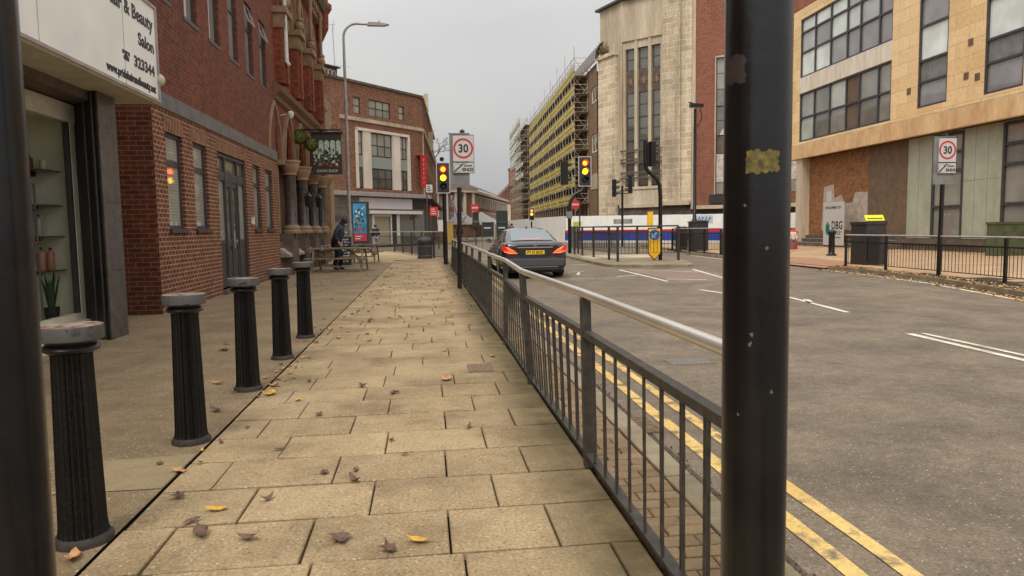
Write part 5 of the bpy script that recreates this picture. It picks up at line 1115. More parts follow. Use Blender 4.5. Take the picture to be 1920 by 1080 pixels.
for a, b, cs in ((-2.5, -1.85, []), (-.92, 1.72, [-.02, .86]), (2.7, 3.7, [3.2])):
    window(cbd, fcb, q(a), q(b), 7.45, 9.38, .18, cols=[q(c) for c in cs], rows=[8.35], fw=.07, fm=M['dgrey'], pm=M['pane_bl'], bars=.07)
    window(cbd, fcb, q(a), q(b), 4.8, 6.45, .18, cols=[q(c) for c in cs], rows=[5.65], fw=.07, fm=M['dgrey'], pm=M['pane_dk'], bars=.07)
    MB().box(q(a), q(b), -.2, -.1, 6.47, 7.42, fcb).build('grey_panel', mat('grey_green_panel', C8(140, 146, 138), .6) if 'grey_green_panel' not in MATS else MATS['grey_green_panel'], cbd)
for (a, b, c, d), cs in zip(sm_, ([], [q(-.15), q(.7)], [])): window(cbd, fcb, a, b, c, d, .12, cols=cs, rows=[(c+d)/2], fw=.07, fm=M['dgrey'], pm=M['pane_bl'], bars=.07)
MB().box(-4, q(5.9), -.5, .15, 13.1, 13.3, fcb).build('parapet', M['stone_dk'], cbd)
g = MB(); g.box(-4, q(6.0), -.3, .7, 4.1, 4.35, fcb); g.box(-4, q(5.9), -.3, .5, 4.35, 4.45, fcb); g.build('canopy', M['galv'], cbd)
g = MB(); wall(g, fcb, -4, q(5.72), 0, 4.1, [(q(-5.35), q(-3.4), 1.35, 3.2), (q(-.85), q(1.15), .15, 2.6), (q(2.3), q(4.4), .4, 2.62), (q(-5.35), q(-3.4), 3.3, 4.0)], .2); g.build('shopfront', M['grey'], cbd)
MB().box(q(-2.6), q(3.95), 0, .14, 3.1, 4.0, fcb).build('blank_fascia', mat('pale_blank_fascia', C8(206, 200, 202), .6), cbd)
MB().box(q(4.0), q(5.6), .0, .1, 3.15, 4.0, fcb).build('dark_fascia', M['blackmatt'], cbd)
MB().box(q(-1.8), q(4.9), .0, .5, 2.68, 2.95, fcb).build('white_awning_box', M['white'], cbd)
MB().box(q(-.85), q(1.15), -.15, -.1, .15, 2.6, fcb).build('roller_shutter', mat('beige_shutter', C8(160, 146, 124), .6), cbd)
g = MB(); g.box(q(-1.1), q(-.85), 0, .06, .1, 2.65, fcb); g.box(q(1.15), q(1.3), 0, .06, .1, 2.65, fcb); g.box(q(-.85), q(1.15), 0, .06, 2.45, 2.65, fcb); g.box(q(1.9), q(2.25), 0, .1, .1, 2.66, fcb); g.box(q(-1.8), q(-1.5), 0, .06, .1, 2.66, fcb); g.build('white_posts', M['white'], cbd)
MB().box(q(2.3), q(4.4), -.15, -.1, .4, 2.62, fcb).build('shop_window', M['pane_dk'], cbd); MB().box(q(-5.35), q(-3.4), -.15, -.1, 1.35, 4.0, fcb).build('shop_window', M['pane_dk'], cbd)
MB().box(q(1.3), q(1.9), .001, .03, .1, 2.65, fcb).build('dark_post', M['blackmatt'], cbd)
CE = Vector(fcb @ Vector((q(5.72), 0, 0))).xy; fcs = FR(CE, (1.9, 108), 1)
g = MB(); wall(g, fcs, 0, 30, 4.4, 13.1, [(2+i*3.2, 3.6+i*3.2, z, z+1.7) for i in range(8) for z in (5.4, 8.2, 10.8)], .2); wall(g, fcs, 30, 43, 4.4, 11.5, [], .2); g.build('side_wall', M['brick_far'], cbd)
g = MB(); g.box(0, 30, -.2, .25, 13.1, 13.35, fcs); g.box(0, 40, -.2, .2, 10.12, 10.35, fcs); g.tube([fcs @ Vector((.1, .08, 4.4)), fcs @ Vector((.1, .08, 10.2))], .06, 6); g.box(6, 6.4, 0, .4, 12.9, 14.6, fcs); g.box(14, 14.5, 0, .5, 10, 12, fcs); g.build('side_trim', M['stone_pl'], cbd)
g = MB(); g.box(0, 43, -.3, -.1, 0, 4.3, fcs); g.box(0, 40, -.2, .8, 4.1, 4.35, fcs); g.build('side_shopfronts', M['stone_dk'], cbd)
g = MB(); g.prism([(*(CP-CD*16+Vector((-.2, .5))), 0.), (*(CE+Vector((-.5, .1))), 0.), (.9, 108, 0), (-25, 108, 0), (-25, 60, 0)], (0, 0, 13)); g.build('core', M['stone_dk'], cbd)
k = MB(); k.box(q(-7.5), q(-4.15), -3.0, -.3, 13.2, 14.0, fcb); k.box(q(-7.6), q(-3.95), -3.1, -.1, 14.0, 14.1, fcb); rh = k.build('roof_housing', mat('dark_purple_brown_cladding', C8(76, 60, 58), .7), cbd)
k = MB()
for i, (a, r_) in enumerate(((-5.3, .26), (-4.9, .28), (-4.55, .24))): k.tube([fcb @ Vector((q(a)+r_*math.cos(t_*.628), -.28, 13.5+r_*math.sin(t_*.628))) for t_ in range(10)], .05, 4, closed=True)
k.build('white_graffiti', M['signface'], rh)
ant = fcb @ Vector((q(-4.25), -.4, 14))
k = MB(); k.tube([ant+Vector((0, 0, -.8)), ant+Vector((-.1, 0, 3.4))], .035, 5); c = ant+Vector((-.1, 0, 3.3))
for i in range(6): k.tube([c+Vector((-.25*i, .1, .04*i+.35)), c+Vector((-.25*i, -.1, .04*i-.35))], .015, 3)
k.tube([c+Vector((.2, 0, 0)), c+Vector((-1.4, 0, .22))], .02, 4); k.tube([c+Vector((.1, 0, -.4)), c+Vector((.15, 0, .5))], .015, 3); k.tube([ant+Vector((0, 0, .2)), ant+Vector((1.2, .4, .2))], .012, 3)
tag(k.build('tv_aerial', M['galv'], origin=tuple(ant)), 'thin television aerial on a mast above the roof of the corner building', 'aerial')
k = MB().box(q(4.82), q(5.62), .5, .56, 5.05, 7.9, fcb).box(q(4.78), q(5.66), .0, .56, 7.9, 7.95, fcb); bn = k.build('banner', M['red'], origin=tuple(fcb @ Vector((q(5.2), .5, 5))))
tag(bn, 'tall narrow red banner with white vertical lettering on the corner building', 'banner')
Fv = TF(fcb, q(5.2), .565, 0)
for i in range(6): MB().tube([fcb @ Vector((q(5.2)+.1*math.cos(a_*.785), .57, 7.5-i*.4+.12*math.sin(a_*.785))) for a_ in range(7)], .02, 4).build('blurred_letter', M['signface'], bn)
# ------------------------------------------------------------------ distant street
cv = thing('civic_building', 'distant red brick civic building with white pilasters and brown hipped roof', 'building', (9, 120, 0))
f1 = FR((1.8, 118), (8.6, 123), 1); L1 = math.dist((1.8, 118), (8.6, 123)); f2 = FR((8.6, 123), (19, 165), 1); L2 = math.dist((8.6, 123), (19, 165))
g = MB(); wall(g, f1, 0, L1, 0, 7.7, [(.6+i*2.2, 1.6+i*2.2, z, z+1.8) for i in range(3) for z in (2.6, 5.0)], .2); wall(g, f2, 0, L2, 0, 7.6, [(1.2+i*2.8, 2.5+i*2.8, z, z+1.7) for i in range(15) for z in (2.4, 5.1)], .2); g.build('wall', M['brick_far'], cv)
g = MB()
for i in range(5): g.box(-.1+i*1.95, .45+i*1.95, 0, .25, 2.4, 7.5, f1)
for i in range(15):
    for z in (2.4, 5.1): g.box(1.0+i*2.8, 1.25+i*2.8, 0, .1, z-.1, z+1.9, f2); g.box(2.45+i*2.8, 2.7+i*2.8, 0, .1, z-.1, z+1.9, f2); g.box(1.0+i*2.8, 2.7+i*2.8, 0, .12, z+1.72, z+1.95, f2)
g.box(-.3, L1+.3, -.1, .5, 7.5, 8.0, f1); g.box(0, L2, -.1, .5, 7.4, 7.8, f2); g.box(-.3, L1, -.1, .3, 2.1, 2.4, f1); g.box(0, L2, -.1, .2, 1.9, 2.1, f2); g.build('stone_dressing', wf, cv)
for i in range(15):
    for z in (2.4, 5.1): MB().box(1.2+i*2.8, 2.5+i*2.8, -.18, -.1, z, z+1.7, f2).build('window', M['pane_lt'], cv)
for i in range(3):
    for z in (2.6, 5.0): MB().box(.6+i*2.2, 1.6+i*2.2, -.18, -.1, z, z+1.8, f1).build('window', M['pane_lt'], cv)
g = MB(); g.grid([[f1 @ Vector((-.5, .6, 8.0)), f1 @ Vector((L1+.3, .6, 8.0)), f2 @ Vector((L2+.4, .6, 7.8))], [f1 @ Vector((0, -4, 10)), f1 @ Vector((L1-1, -4, 10)), f2 @ Vector((L2-2, -5, 10.2))]]); g.build('roof', mat('brown_tiled_roof', C8(98, 72, 58), .8, var=C8(80, 60, 50), vs=2), cv)
g = MB(); g.prism([(1, 119, 0), (8.2, 124, 0), (18.2, 166, 0), (0, 170, 0)], (0, 0, 7.4)); g.build('core', M['stone_dk'], cv)
cg = thing('gabled_house', 'distant dark brick gabled building with a square chimney left of the scaffold', 'building', (24, 200, 0))
g = MB(); g.prism([(20, 200, 0), (20, 200, 9.5), (25.5, 200, 15), (33, 200, 9.5), (33, 200, 0)], (0, 14, 0)); g.build('wall', mat('dark_brick_gable', C8(110, 72, 60), .8, var=C8(84, 56, 48), vs=1), cg); MB().box(23.7, 25.4, 199, 201, 13, 17.5).box(23.5, 25.6, 198.8, 201.2, 17.5, 18).build('chimney', M['brick_red2'], cg)
MB().box(20.2, 24, 199.9, 199.97, 0, 8).build('lower_front', M['stone_pl'], cg)
# bare twigs behind the corner building
k = MB(); rnd = random.Random(12)
def twig(p, d, L_, r_, dep):
    e = p+d*L_; k.tube([p, p+d*L_*.5+Vector((rnd.gauss(0, .04), rnd.gauss(0, .04), 0))*L_, e], [r_, r_*.8, r_*.6], 4, cap=False)
    if dep:
        for _ in range(3 if dep > 1 else 4):
            nd = (d+Vector((rnd.gauss(0, .5), rnd.gauss(0, .4), rnd.gauss(.1, .4)))).normalized(); twig(p+d*L_*rnd.uniform(.5, 1), nd, L_*rnd.uniform(.55, .8), r_*.6, dep-1)
twig(Vector((.9, 100, 0)), Vector((.0, 0, 1)), 9, .28, 0); twig(Vector((.9, 100, 8.8)), Vector((.2, 0, 1)).normalized(), 2.6, .16, 5)
tr = thing('bare_tree', 'bare leafless treetop showing past the edge of the corner building', 'tree', (.9, 100, 0)); k.build('trunk', mat('bark', C8(84, 72, 64), .9), tr, recalc=False)
# gazebos, stands and small street signs in the distance
def gazebo(x, y, w_, lab):
    t = thing('market_gazebo', lab, 'gazebo', (x, y, 0)); k = MB(); k.grid([[(x-w_, y-w_, 2.1), (x+w_, y-w_, 2.1)], [(x, y, 3.3), (x, y, 3.3)]])
    k.add([(x-w_, y-w_, 2.1), (x+w_, y-w_, 2.1), (x+w_, y+w_, 2.1), (x-w_, y+w_, 2.1), (x, y, 3.3), (x-w_, y-w_, 1.8), (x+w_, y-w_, 1.8), (x+w_, y+w_, 1.8), (x-w_, y+w_, 1.8)], [(0, 1, 4), (1, 2, 4), (2, 3, 4), (3, 0, 4), (0, 1, 6, 5), (1, 2, 7, 6), (2, 3, 8, 7), (3, 0, 5, 8)])
    k.build('canopy', M['signface'], t, recalc=False)
    for a in (-1, 1):
        for b in (-1, 1): MB().tube([(x+a*w_*.95, y+b*w_*.95, 0), (x+a*w_*.95, y+b*w_*.95, 2)], .05, 5).build('leg', M['galv'], t)
gazebo(4.0, 80, 1.6, 'white market gazebo in the distance left of the black sign pole'); gazebo(6.6, 84, 1.9, 'white market gazebo in the distance right of the black sign pole')
for x, lab in ((5.05, 'dark green framed temporary road sign, left of the distant pair'), (6.1, 'dark green framed temporary road sign, right of the distant pair')):
    t = thing('temporary_sign', lab, 'road sign', (x-.9, 52, ZR)); x -= .5; gm = mat('dark_green_frame', C8(62, 82, 66), .5) if 'dark_green_frame' not in MATS else MATS['dark_green_frame']
    MB().box(x-.42, x+.42, 52, 52.05, .7, 2.6 if x > 5.2 else 1.75).build('board', mat('dark_sign_back', C8(34, 40, 36), .5) if 'dark_sign_back' not in MATS else MATS['dark_sign_back'], t)
    k = MB(); 
    for zz in (.7, 1.15, 1.75): k.box(x-.44, x+.44, 51.95, 51.99, zz-.03, zz+.03)
    for sx_ in (-.44, .4): k.box(x+sx_, x+sx_+.04, 51.95, 51.99, ZR, 1.78)
    k.build('frame', gm, t); MB().box(x-.3, x+.2, 51.9, 51.94, 1.3, 1.4).build('small_plate', M['signface'], t)
def noentry(x, y, z, r_, lab, px, h0=0):
    t = thing('no_entry_sign', lab, 'road sign', (px, y, 0)); MB().tube([(px, y+.06, 0), (px, y+.06, z+r_*.9)], .05, 8).build('pole', M['blackmatt'], t)
    F = Matrix.Translation((x, y, z)) @ Matrix.Rotation(R(90), 4, 'X')
    d = MB().lathe([(r_, 0), (r_, .02)], (0, 0, 0), 24, F=F).build('red_disc', M['red'], t); MB().box(x-r_*.72, x+r_*.72, y-.03, y-.022, z-r_*.17, z+r_*.17).build('white_bar', M['signface'], d)
    return t
t = noentry(3.9, 56, 2.95, .33, 'round red no entry sign above dark boxes beyond the left guard rail', 3.95); MB().box(3.7, 4.2, 56.1, 56.3, 1.9, 2.6).build('signal_box', M['blackmatt'], t); MB().lathe([(.1, 1.2), (.28, 1.4), (.3, 1.8), (.15, 2.0)], (3.97, 56.2, 0), 10).build('bollard_lamp', M['blackmatt'], t)
noentry(10.85, 51, 2.95, .35, 'round red no entry sign between the bent signal pole and the stone tower', 11.2)
def flag_sign(x, y, z, w_, h_, m, lab, wr=None):
    t = thing('street_sign', lab, 'sign', (x, y, 0)); MB().tube([(x-w_*.4, y+.05, 0), (x-w_*.4, y+.05, z+h_*.8)], .05, 6).build('pole', M['dgrey'], t)
    b = MB().box(x-w_/2, x+w_/2, y-.02, y+.02, z-h_/2, z+h_/2).build('plate', m, t)
    if wr: 
        k = MB()
        for i in range(3): k.box(x-w_*.35, x+w_*(.1+.1*i), y-.03, y-.024, z+h_*(.25-.25*i)-.03, z+h_*(.25-.25*i)+.03)
        k.build('lettering', wr, b)
flag_sign(.62, 50, 2.55, .55, .62, M['red'], 'small red sign with white writing at the street corner left of the signal', M['signface'])
flag_sign(.35, 52, 4.25, .45, .55, M['signface'], 'small white sign with a dark emblem high at the street corner', M['ink'])
flag_sign(1.05, 48, 1.55, .42, .75, M['signface'], 'small white notice low at the street corner right of the red sign')
k = MB().box(1.45, 2.0, 52, 52.5, .3, 1.75); tag(k.build('utility_box', mat('mustard_box', C8(150, 124, 50), .6), origin=(1.7, 52.2, 0)), 'mustard yellow box behind the corner railing', 'utility box')
k = MB(); rnd = random.Random(2)
bun = [mat('bunting_pink', C8(196, 120, 130), .6), mat('bunting_white', C8(214, 206, 206), .6), mat('bunting_blue', C8(70, 70, 120), .6)]
for i in range(60):
    s_ = i/60; p = Vector((2.6+1.8*s_, 70+8*s_, 4.6-3.6*s_*(1-s_)*1.5-(1.8*s_))); k.add([p+Vector((-.12, 0, 0)), p+Vector((.12, 0, 0)), p+Vector((0, .02, -.34))], [(0, 1, 2)], i % 3)
k.tube([(2.6, 70, 4.6), (3.5, 74, 2.35), (4.4, 78, 2.8)], .02, 3, m=1); tag(k.build('bunting', bun, origin=(3.4, 74, 3), recalc=False), 'string of pink, white and blue pennants hanging across the distant street', 'bunting')
k = MB(); k.box(-.15, 3.9, 0, .05, 0, 1.75, FR((7.6, 78), (10.3, 82), 1)); tag(k.build('grey_barrier', M['stone_pl'], origin=(9, 80, 0)), 'plain pale barrier across the distant road left of the car', 'barrier')

# ------------------------------------------------------------------ street furniture
lc = thing('street_lamp', 'tall slim grey street lamp with a long curved arm at the pub corner', 'street lamp', (-3.2, 31, 0))
k = MB(); arm = [(-3.19, 31, 8.9)]
for i in range(9): a = math.pi-math.pi/2*i/8; arm.append((-2.62+.57*math.cos(a), 31, 9.35+.57*math.sin(a)))
k.tube([(-3.2, 31, 0), (-3.2, 31, 1.5), (-3.2, 31, 1.6), (-3.19, 31, 5), (-3.19, 31, 8.0)]+arm[1:]+[(-2.3, 31, 9.9), (-2.1, 31, 9.9)], [.1, .1, .075, .07, .06]+[.05]*9+[.045, .04], 12); k.build('column', M['galv'], lc, smooth=60)
k = MB(); k.prism([(-2.2, 30.9, 9.84), (-2.15, 30.9, 9.98), (-1.6, 30.9, 9.96), (-1.3, 30.9, 9.9), (-1.5, 30.9, 9.84)], (0, .22, 0)); k.lathe([(.03, 9.95), (.03, 10.06)], (-1.7, 31, 0), 8); k.build('lantern', M['galv'], lc, smooth=50)
def picnic(x, y, L_, lab, rz=0, col=None):
    t = thing('picnic_table', lab, 'picnic table', (x, y, 0), rz, 'weathered picnic tables outside the pub'); F = WM[t.name]
    k = MB()
    for i in range(5): k.box(-L_/2, L_/2, -.36+i*.145, -.36+i*.145+.135, .715, .755, F)
    k.build('table_top', M['wood'], t)
    for s_ in (-1, 1):
        k = MB(); k.box(-L_/2, L_/2, s_*.72-.13, s_*.72-.005, .41, .45, F); k.box(-L_/2, L_/2, s_*.72+.005, s_*.72+.13, .41, .45, F); k.build('bench', M['wood'], t)
    for e in (-1, 1):
        X = e*(L_/2-.2)
        for s_ in (-1, 1):
            k = MB(); k.prism([(X-.025, s_*.22, .71), (X-.025, s_*.33, .71), (X-.025, s_*.74, 0), (X-.025, s_*.63, 0)], (.05, 0, 0), F); k.build('leg', M['wood'], t)
        k = MB(); k.box(X-.08, X-.028, -.86, .86, .31, .405, F); k.box(X-.08, X-.028, -.36, .36, .63, .712, F); k.tube([F @ Vector((X-.05, 0, .36)), F @ Vector((X-e*.55, 0, .7))], .035, 4); k.build('brace', M['wood'], t)
picnic(-2.78, 23.6, 1.95, 'weathered picnic table nearest the camera, beside the walking person', R(-4)); picnic(-2.5, 29.3, 1.4, 'weathered picnic table behind the nearest one, right of the lamp column', R(-4)); picnic(-3.6, 27.6, 1.3, 'weathered picnic table farthest left against the pub plinth', R(-4))
# A-board and ironwork chairs
ab = thing('a_board', 'black A-board with white chalk writing standing behind the nearest picnic table', 'A-board', (-3.05, 26.6, 0))
F = LOC(-3.02, 26.5, 0) @ Matrix.Rotation(R(-12), 4, 'X')
k = MB(); k.box(-.3, .3, 0, .02, .05, 1.1, F); bo = k.build('chalkboard', M['ink'], ab); k = MB(); k.box(-.33, -.3, -.01, .03, 0, 1.14, F); k.box(.3, .33, -.01, .03, 0, 1.14, F); k.box(-.3, .3, -.01, .03, 1.1, 1.14, F); k.build('frame', M['wood'], ab)
k = MB(); rnd = random.Random(8)
for r_ in range(9):
    x = -.26
    while x < .2: w_ = rnd.uniform(.03, .12); k.box(x, x+w_, -.006, -.002, .18+r_*.1, .18+r_*.1+rnd.uniform(.02, .07), F); x += w_+rnd.uniform(.02, .06)
k.build('chalk_writing', M['signface'], bo)
# advertising panel
ad = thing('advertising_panel', 'freestanding dark framed poster panel with a blue and red poster beyond the picnic tables', 'advert panel', (-3.9, 41.6, 0))
MB().box(-4.15, -3.25, 41.5, 41.75, .5, 2.95).box(-3.9, -3.5, 41.55, 41.7, 0, .5).box(-3.25, -3.2, 41.5, 41.9, .4, 2.95).build('frame', M['blackmatt'], ad)
k = MB().box(-4.08, -3.34, 41.475, 41.495, 1.15, 2.85); po = k.build('poster', mat('blue_poster', C8(60, 140, 176), .5, var=C8(30, 90, 130), vs=2.5), ad)
rnd = random.Random(21)
for nm, cc, n_, zz in (('poster_shapes', C8(150, 60, 56), 9, (1.3, 2.0)), ('poster_shapes', C8(170, 176, 176), 6, (2.1, 2.7)), ('poster_shapes', C8(30, 46, 76), 22, (1.25, 2.5)), ('poster_shapes', C8(90, 120, 120), 12, (1.2, 2.2))):
    k = MB()
    for i in range(n_):
        x = rnd.uniform(-3.98, -3.43); z = rnd.uniform(*zz); s_ = rnd.uniform(.02, .065); y = 41.47-.001*rnd.random()*4
        k.poly([(x+s_*math.cos(t_*1.047), y, z+s_*1.5*math.sin(t_*1.047)) for t_ in range(6)])
    k.build(nm, mat('poster_paint_%d%d' % (n_, int(cc[0]*99)), cc, .5), po)
MB().box(-4.08, -3.34, 41.47, 41.49, .7, 1.14).build('red_footer', mat('crimson_footer', C8(150, 40, 62), .5), ad); MB().box(-3.98, -3.6, 41.462, 41.468, .95, 1.0).box(-3.98, -3.7, 41.462, 41.468, .82, .87).build('footer_lettering', M['signface'], ad)
# litter bin
lb_ = thing('litter_bin', 'round dark grey litter bin with a domed lid by the corner railing', 'litter bin', (-.05, 32.3, 0))
MB().lathe([(.34, 0), (.34, .06), (.32, .08), (.34, .6), (.34, .66)], (-.05, 32.3, 0), 24).build('body', mat('dark_bin_plastic', C8(62, 62, 60), .55, var=C8(48, 48, 48), vs=4), lb_, smooth=40)
MB().lathe([(.36, .66), (.37, .74), (.36, .82), (.30, .9), (.2, .95), (.0, .97)], (-.05, 32.3, 0), 24).build('lid', M['blackmatt'], lb_, smooth=40)
for q_ in ((.345, .12), (.351, .56)): MB().lathe([q_, (q_[0]+.001, q_[1]+.015)], (-.05, 32.3, 0), 24).build('silver_band', M['galv'], lb_)
# camera pole, cabinets and bins near the hoarding
cc = thing('camera_pole', 'tall black pole with a surveillance camera on top in front of the red brick block', 'camera pole', (13.75, 35.25, 0))
MB().tube([(13.75, 35.25, 0), (13.75, 35.25, 1.6), (13.75, 35.25, 1.65), (13.75, 35.25, 7.2)], [.13, .13, .09, .07], 14).build('pole', M['black'], cc, smooth=60)
MB().box(13.45, 14.1, 35.0, 35.3, 7.25, 7.42).tube([(13.4, 35.2, 7.5), (13.75, 35.2, 7.42)], .04, 6).build('camera', M['black'], cc); MB().tube([(14.0, 35.2, 7.2), (14.1, 35.2, 6.7), (13.85, 35.2, 6.3)], .025, 5).build('cable', M['black'], cc)
def cabinet(x, y, w_, d_, h_, lab, roof=True, m=None):
    t = thing('street_cabinet', lab, 'cabinet', (x, y, 0)); m = m or M['blackmatt']
    MB().box(x-w_/2, x+w_/2, y-d_/2, y+d_/2, 0, h_*.93).build('body', m, t, bevel=.01)
    k = MB()
    if roof: k.prism([(x-w_/2-.03, y-d_/2-.03, h_*.931), (x-w_/2-.03, y-d_/2-.03, h_*.96), (x-w_/4, y-d_/2-.03, h_), (x+w_/4, y-d_/2-.03, h_), (x+w_/2+.03, y-d_/2-.03, h_*.96), (x+w_/2+.03, y-d_/2-.03, h_*.931)], (0, d_+.06, 0))
    else: k.box(x-w_/2-.02, x+w_/2+.02, y-d_/2-.02, y+d_/2+.02, h_*.931, h_)
    k.build('lid', m, t); return t
cabinet(13.85, 35.0, .8, .7, 1.55, 'dark ridged litter cabinet behind the railing below the camera pole'); cabinet(13.75, 37.1, .5, .5, 1.25, 'narrower dark litter bin left of the ridged one by the hoarding'); cabinet(12.9, 29.6, .22, .2, .95, 'short square dark post just left of the foreground sign post', roof=False)
t = cabinet(13.72, 20.7, .66, .8, 1.33, 'large black rubbish cabinet with a folded yellow poster on top', roof=False)
k = MB(); F = Matrix.Translation((13.6, 20.35, 1.36)) @ Matrix.Rotation(R(-30), 4, 'X'); k.box(-.2, .42, 0, .02, 0, .2, F); b = k.build('yellow_poster', mat('fluorescent_yellow_card', C8(214, 216, 40), .5), t)
MB().box(-.14, .36, -.006, -.001, .06, .09, F).build('blurred_print', M['ink'], b)
k = MB(); k.box(13.42, 13.8, 20.25, 20.29, .1, .95); k.build('side_door', M['black'], t)
t = thing('bollard', 'slim black bollard standing alone in front of the white company board', 'bollard', (16.25, 26.9, 0))
MB().lathe([(.2, 0), (.2, .04), (.14, .08), (.12, .12), (.12, .85), (.14, .88)], (16.25, 26.9, 0), 16).build('shaft', M['black'], t, smooth=40); MB().lathe([(.16, .88), (.17, .95), (.1, 1.03), (.0, 1.04)], (16.25, 26.9, 0), 16).build('cap', M['black'], t, smooth=40)
cabinet(21.5, 24.0, 1.4, .5, 1.25, 'mossy green telecoms cabinet against the marble wall at the right edge', roof=False, m=mat('mossy_green_cabinet', C8(86, 92, 60), .7, var=C8(66, 70, 48), vs=3))
t = thing('red_bin', 'small red bin behind the child', 'bin', (18.75, 34.6, 0)); MB().lathe([(.26, 0), (.26, .1), (.23, .14), (.23, .85)], (18.75, 34.6, 0), 18).build('body', M['red'], t, smooth=40); MB().lathe([(.26, .85), (.26, .9), (.14, .96), (0, .98)], (18.75, 34.6, 0), 18).build('cap', M['red'], t, smooth=40)  # red shape behind the child, built as a small round bin
# ------------------------------------------------------------------ dark grey four-door coupe
ORG = (3.0, 19.45, ZR)
car = thing('parked_car', 'dark grey four-door coupe with tail lights lit, waiting at the signals', 'car', ORG)
FC = WM[car.name]
paint = mat('dark_grey_car_paint', C8(54, 51, 53), .25, metal=.5, spec=.6, coat=1, var=C8(46, 43, 45), vs=2)
cglass = mat('car_rear_glass', C8(104, 114, 118), .06, spec=1, ior=1.7); sglass = mat('car_side_glass', C8(40, 42, 44), .05, spec=1); chrome = mat('car_chrome', C8(210, 208, 204), .12, metal=1)  # rear glass base is pale to stand in for sky and cabin light
blackp = mat('black_car_plastic', C8(26, 25, 26), .5); tyre_m = mat('tyre_rubber', C8(28, 27, 27), .85); rim_m = mat('alloy_rim', C8(120, 118, 116), .3, metal=1)
def half_ring(y, w_, zb, zs, zd, cr, tuck=.9):
    P = [(0, zb), (w_*tuck, zb), (w_*.985, zb+.10), (w_, zb+(zs-zb)*.45), (w_*.985, zb+(zs-zb)*.8), (w_*.955, zs), (w_*.86, zd), (w_*.5, zd+cr*.7), (0, zd+cr)]
    return [(x, y, z) for x, z in P]+[(-x, y, z) for x, z in P[::-1][1:-1]]
ST = [(0.02, .74, .40, .80, .86, .0), (0.0, .80, .33, .84, .93, .01), (.05, .88, .27, .87, .985, .015), (.25, .925, .22, .89, 1.0, .02), (.7, .94, .2, .91, 1.01, .03), (1.3, .94, .2, .90, .99, .03), (2.2, .935, .2, .88, .96, .03), (3.2, .93, .2, .87, .94, .05), (3.7, .93, .2, .84, .92, .07), (4.3, .91, .2, .78, .86, .06), (4.7, .84, .22, .68, .74, .04), (4.92, .66, .3, .56, .6, .02)]
k = MB(); G = [half_ring(*q) for q in ST]; n = len(G[0])
vs = [p for r_ in G for p in r_]
k.add(vs, [(i*n+j, i*n+(j+1) % n, (i+1)*n+(j+1) % n, (i+1)*n+j) for i in range(len(G)-1) for j in range(n)]+[list(range(n)), [(len(G)-1)*n+j for j in range(n)]], 0, FC)
k.tri = True; k.build('body', paint, car, smooth=50)
def gh(y, wb, zb, wt, zt, cr):
    P = [(wb, zb), (wb*.5+wt*.5+.03, zb*.45+zt*.55), (wt+.02, zt-.03), (wt-.08, zt+.005), (wt*.5, zt+cr*.8), (0, zt+cr)]
    return [(x, y, z) for x, z in P]+[(-x, y, z) for x, z in P[::-1][1:]]
GS = [(.42, .72, .99, .66, 1.005, .01), (.7, .77, .97, .66, 1.10, .03), (1.05, .80, .95, .62, 1.23, .04), (1.45, .82, .93, .58, 1.34, .045), (1.9, .83, .92, .575, 1.385, .045), (2.5, .83, .92, .58, 1.385, .045), (2.9, .82, .90, .58, 1.33, .04), (3.3, .80, .89, .62, 1.15, .04), (3.75, .76, .88, .70, .93, .02)]
k = MB(); G = [gh(*q) for q in GS]; k.grid(G, FC); k.build('roof', paint, car, smooth=50)
def lerp_gs(y):
    for a, b in zip(GS, GS[1:]):
        if a[0] <= y <= b[0]: f_ = (y-a[0])/(b[0]-a[0]); return [a[i]+(b[i]-a[i])*f_ for i in range(6)]
k = MB(); rows = []
for y in (.52, .7, .9, 1.05, 1.25, 1.4):
    _, wb, zb, wt, zt, c_ = lerp_gs(y); row = []
    for t_ in (-.98, -.6, -.2, .2, .6, .98):
        x = t_*(wt-.06); row.append((x, y, zt+.012+c_*(1-(abs(x)/wt)**2)*1.0+.004))
    rows.append(row)
k.grid(rows, FC); rw = k.build('rear_window', cglass, car, smooth=180)
k = MB(); k.box(-.16, .2, .93, .98, 1.135, 1.165, FC); k.build('brake_light_reflection', mat('orange_sticker', C8(220, 120, 80), .4), rw) if False else None
k = MB(); k.prism([(-.24, .60, 1.098), (.24, .60, 1.098), (.2, .68, 1.128), (-.18, .68, 1.128)], (0, -.002, .006), FC); k.build('high_brake_light', glow('orange_brake_strip', (1, .25, .1, 1), .55), rw)
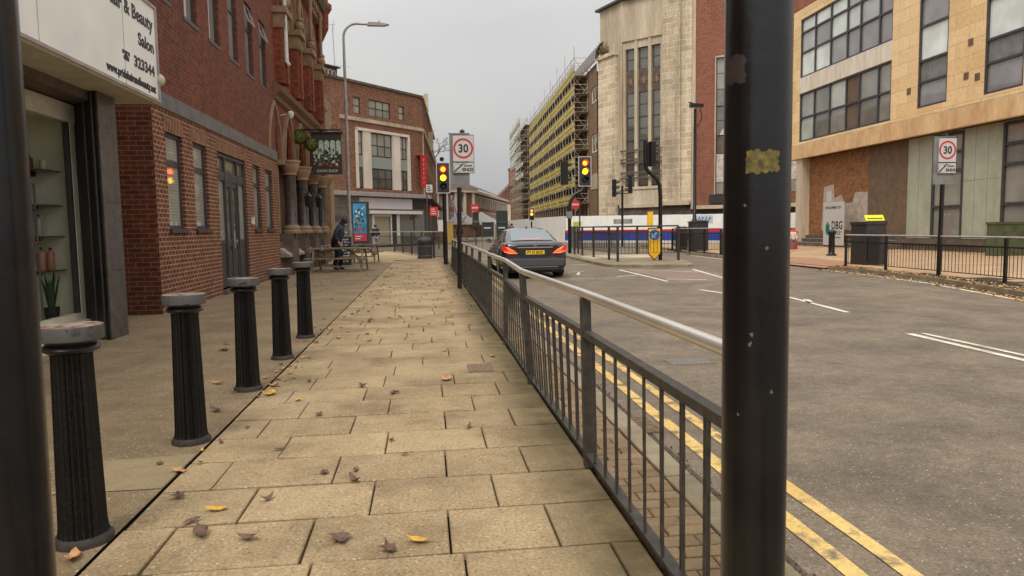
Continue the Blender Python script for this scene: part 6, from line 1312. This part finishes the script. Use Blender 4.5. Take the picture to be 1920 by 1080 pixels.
for s_ in (-1, 1):
    k = MB(); up_, dn_ = [], []
    for y in (1.0, 1.4, 1.9, 2.5, 2.9, 3.25):
        _, wb, zb, wt, zt, c_ = lerp_gs(y); up_.append((s_*(wt+.055), y, zt-.06 if y > 1 else zt-.12)); dn_.append((s_*(wb+.008), y, zb+.05 if y < 3.2 else zb+.12))
    k.grid([dn_, [(a[0]*.48+b[0]*.52+s_*.02, a[1], (a[2]+b[2])/2) for a, b in zip(up_, dn_)], up_], FC); k.build('side_window', sglass, car, smooth=180)
    k = MB(); k.prism([(s_*.93, 3.0, .95), (s_*1.08, 3.02, .97), (s_*1.08, 3.04, 1.08), (s_*.97, 3.02, 1.09)], (0, .12, 0), FC); k.build('wing_mirror', paint, car, smooth=40)
    # tail light: slanted leaf shape
    base = [(.46, .0, .70), (.70, .0, .70), (.88, .03, .76), (.915, .12, .86), (.90, .10, .93), (.80, .0, .90), (.60, -.0, .80)]
    def tl(sc, dy): c = (.72, 0, .79); return [(s_*(c[0]+(x-c[0])*sc), y-dy, c[2]+(z-c[2])*sc) for x, y, z in base]
    k = MB(); P0, P1_ = tl(1, .012), tl(1, -.05); nb = len(base); k.add(P0+P1_, [list(range(nb))]+[(i, (i+1) % nb, nb+(i+1) % nb, nb+i) for i in range(nb)], 0, FC); k.tri = True; l_ = k.build('tail_light', glow('red_tail_lamp', (.75, .02, .015, 1), .5), car)
    k = MB(); k.tube([FC @ Vector(p) for p in tl(.8, .02)], .014, 6, closed=True); k.tube([FC @ Vector(p) for p in (tl(.8, .02)[1], tl(.5, .02)[4])], .01, 5); k.build('light_strip', glow('orange_light_strip', (1, .16, .04, 1), 1.3), l_)
    k = MB(); k.poly(tl(.66, .016), FC); k.build('light_core', glow('orange_light_core', (.9, .12, .03, 1), .7), l_)
    k = MB(); k.box(min(s_*.42, s_*.66), max(s_*.42, s_*.66), -.015, .05, .27, .32, FC); k.build('exhaust', chrome, car)
k = MB(); k.prism([(-.40, -.012, .60), (.40, -.012, .60), (.50, -.012, .86), (-.50, -.012, .86)], (0, .03, 0), FC); rc = k.build('plate_recess', blackp, car)
pt_ = MB().box(-.26, .26, -.022, -.013, .68, .79, FC).build('number_plate', mat('yellow_number_plate', C8(240, 190, 30), .4), rc)
text('FY15 EXZ', .105, Matrix.Translation(ORG) @ Matrix.Translation((0, -.024, .70)) @ Matrix.Rotation(R(90), 4, 'X'), pt_, M['ink'], align='CENTER', sx=1.02, bold=.003)
k = MB(); k.box(-.50, .50, -.03, .0, .86, .885, FC); k.build('chrome_strip', chrome, rc)
k = MB(); k.tube([FC @ Vector((.04*math.cos(i*.628), -.02, .925+.04*math.sin(i*.628))) for i in range(10)], .005, 4, closed=True)
for a in (90, 210, 330): k.tube([FC @ Vector((0, -.02, .925)), FC @ Vector((.04*math.cos(R(a)), -.02, .925+.04*math.sin(R(a))))], .005, 4)
k.build('emblem', chrome, rc)
for x_, s_ in ((-.68, 'CLS350'), (.44, 'AMG')): text(s_, .05, Matrix.Translation(ORG) @ Matrix.Translation((x_, -.018 if True else 0, .915)) @ Matrix.Rotation(R(90), 4, 'X'), rc, chrome)
k = MB(); k.prism([(-.80, -.03, .34), (.80, -.03, .34), (.84, -.02, .50), (.80, -.02, .56), (-.80, -.02, .56), (-.84, -.02, .50)], (0, .08, 0), FC); k.build('bumper', paint, car, bevel=.02)
k = MB(); k.prism([(-.62, -.032, .24), (.62, -.032, .24), (.7, -.032, .33), (-.7, -.032, .33)], (0, .2, 0), FC); k.build('diffuser', blackp, car); MB().box(-.64, .64, -.04, .0, .325, .34, FC).build('chrome_trim', chrome, car)
for x_ in (-.86, .80): MB().box(x_, x_+.06, -.012, .02, .50, .53, FC).build('reflector', M['signred'], car)
k = MB(); k.prism([(-.02, 1.62, 1.41), (.02, 1.62, 1.41), (.012, 1.66, 1.47), (-.012, 1.66, 1.47)], (0, .1, -.0), FC); k.build('aerial_fin', blackp, car)
k = MB(); k.box(-.04, .04, 2.0, 2.9, 1.43, 1.435, FC)
for x_ in (-1, 1):
    for y_ in (.95, 3.85):
        Fw = FC @ Matrix.Translation((x_*.815, y_, .335)) @ Matrix.Rotation(R(90), 4, 'Y')
        w0 = MB().lathe([(.2, -.13), (.315, -.13), (.335, -.10), (.335, .10), (.315, .13), (.2, .13)], (0, 0, 0), 28, F=Fw).build('wheel', tyre_m, car, smooth=40)
        MB().lathe([(.05, -.135), (.22, -.132), (.23, .132), (.05, .135)], (0, 0, 0), 16, F=Fw).build('rim', rim_m, w0, smooth=30)
        k = MB(); k.tube([FC @ Vector((x_*.935, y_+.37*math.cos(R(a)), .335+.37*math.sin(R(a)))) for a in range(-10, 191, 20)], .02, 5); k.build('wheel_arch', blackp, w0)
k = MB(); k.box(-.80, .80, .3, 4.6, .16, .22, FC); k.build('underbody', blackp, car)
for s_ in (-1, 1): k = MB(); k.tube([FC @ Vector((s_*.948, y_, .66+.03*math.sin(y_))) for y_ in (.5, 1.5, 2.5, 3.5)], .006, 4); k.tube([FC @ Vector((s_*.945, 2.05, .3)), FC @ Vector((s_*.94, 2.05, .86))], .005, 4); k.build('door_line', blackp, car)

# ------------------------------------------------------------------ people
def skin_mesh(name, V, E, Rr, m, par, root=0, sub=1):
    me = bpy.data.meshes.new(name); me.from_pydata([tuple(v) for v in V], E, []); o = bpy.data.objects.new(name, me); COL.objects.link(o); o.parent = par
    me.materials.append(m)
    md = o.modifiers.new('skin', 'SKIN'); md.use_smooth_shade = True
    if not me.skin_vertices: bpy.context.view_layer.update()
    for i, sv in enumerate(me.skin_vertices[0].data): sv.radius = (Rr[i], Rr[i]) if not isinstance(Rr[i], tuple) else Rr[i]; sv.use_root = (i == root)
    sb = o.modifiers.new('sub', 'SUBSURF'); sb.levels = sb.render_levels = sub
    return o
skinm = mat('skin', C8(206, 152, 124), .55); 
def person(x, y, z, rz, H, lab, coat_m, leg_m, hair_m, J={}, shoe_m=None, hood=False, group=None):
    s = H/1.73
    t = thing('person', lab, 'person', (x, y, z), rz, group)
    D = dict(pel=(0, 0, .93), spi=(0, .02, 1.12), che=(0, .04, 1.33), nek=(0, .06, 1.48), hea=(0, .10, 1.60), top=(0, .10, 1.68),
             ls=(-.17, .03, 1.41), le=(-.24, -.02, 1.13), lw=(-.22, .12, .90), rs=(.17, .03, 1.41), re=(.24, .0, 1.13), rw=(.22, .14, .90),
             lh=(-.09, 0, .88), lk=(-.10, .06, .50), la=(-.10, -.02, .09), lt=(-.10, .14, .03), rh=(.09, 0, .88), rk=(.10, .10, .50), ra=(.10, .08, .09), rt=(.10, .24, .03))
    D.update(J); P = {k_: Vector(v)*s for k_, v in D.items()}
    names = list(P); idx = {k_: i for i, k_ in enumerate(names)}; V = [P[k_] for k_ in names]
    rad = dict(pel=.13, spi=.12, che=.135, nek=.052, hea=(.078, .095), top=.06, ls=.06, le=.042, lw=.028, rs=.06, re=.042, rw=.028, lh=.085, lk=.058, la=.038, lt=.035, rh=.085, rk=.058, ra=.038, rt=.035)
    Rr = [tuple(q*s for q in rad[k_]) if isinstance(rad[k_], tuple) else rad[k_]*s for k_ in names]
    E = [(idx[a], idx[b]) for a, b in (('pel', 'spi'), ('spi', 'che'), ('che', 'nek'), ('nek', 'hea'), ('hea', 'top'), ('che', 'ls'), ('ls', 'le'), ('le', 'lw'), ('che', 'rs'), ('rs', 're'), ('re', 'rw'), ('pel', 'lh'), ('lh', 'lk'), ('lk', 'la'), ('la', 'lt'), ('pel', 'rh'), ('rh', 'rk'), ('rk', 'ra'), ('ra', 'rt'))]
    for w_, e_, sx in (('lw', 'le', 1), ('rw', 're', -1)):
        d = (P[w_]-P[e_]).normalized(); side = d.cross(Vector((1, 0, 0))).normalized(); pm = len(V); V.append(P[w_]+d*.07*s); Rr.append(.026*s); E.append((idx[w_], pm))
        for i in range(4):
            o1 = len(V); b0 = V[pm]+side*(.027-.018*i)*s; V += [b0+d*.03*s, b0+d*(.055+.008*(i in (1, 2)))*s+Vector((sx*.012, 0, 0))*s, b0+d*(.075+.01*(i in (1, 2)))*s+Vector((sx*.03, 0, 0))*s]; Rr += [.0095*s, .009*s, .007*s]; E += [(pm, o1), (o1, o1+1), (o1+1, o1+2)]
        o1 = len(V); V += [P[w_]+d*.04*s+side*.035*s, P[w_]+d*.07*s+side*.055*s+Vector((sx*.01, 0, 0))*s]; Rr += [.011*s, .008*s]; E += [(idx[w_], o1), (o1, o1+1)]
    b_ = skin_mesh('body', V, E, Rr, skinm, t, idx['pel'])
    def sub_(nm, keys, edges, rr_, m):
        ii = {k_: i for i, k_ in enumerate(keys)}; return skin_mesh(nm, [P[k_] if isinstance(k_, str) else Vector(k_)*s for k_ in keys], [(ii[a], ii[b]) for a, b in edges], [q*s for q in rr_], m, t)
    cw = {k_: P[k_]+(P[k_.replace('w', 'e')]-P[k_])*.08 for k_ in ('lw', 'rw')}
    for k_ in cw: P[k_+'c'] = cw[k_]
    P['hem'] = P['pel']+Vector((0, 0, -.06))*s
    sub_('jacket', ['spi', 'hem', 'pel', 'che', 'ls', 'le', 'lwc', 'rs', 're', 'rwc', 'nek'], [('hem', 'pel'), ('pel', 'spi'), ('spi', 'che'), ('che', 'ls'), ('ls', 'le'), ('le', 'lwc'), ('che', 'rs'), ('rs', 're'), ('re', 'rwc'), ('che', 'nek')], [.185, .185, .185, .18, .1, .085, .066, .1, .085, .066, .085], coat_m)
    P['lac'] = P['la']+Vector((0, 0, .02))*s; P['rac'] = P['ra']+Vector((0, 0, .02))*s
    sub_('trousers', ['pel', 'lh', 'lk', 'lac', 'rh', 'rk', 'rac'], [('pel', 'lh'), ('lh', 'lk'), ('lk', 'lac'), ('pel', 'rh'), ('rh', 'rk'), ('rk', 'rac')], [.15, .118, .092, .072, .118, .092, .072], leg_m)
    for a, b in (('la', 'lt'), ('ra', 'rt')): h_ = (P[b]-P[a]); skin_mesh('shoe', [P[a]+Vector((0, -.03, -.04))*s, P[a]+h_*.5+Vector((0, 0, -.01))*s, P[b]], [(0, 1), (1, 2)], [.05*s, .048*s, .036*s], shoe_m or M['blackmatt'], t)
    hd = P['hea']; k = MB(); k.sphere(hd+Vector((0, -.022, .035))*s, .105*s, 8, sz=1.05); 
    if hood: k.sphere(P['nek']+Vector((0, -.03, .03))*s, .11*s, 8)
    F_ = WM[t.name]; k.v = [F_ @ v for v in k.v]; k.build('hair', hair_m, t, smooth=180)
    k = MB(); k.sphere(hd+Vector((0, .098, -.012))*s, .018*s, 5)
    for sx in (-1, 1): k.sphere(hd+Vector((sx*.085, .0, -.01))*s, .022*s, 5)
    k.v = [F_ @ v for v in k.v]; k.build('nose_and_ears', skinm, b_, smooth=180)
    k = MB(); 
    for sx in (-1, 1): k.sphere(hd+Vector((sx*.032, .09, .018))*s, .01*s, 5)
    k.box(-.025*s, .025*s, hd.y+.088*s, hd.y+.096*s, hd.z-.05*s, hd.z-.042*s); k.v = [F_ @ v for v in k.v]; k.build('eyes_and_mouth', M['ink'], b_, smooth=180)
    return t
navy = mat('navy_jacket', C8(52, 56, 76), .8, var=C8(40, 42, 58), vs=6); dk = mat('black_cloth', C8(26, 26, 30), .85); hair = mat('dark_hair', C8(34, 28, 26), .8)
person(-2.98, 24.35, 0, R(-90), 1.76, 'person in a navy jacket and black trousers walking past the nearest picnic table', navy, dk, hair, hood=True,
       J=dict(spi=(0, .07, 1.12), che=(0, .16, 1.32), nek=(0, .24, 1.45), hea=(0, .31, 1.56), top=(0, .32, 1.64), ls=(-.17, .14, 1.39), rs=(.17, .14, 1.39), le=(-.22, .0, 1.14), re=(.22, -.02, 1.14), lw=(-.2, .1, .92), rw=(.2, .12, .9), lk=(-.09, .14, .5), la=(-.09, .10, .09), lt=(-.09, .26, .03), rk=(.09, .05, .5), ra=(.09, -.08, .11), rt=(.09, .08, .03)))
person(17.7, 32.6, 0, R(160), 1.06, 'small child in a pale top and grey trousers standing on the far footway', mat('pale_pink_top', C8(214, 190, 176), .8), mat('grey_trousers', C8(96, 96, 100), .8), mat('fair_hair', C8(150, 96, 60), .8))
person(-3.35, 49, 0, R(20), 1.68, 'person in black behind the corner railing near the shop door', dk, mat('pale_jeans', C8(150, 150, 156), .8), hair)
person(2.85, 60, ZR, R(10), 1.75, 'distant person in dark clothes left of the black sign pole base', dk, dk, hair)
person(7.0, 58, ZR, R(-30), 1.8, 'distant person in a dark purple coat beside the temporary road signs', mat('purple_coat', C8(44, 36, 60), .8), dk, hair)

# ------------------------------------------------------------------ leaves
def leaf_mesh(seed, size, kind):
    rnd = random.Random(seed); pts = []
    if kind == 'maple':
        n = 15
        for i in range(n): a = 2*math.pi*i/n; r_ = size*(.66 if i % 3 else 1)*rnd.uniform(.65, 1.1); pts.append((r_*math.cos(a), r_*math.sin(a)))
    else:
        n = 12
        for i in range(n): a = 2*math.pi*i/n; pts.append((size*math.cos(a)*(1 if abs(math.cos(a)) < .98 else 1.3), size*.5*math.sin(a)*rnd.uniform(.85, 1.1)))
    cu = rnd.uniform(.2, 1.5); tw = rnd.uniform(-1, 1)
    z = lambda x, y: .005+size*.28*(y/size)**2*abs(cu)+size*.22*(x/size)**2*(tw+1)+rnd.uniform(0, .22)*size
    me = bpy.data.meshes.new('fallen_leaf'); V = [(0, 0, .006)]+[(x, y, z(x, y)) for x, y in pts]+[(x*.5, y*.5, z(x*.5, y*.5)*.8) for x, y in pts]
    n = len(pts); Fs = [(0, n+1+i, n+1+(i+1) % n) for i in range(n)]+[(n+1+i, 1+i, 1+(i+1) % n, n+1+(i+1) % n) for i in range(n)]
    s0_ = len(V); V += [(size*.9, -.002, .004), (size*.9, .002, .004), (size*1.9, size*.3*tw+.002, .012), (size*1.9, size*.3*tw, .012)]; Fs.append((s0_, s0_+1, s0_+2, s0_+3))
    me.from_pydata(V, [], Fs); return me
def leaf(x, y, size, mk, kind, lab, grp=None, seed=0, z=0.004):
    me = leaf_mesh(seed, size, kind); me.materials.append(M[mk]); o = bpy.data.objects.new('fallen_leaf', me); COL.objects.link(o)
    rnd = random.Random(seed+5); o.location = (x, y, z); o.rotation_euler = (rnd.uniform(-.15, .15), rnd.uniform(-.15, .15), rnd.uniform(0, 6.28)); tag(o, lab, 'leaf', grp)
LV = [(-1.44, 2.95, .05, 'leaf_t', 'curl', 'orange-tan curled leaf at the foot of the nearest bollard'), (-1.01, 3.38, .045, 'leaf_y', 'curl', 'bright yellow leaf on the left slabs between the first two bollards'), (-.06, 2.88, .045, 'leaf_y', 'curl', 'yellow and brown leaf at the bottom centre of the paving'),
      (-1.37, 3.97, .05, 'leaf_t', 'maple', 'rusty curled leaf in front of the second bollard'), (-1.24, 3.58, .045, 'leaf_b', 'maple', 'dark brown crumpled leaf left of the bright yellow leaf'), (-1.0, 3.12, .06, 'leaf_b', 'curl', 'flat dark brown leaf below the bright yellow leaf'), (-.78, 3.03, .04, 'leaf_b', 'curl', 'small oval brown leaf in the middle of a foreground slab'),
      (-.39, 2.96, .06, 'leaf_b', 'maple', 'dark crumpled leaf with a long stalk at the bottom centre left'), (-.18, 2.83, .05, 'leaf_b', 'maple', 'pale brown withered leaf just left of the bottom centre yellow leaf'), (-.8, 3.47, .035, 'leaf_b', 'curl', 'upright curled brown leaf right of the bright yellow leaf'),
      (-1.08, 3.25, .035, 'leaf_b', 'curl', 'thin dark leaf just left of the flat brown one'), (-.24, 4.35, .03, 'leaf_b', 'maple', 'small dark leaf alone on the middle slabs level with the second bollard'), (.15, 6.07, .07, 'leaf_t', 'maple', 'large pale maple leaf in the middle of the paving'),
      (-1.26, 5.78, .07, 'leaf_y', 'maple', 'broad yellow leaf at the slab edge by the third bollard'), (-1.3, 6.1, .06, 'leaf_t', 'maple', 'pale leaf just beyond the broad yellow one by the third bollard'), (-.55, 5.93, .05, 'leaf_b', 'maple', 'dark brown leaf on the slabs level with the third bollard'),
      (-1.81, 6.3, .06, 'leaf_t', 'curl', 'pale leaf on the tan asphalt between second and third bollards'), (-2.26, 8.15, .09, 'leaf_t', 'maple', 'largest pale leaf on the tan asphalt left of the fourth bollard'), (-1.55, 5.31, .05, 'leaf_b', 'curl', 'flat dark leaf on the asphalt right of the second bollard')]
for i, (x, y, sz, mk, kd, lb) in enumerate(LV): leaf(x, y, sz, mk, kd, lb, None, 100+i)
rnd = random.Random(77)
grp_xy = [(-.57, 3.81), (-.41, 3.83), (-.4, 3.67), (-.9, 4.28), (-.15, 4.06), (-.29, 5.65), (-.78, 5.06), (.25, 4.56), (-.26, 5.66), (-1.52, 4.12), (-1.3, 4.1)]
for i, (x, y) in enumerate(grp_xy): leaf(x, y, rnd.uniform(.025, .045), 'leaf_b', rnd.choice(['curl', 'maple']), 'small dry brown leaf among others scattered on the nearer paving slabs', 'small brown leaves on the nearer slabs', 200+i)
for i in range(150):
    y = 6.8+rnd.random()**.8*19; x = rnd.choice([-1.3+abs(rnd.gauss(0, .25)), rnd.uniform(-1.3, .8), rnd.uniform(-1.3, .8), rnd.uniform(-3.6, -1.4)])
    mk = rnd.choice(['leaf_b', 'leaf_b', 'leaf_t', 'leaf_y']); cn = {'leaf_b': 'dark brown', 'leaf_t': 'pale tan', 'leaf_y': 'yellow'}[mk]; sf_ = 'slabs' if x > -1.36 else 'tan asphalt'
    leaf(x, y, rnd.uniform(.025, .055), mk, rnd.choice(['curl', 'maple']), 'small %s leaf lying on the farther %s beyond the third bollard' % (cn, sf_), '%s leaves on the farther %s' % (cn, sf_), 400+i)
for i in range(46):
    y = rnd.uniform(4.3, 10); x = -1.34+rnd.gauss(0, .14)
    mk = rnd.choice(['leaf_b', 'leaf_b', 'leaf_t', 'leaf_y']); cn = {'leaf_b': 'dark brown', 'leaf_t': 'pale tan', 'leaf_y': 'yellow'}[mk]
    leaf(x, y, rnd.uniform(.018, .04), mk, rnd.choice(['curl', 'maple']), 'tiny %s leaf fragment caught along the dark joint beside the bollards' % cn, '%s leaf fragments along the bollard line' % cn, 700+i)
# drifts of litter along the far kerb
k = MB(); rnd = random.Random(31)
for i in range(2600):
    if i < 1700:
        u = rnd.random(); j = min(int(u*(len(KR)-1)), len(KR)-2); f_ = u*(len(KR)-1)-j; x = KR[j][0]+(KR[j+1][0]-KR[j][0])*f_; y = KR[j][1]+(KR[j+1][1]-KR[j][1])*f_
        off = rnd.gauss(0, .16); x += off+(.2 if rnd.random() < .5 else -.1); z = .012 if x > KR[j][0]+(KR[j+1][0]-KR[j][0])*f_ else ZR+.012
    else: s_ = rnd.uniform(-4, 15.5); p = fr @ Vector((s_, rnd.uniform(.0, 1.0) if s_ < 7.5 else rnd.uniform(.4, 1.5), 0)); x, y, z = p.x, p.y, .012
    a = rnd.uniform(0, 6.28); s_ = rnd.uniform(.02, .05); c, d = math.cos(a)*s_, math.sin(a)*s_
    k.add([(x-c, y-d, z), (x+d*.6, y-c*.6, z+rnd.uniform(0, .03)), (x+c, y+d, z+rnd.uniform(0, .02)), (x-d*.6, y+c*.6, z+rnd.uniform(0, .03))], [(0, 1, 2, 3)], rnd.choice([0, 1, 1, 2]))
tag(k.build('leaf_litter', [M['leaf_y'], M['leaf_t'], M['leaf_b']], recalc=False), 'yellow and brown leaf litter drifted along the far kerb and building foot', 'leaf litter', kind='stuff')
k = MB(); rnd = random.Random(5)
for i in range(1500):
    x = 1.38+abs(rnd.gauss(0, .06)); y = rnd.uniform(1, 9); s_ = rnd.uniform(.003, .011); z = ZR+.006
    k.add([(x-s_, y, z), (x, y-s_, z), (x+s_, y, z), (x, y+s_, z), (x, y, z+s_*1.4)], [(0, 1, 4), (1, 2, 4), (2, 3, 4), (3, 0, 4)], rnd.choice([0, 0, 1]))
tag(k.build('gutter_debris', [G_gravel, M['leaf_b']], recalc=False), 'dark grit and crushed leaf debris lying in the near gutter by the kerb', 'debris', kind='stuff')
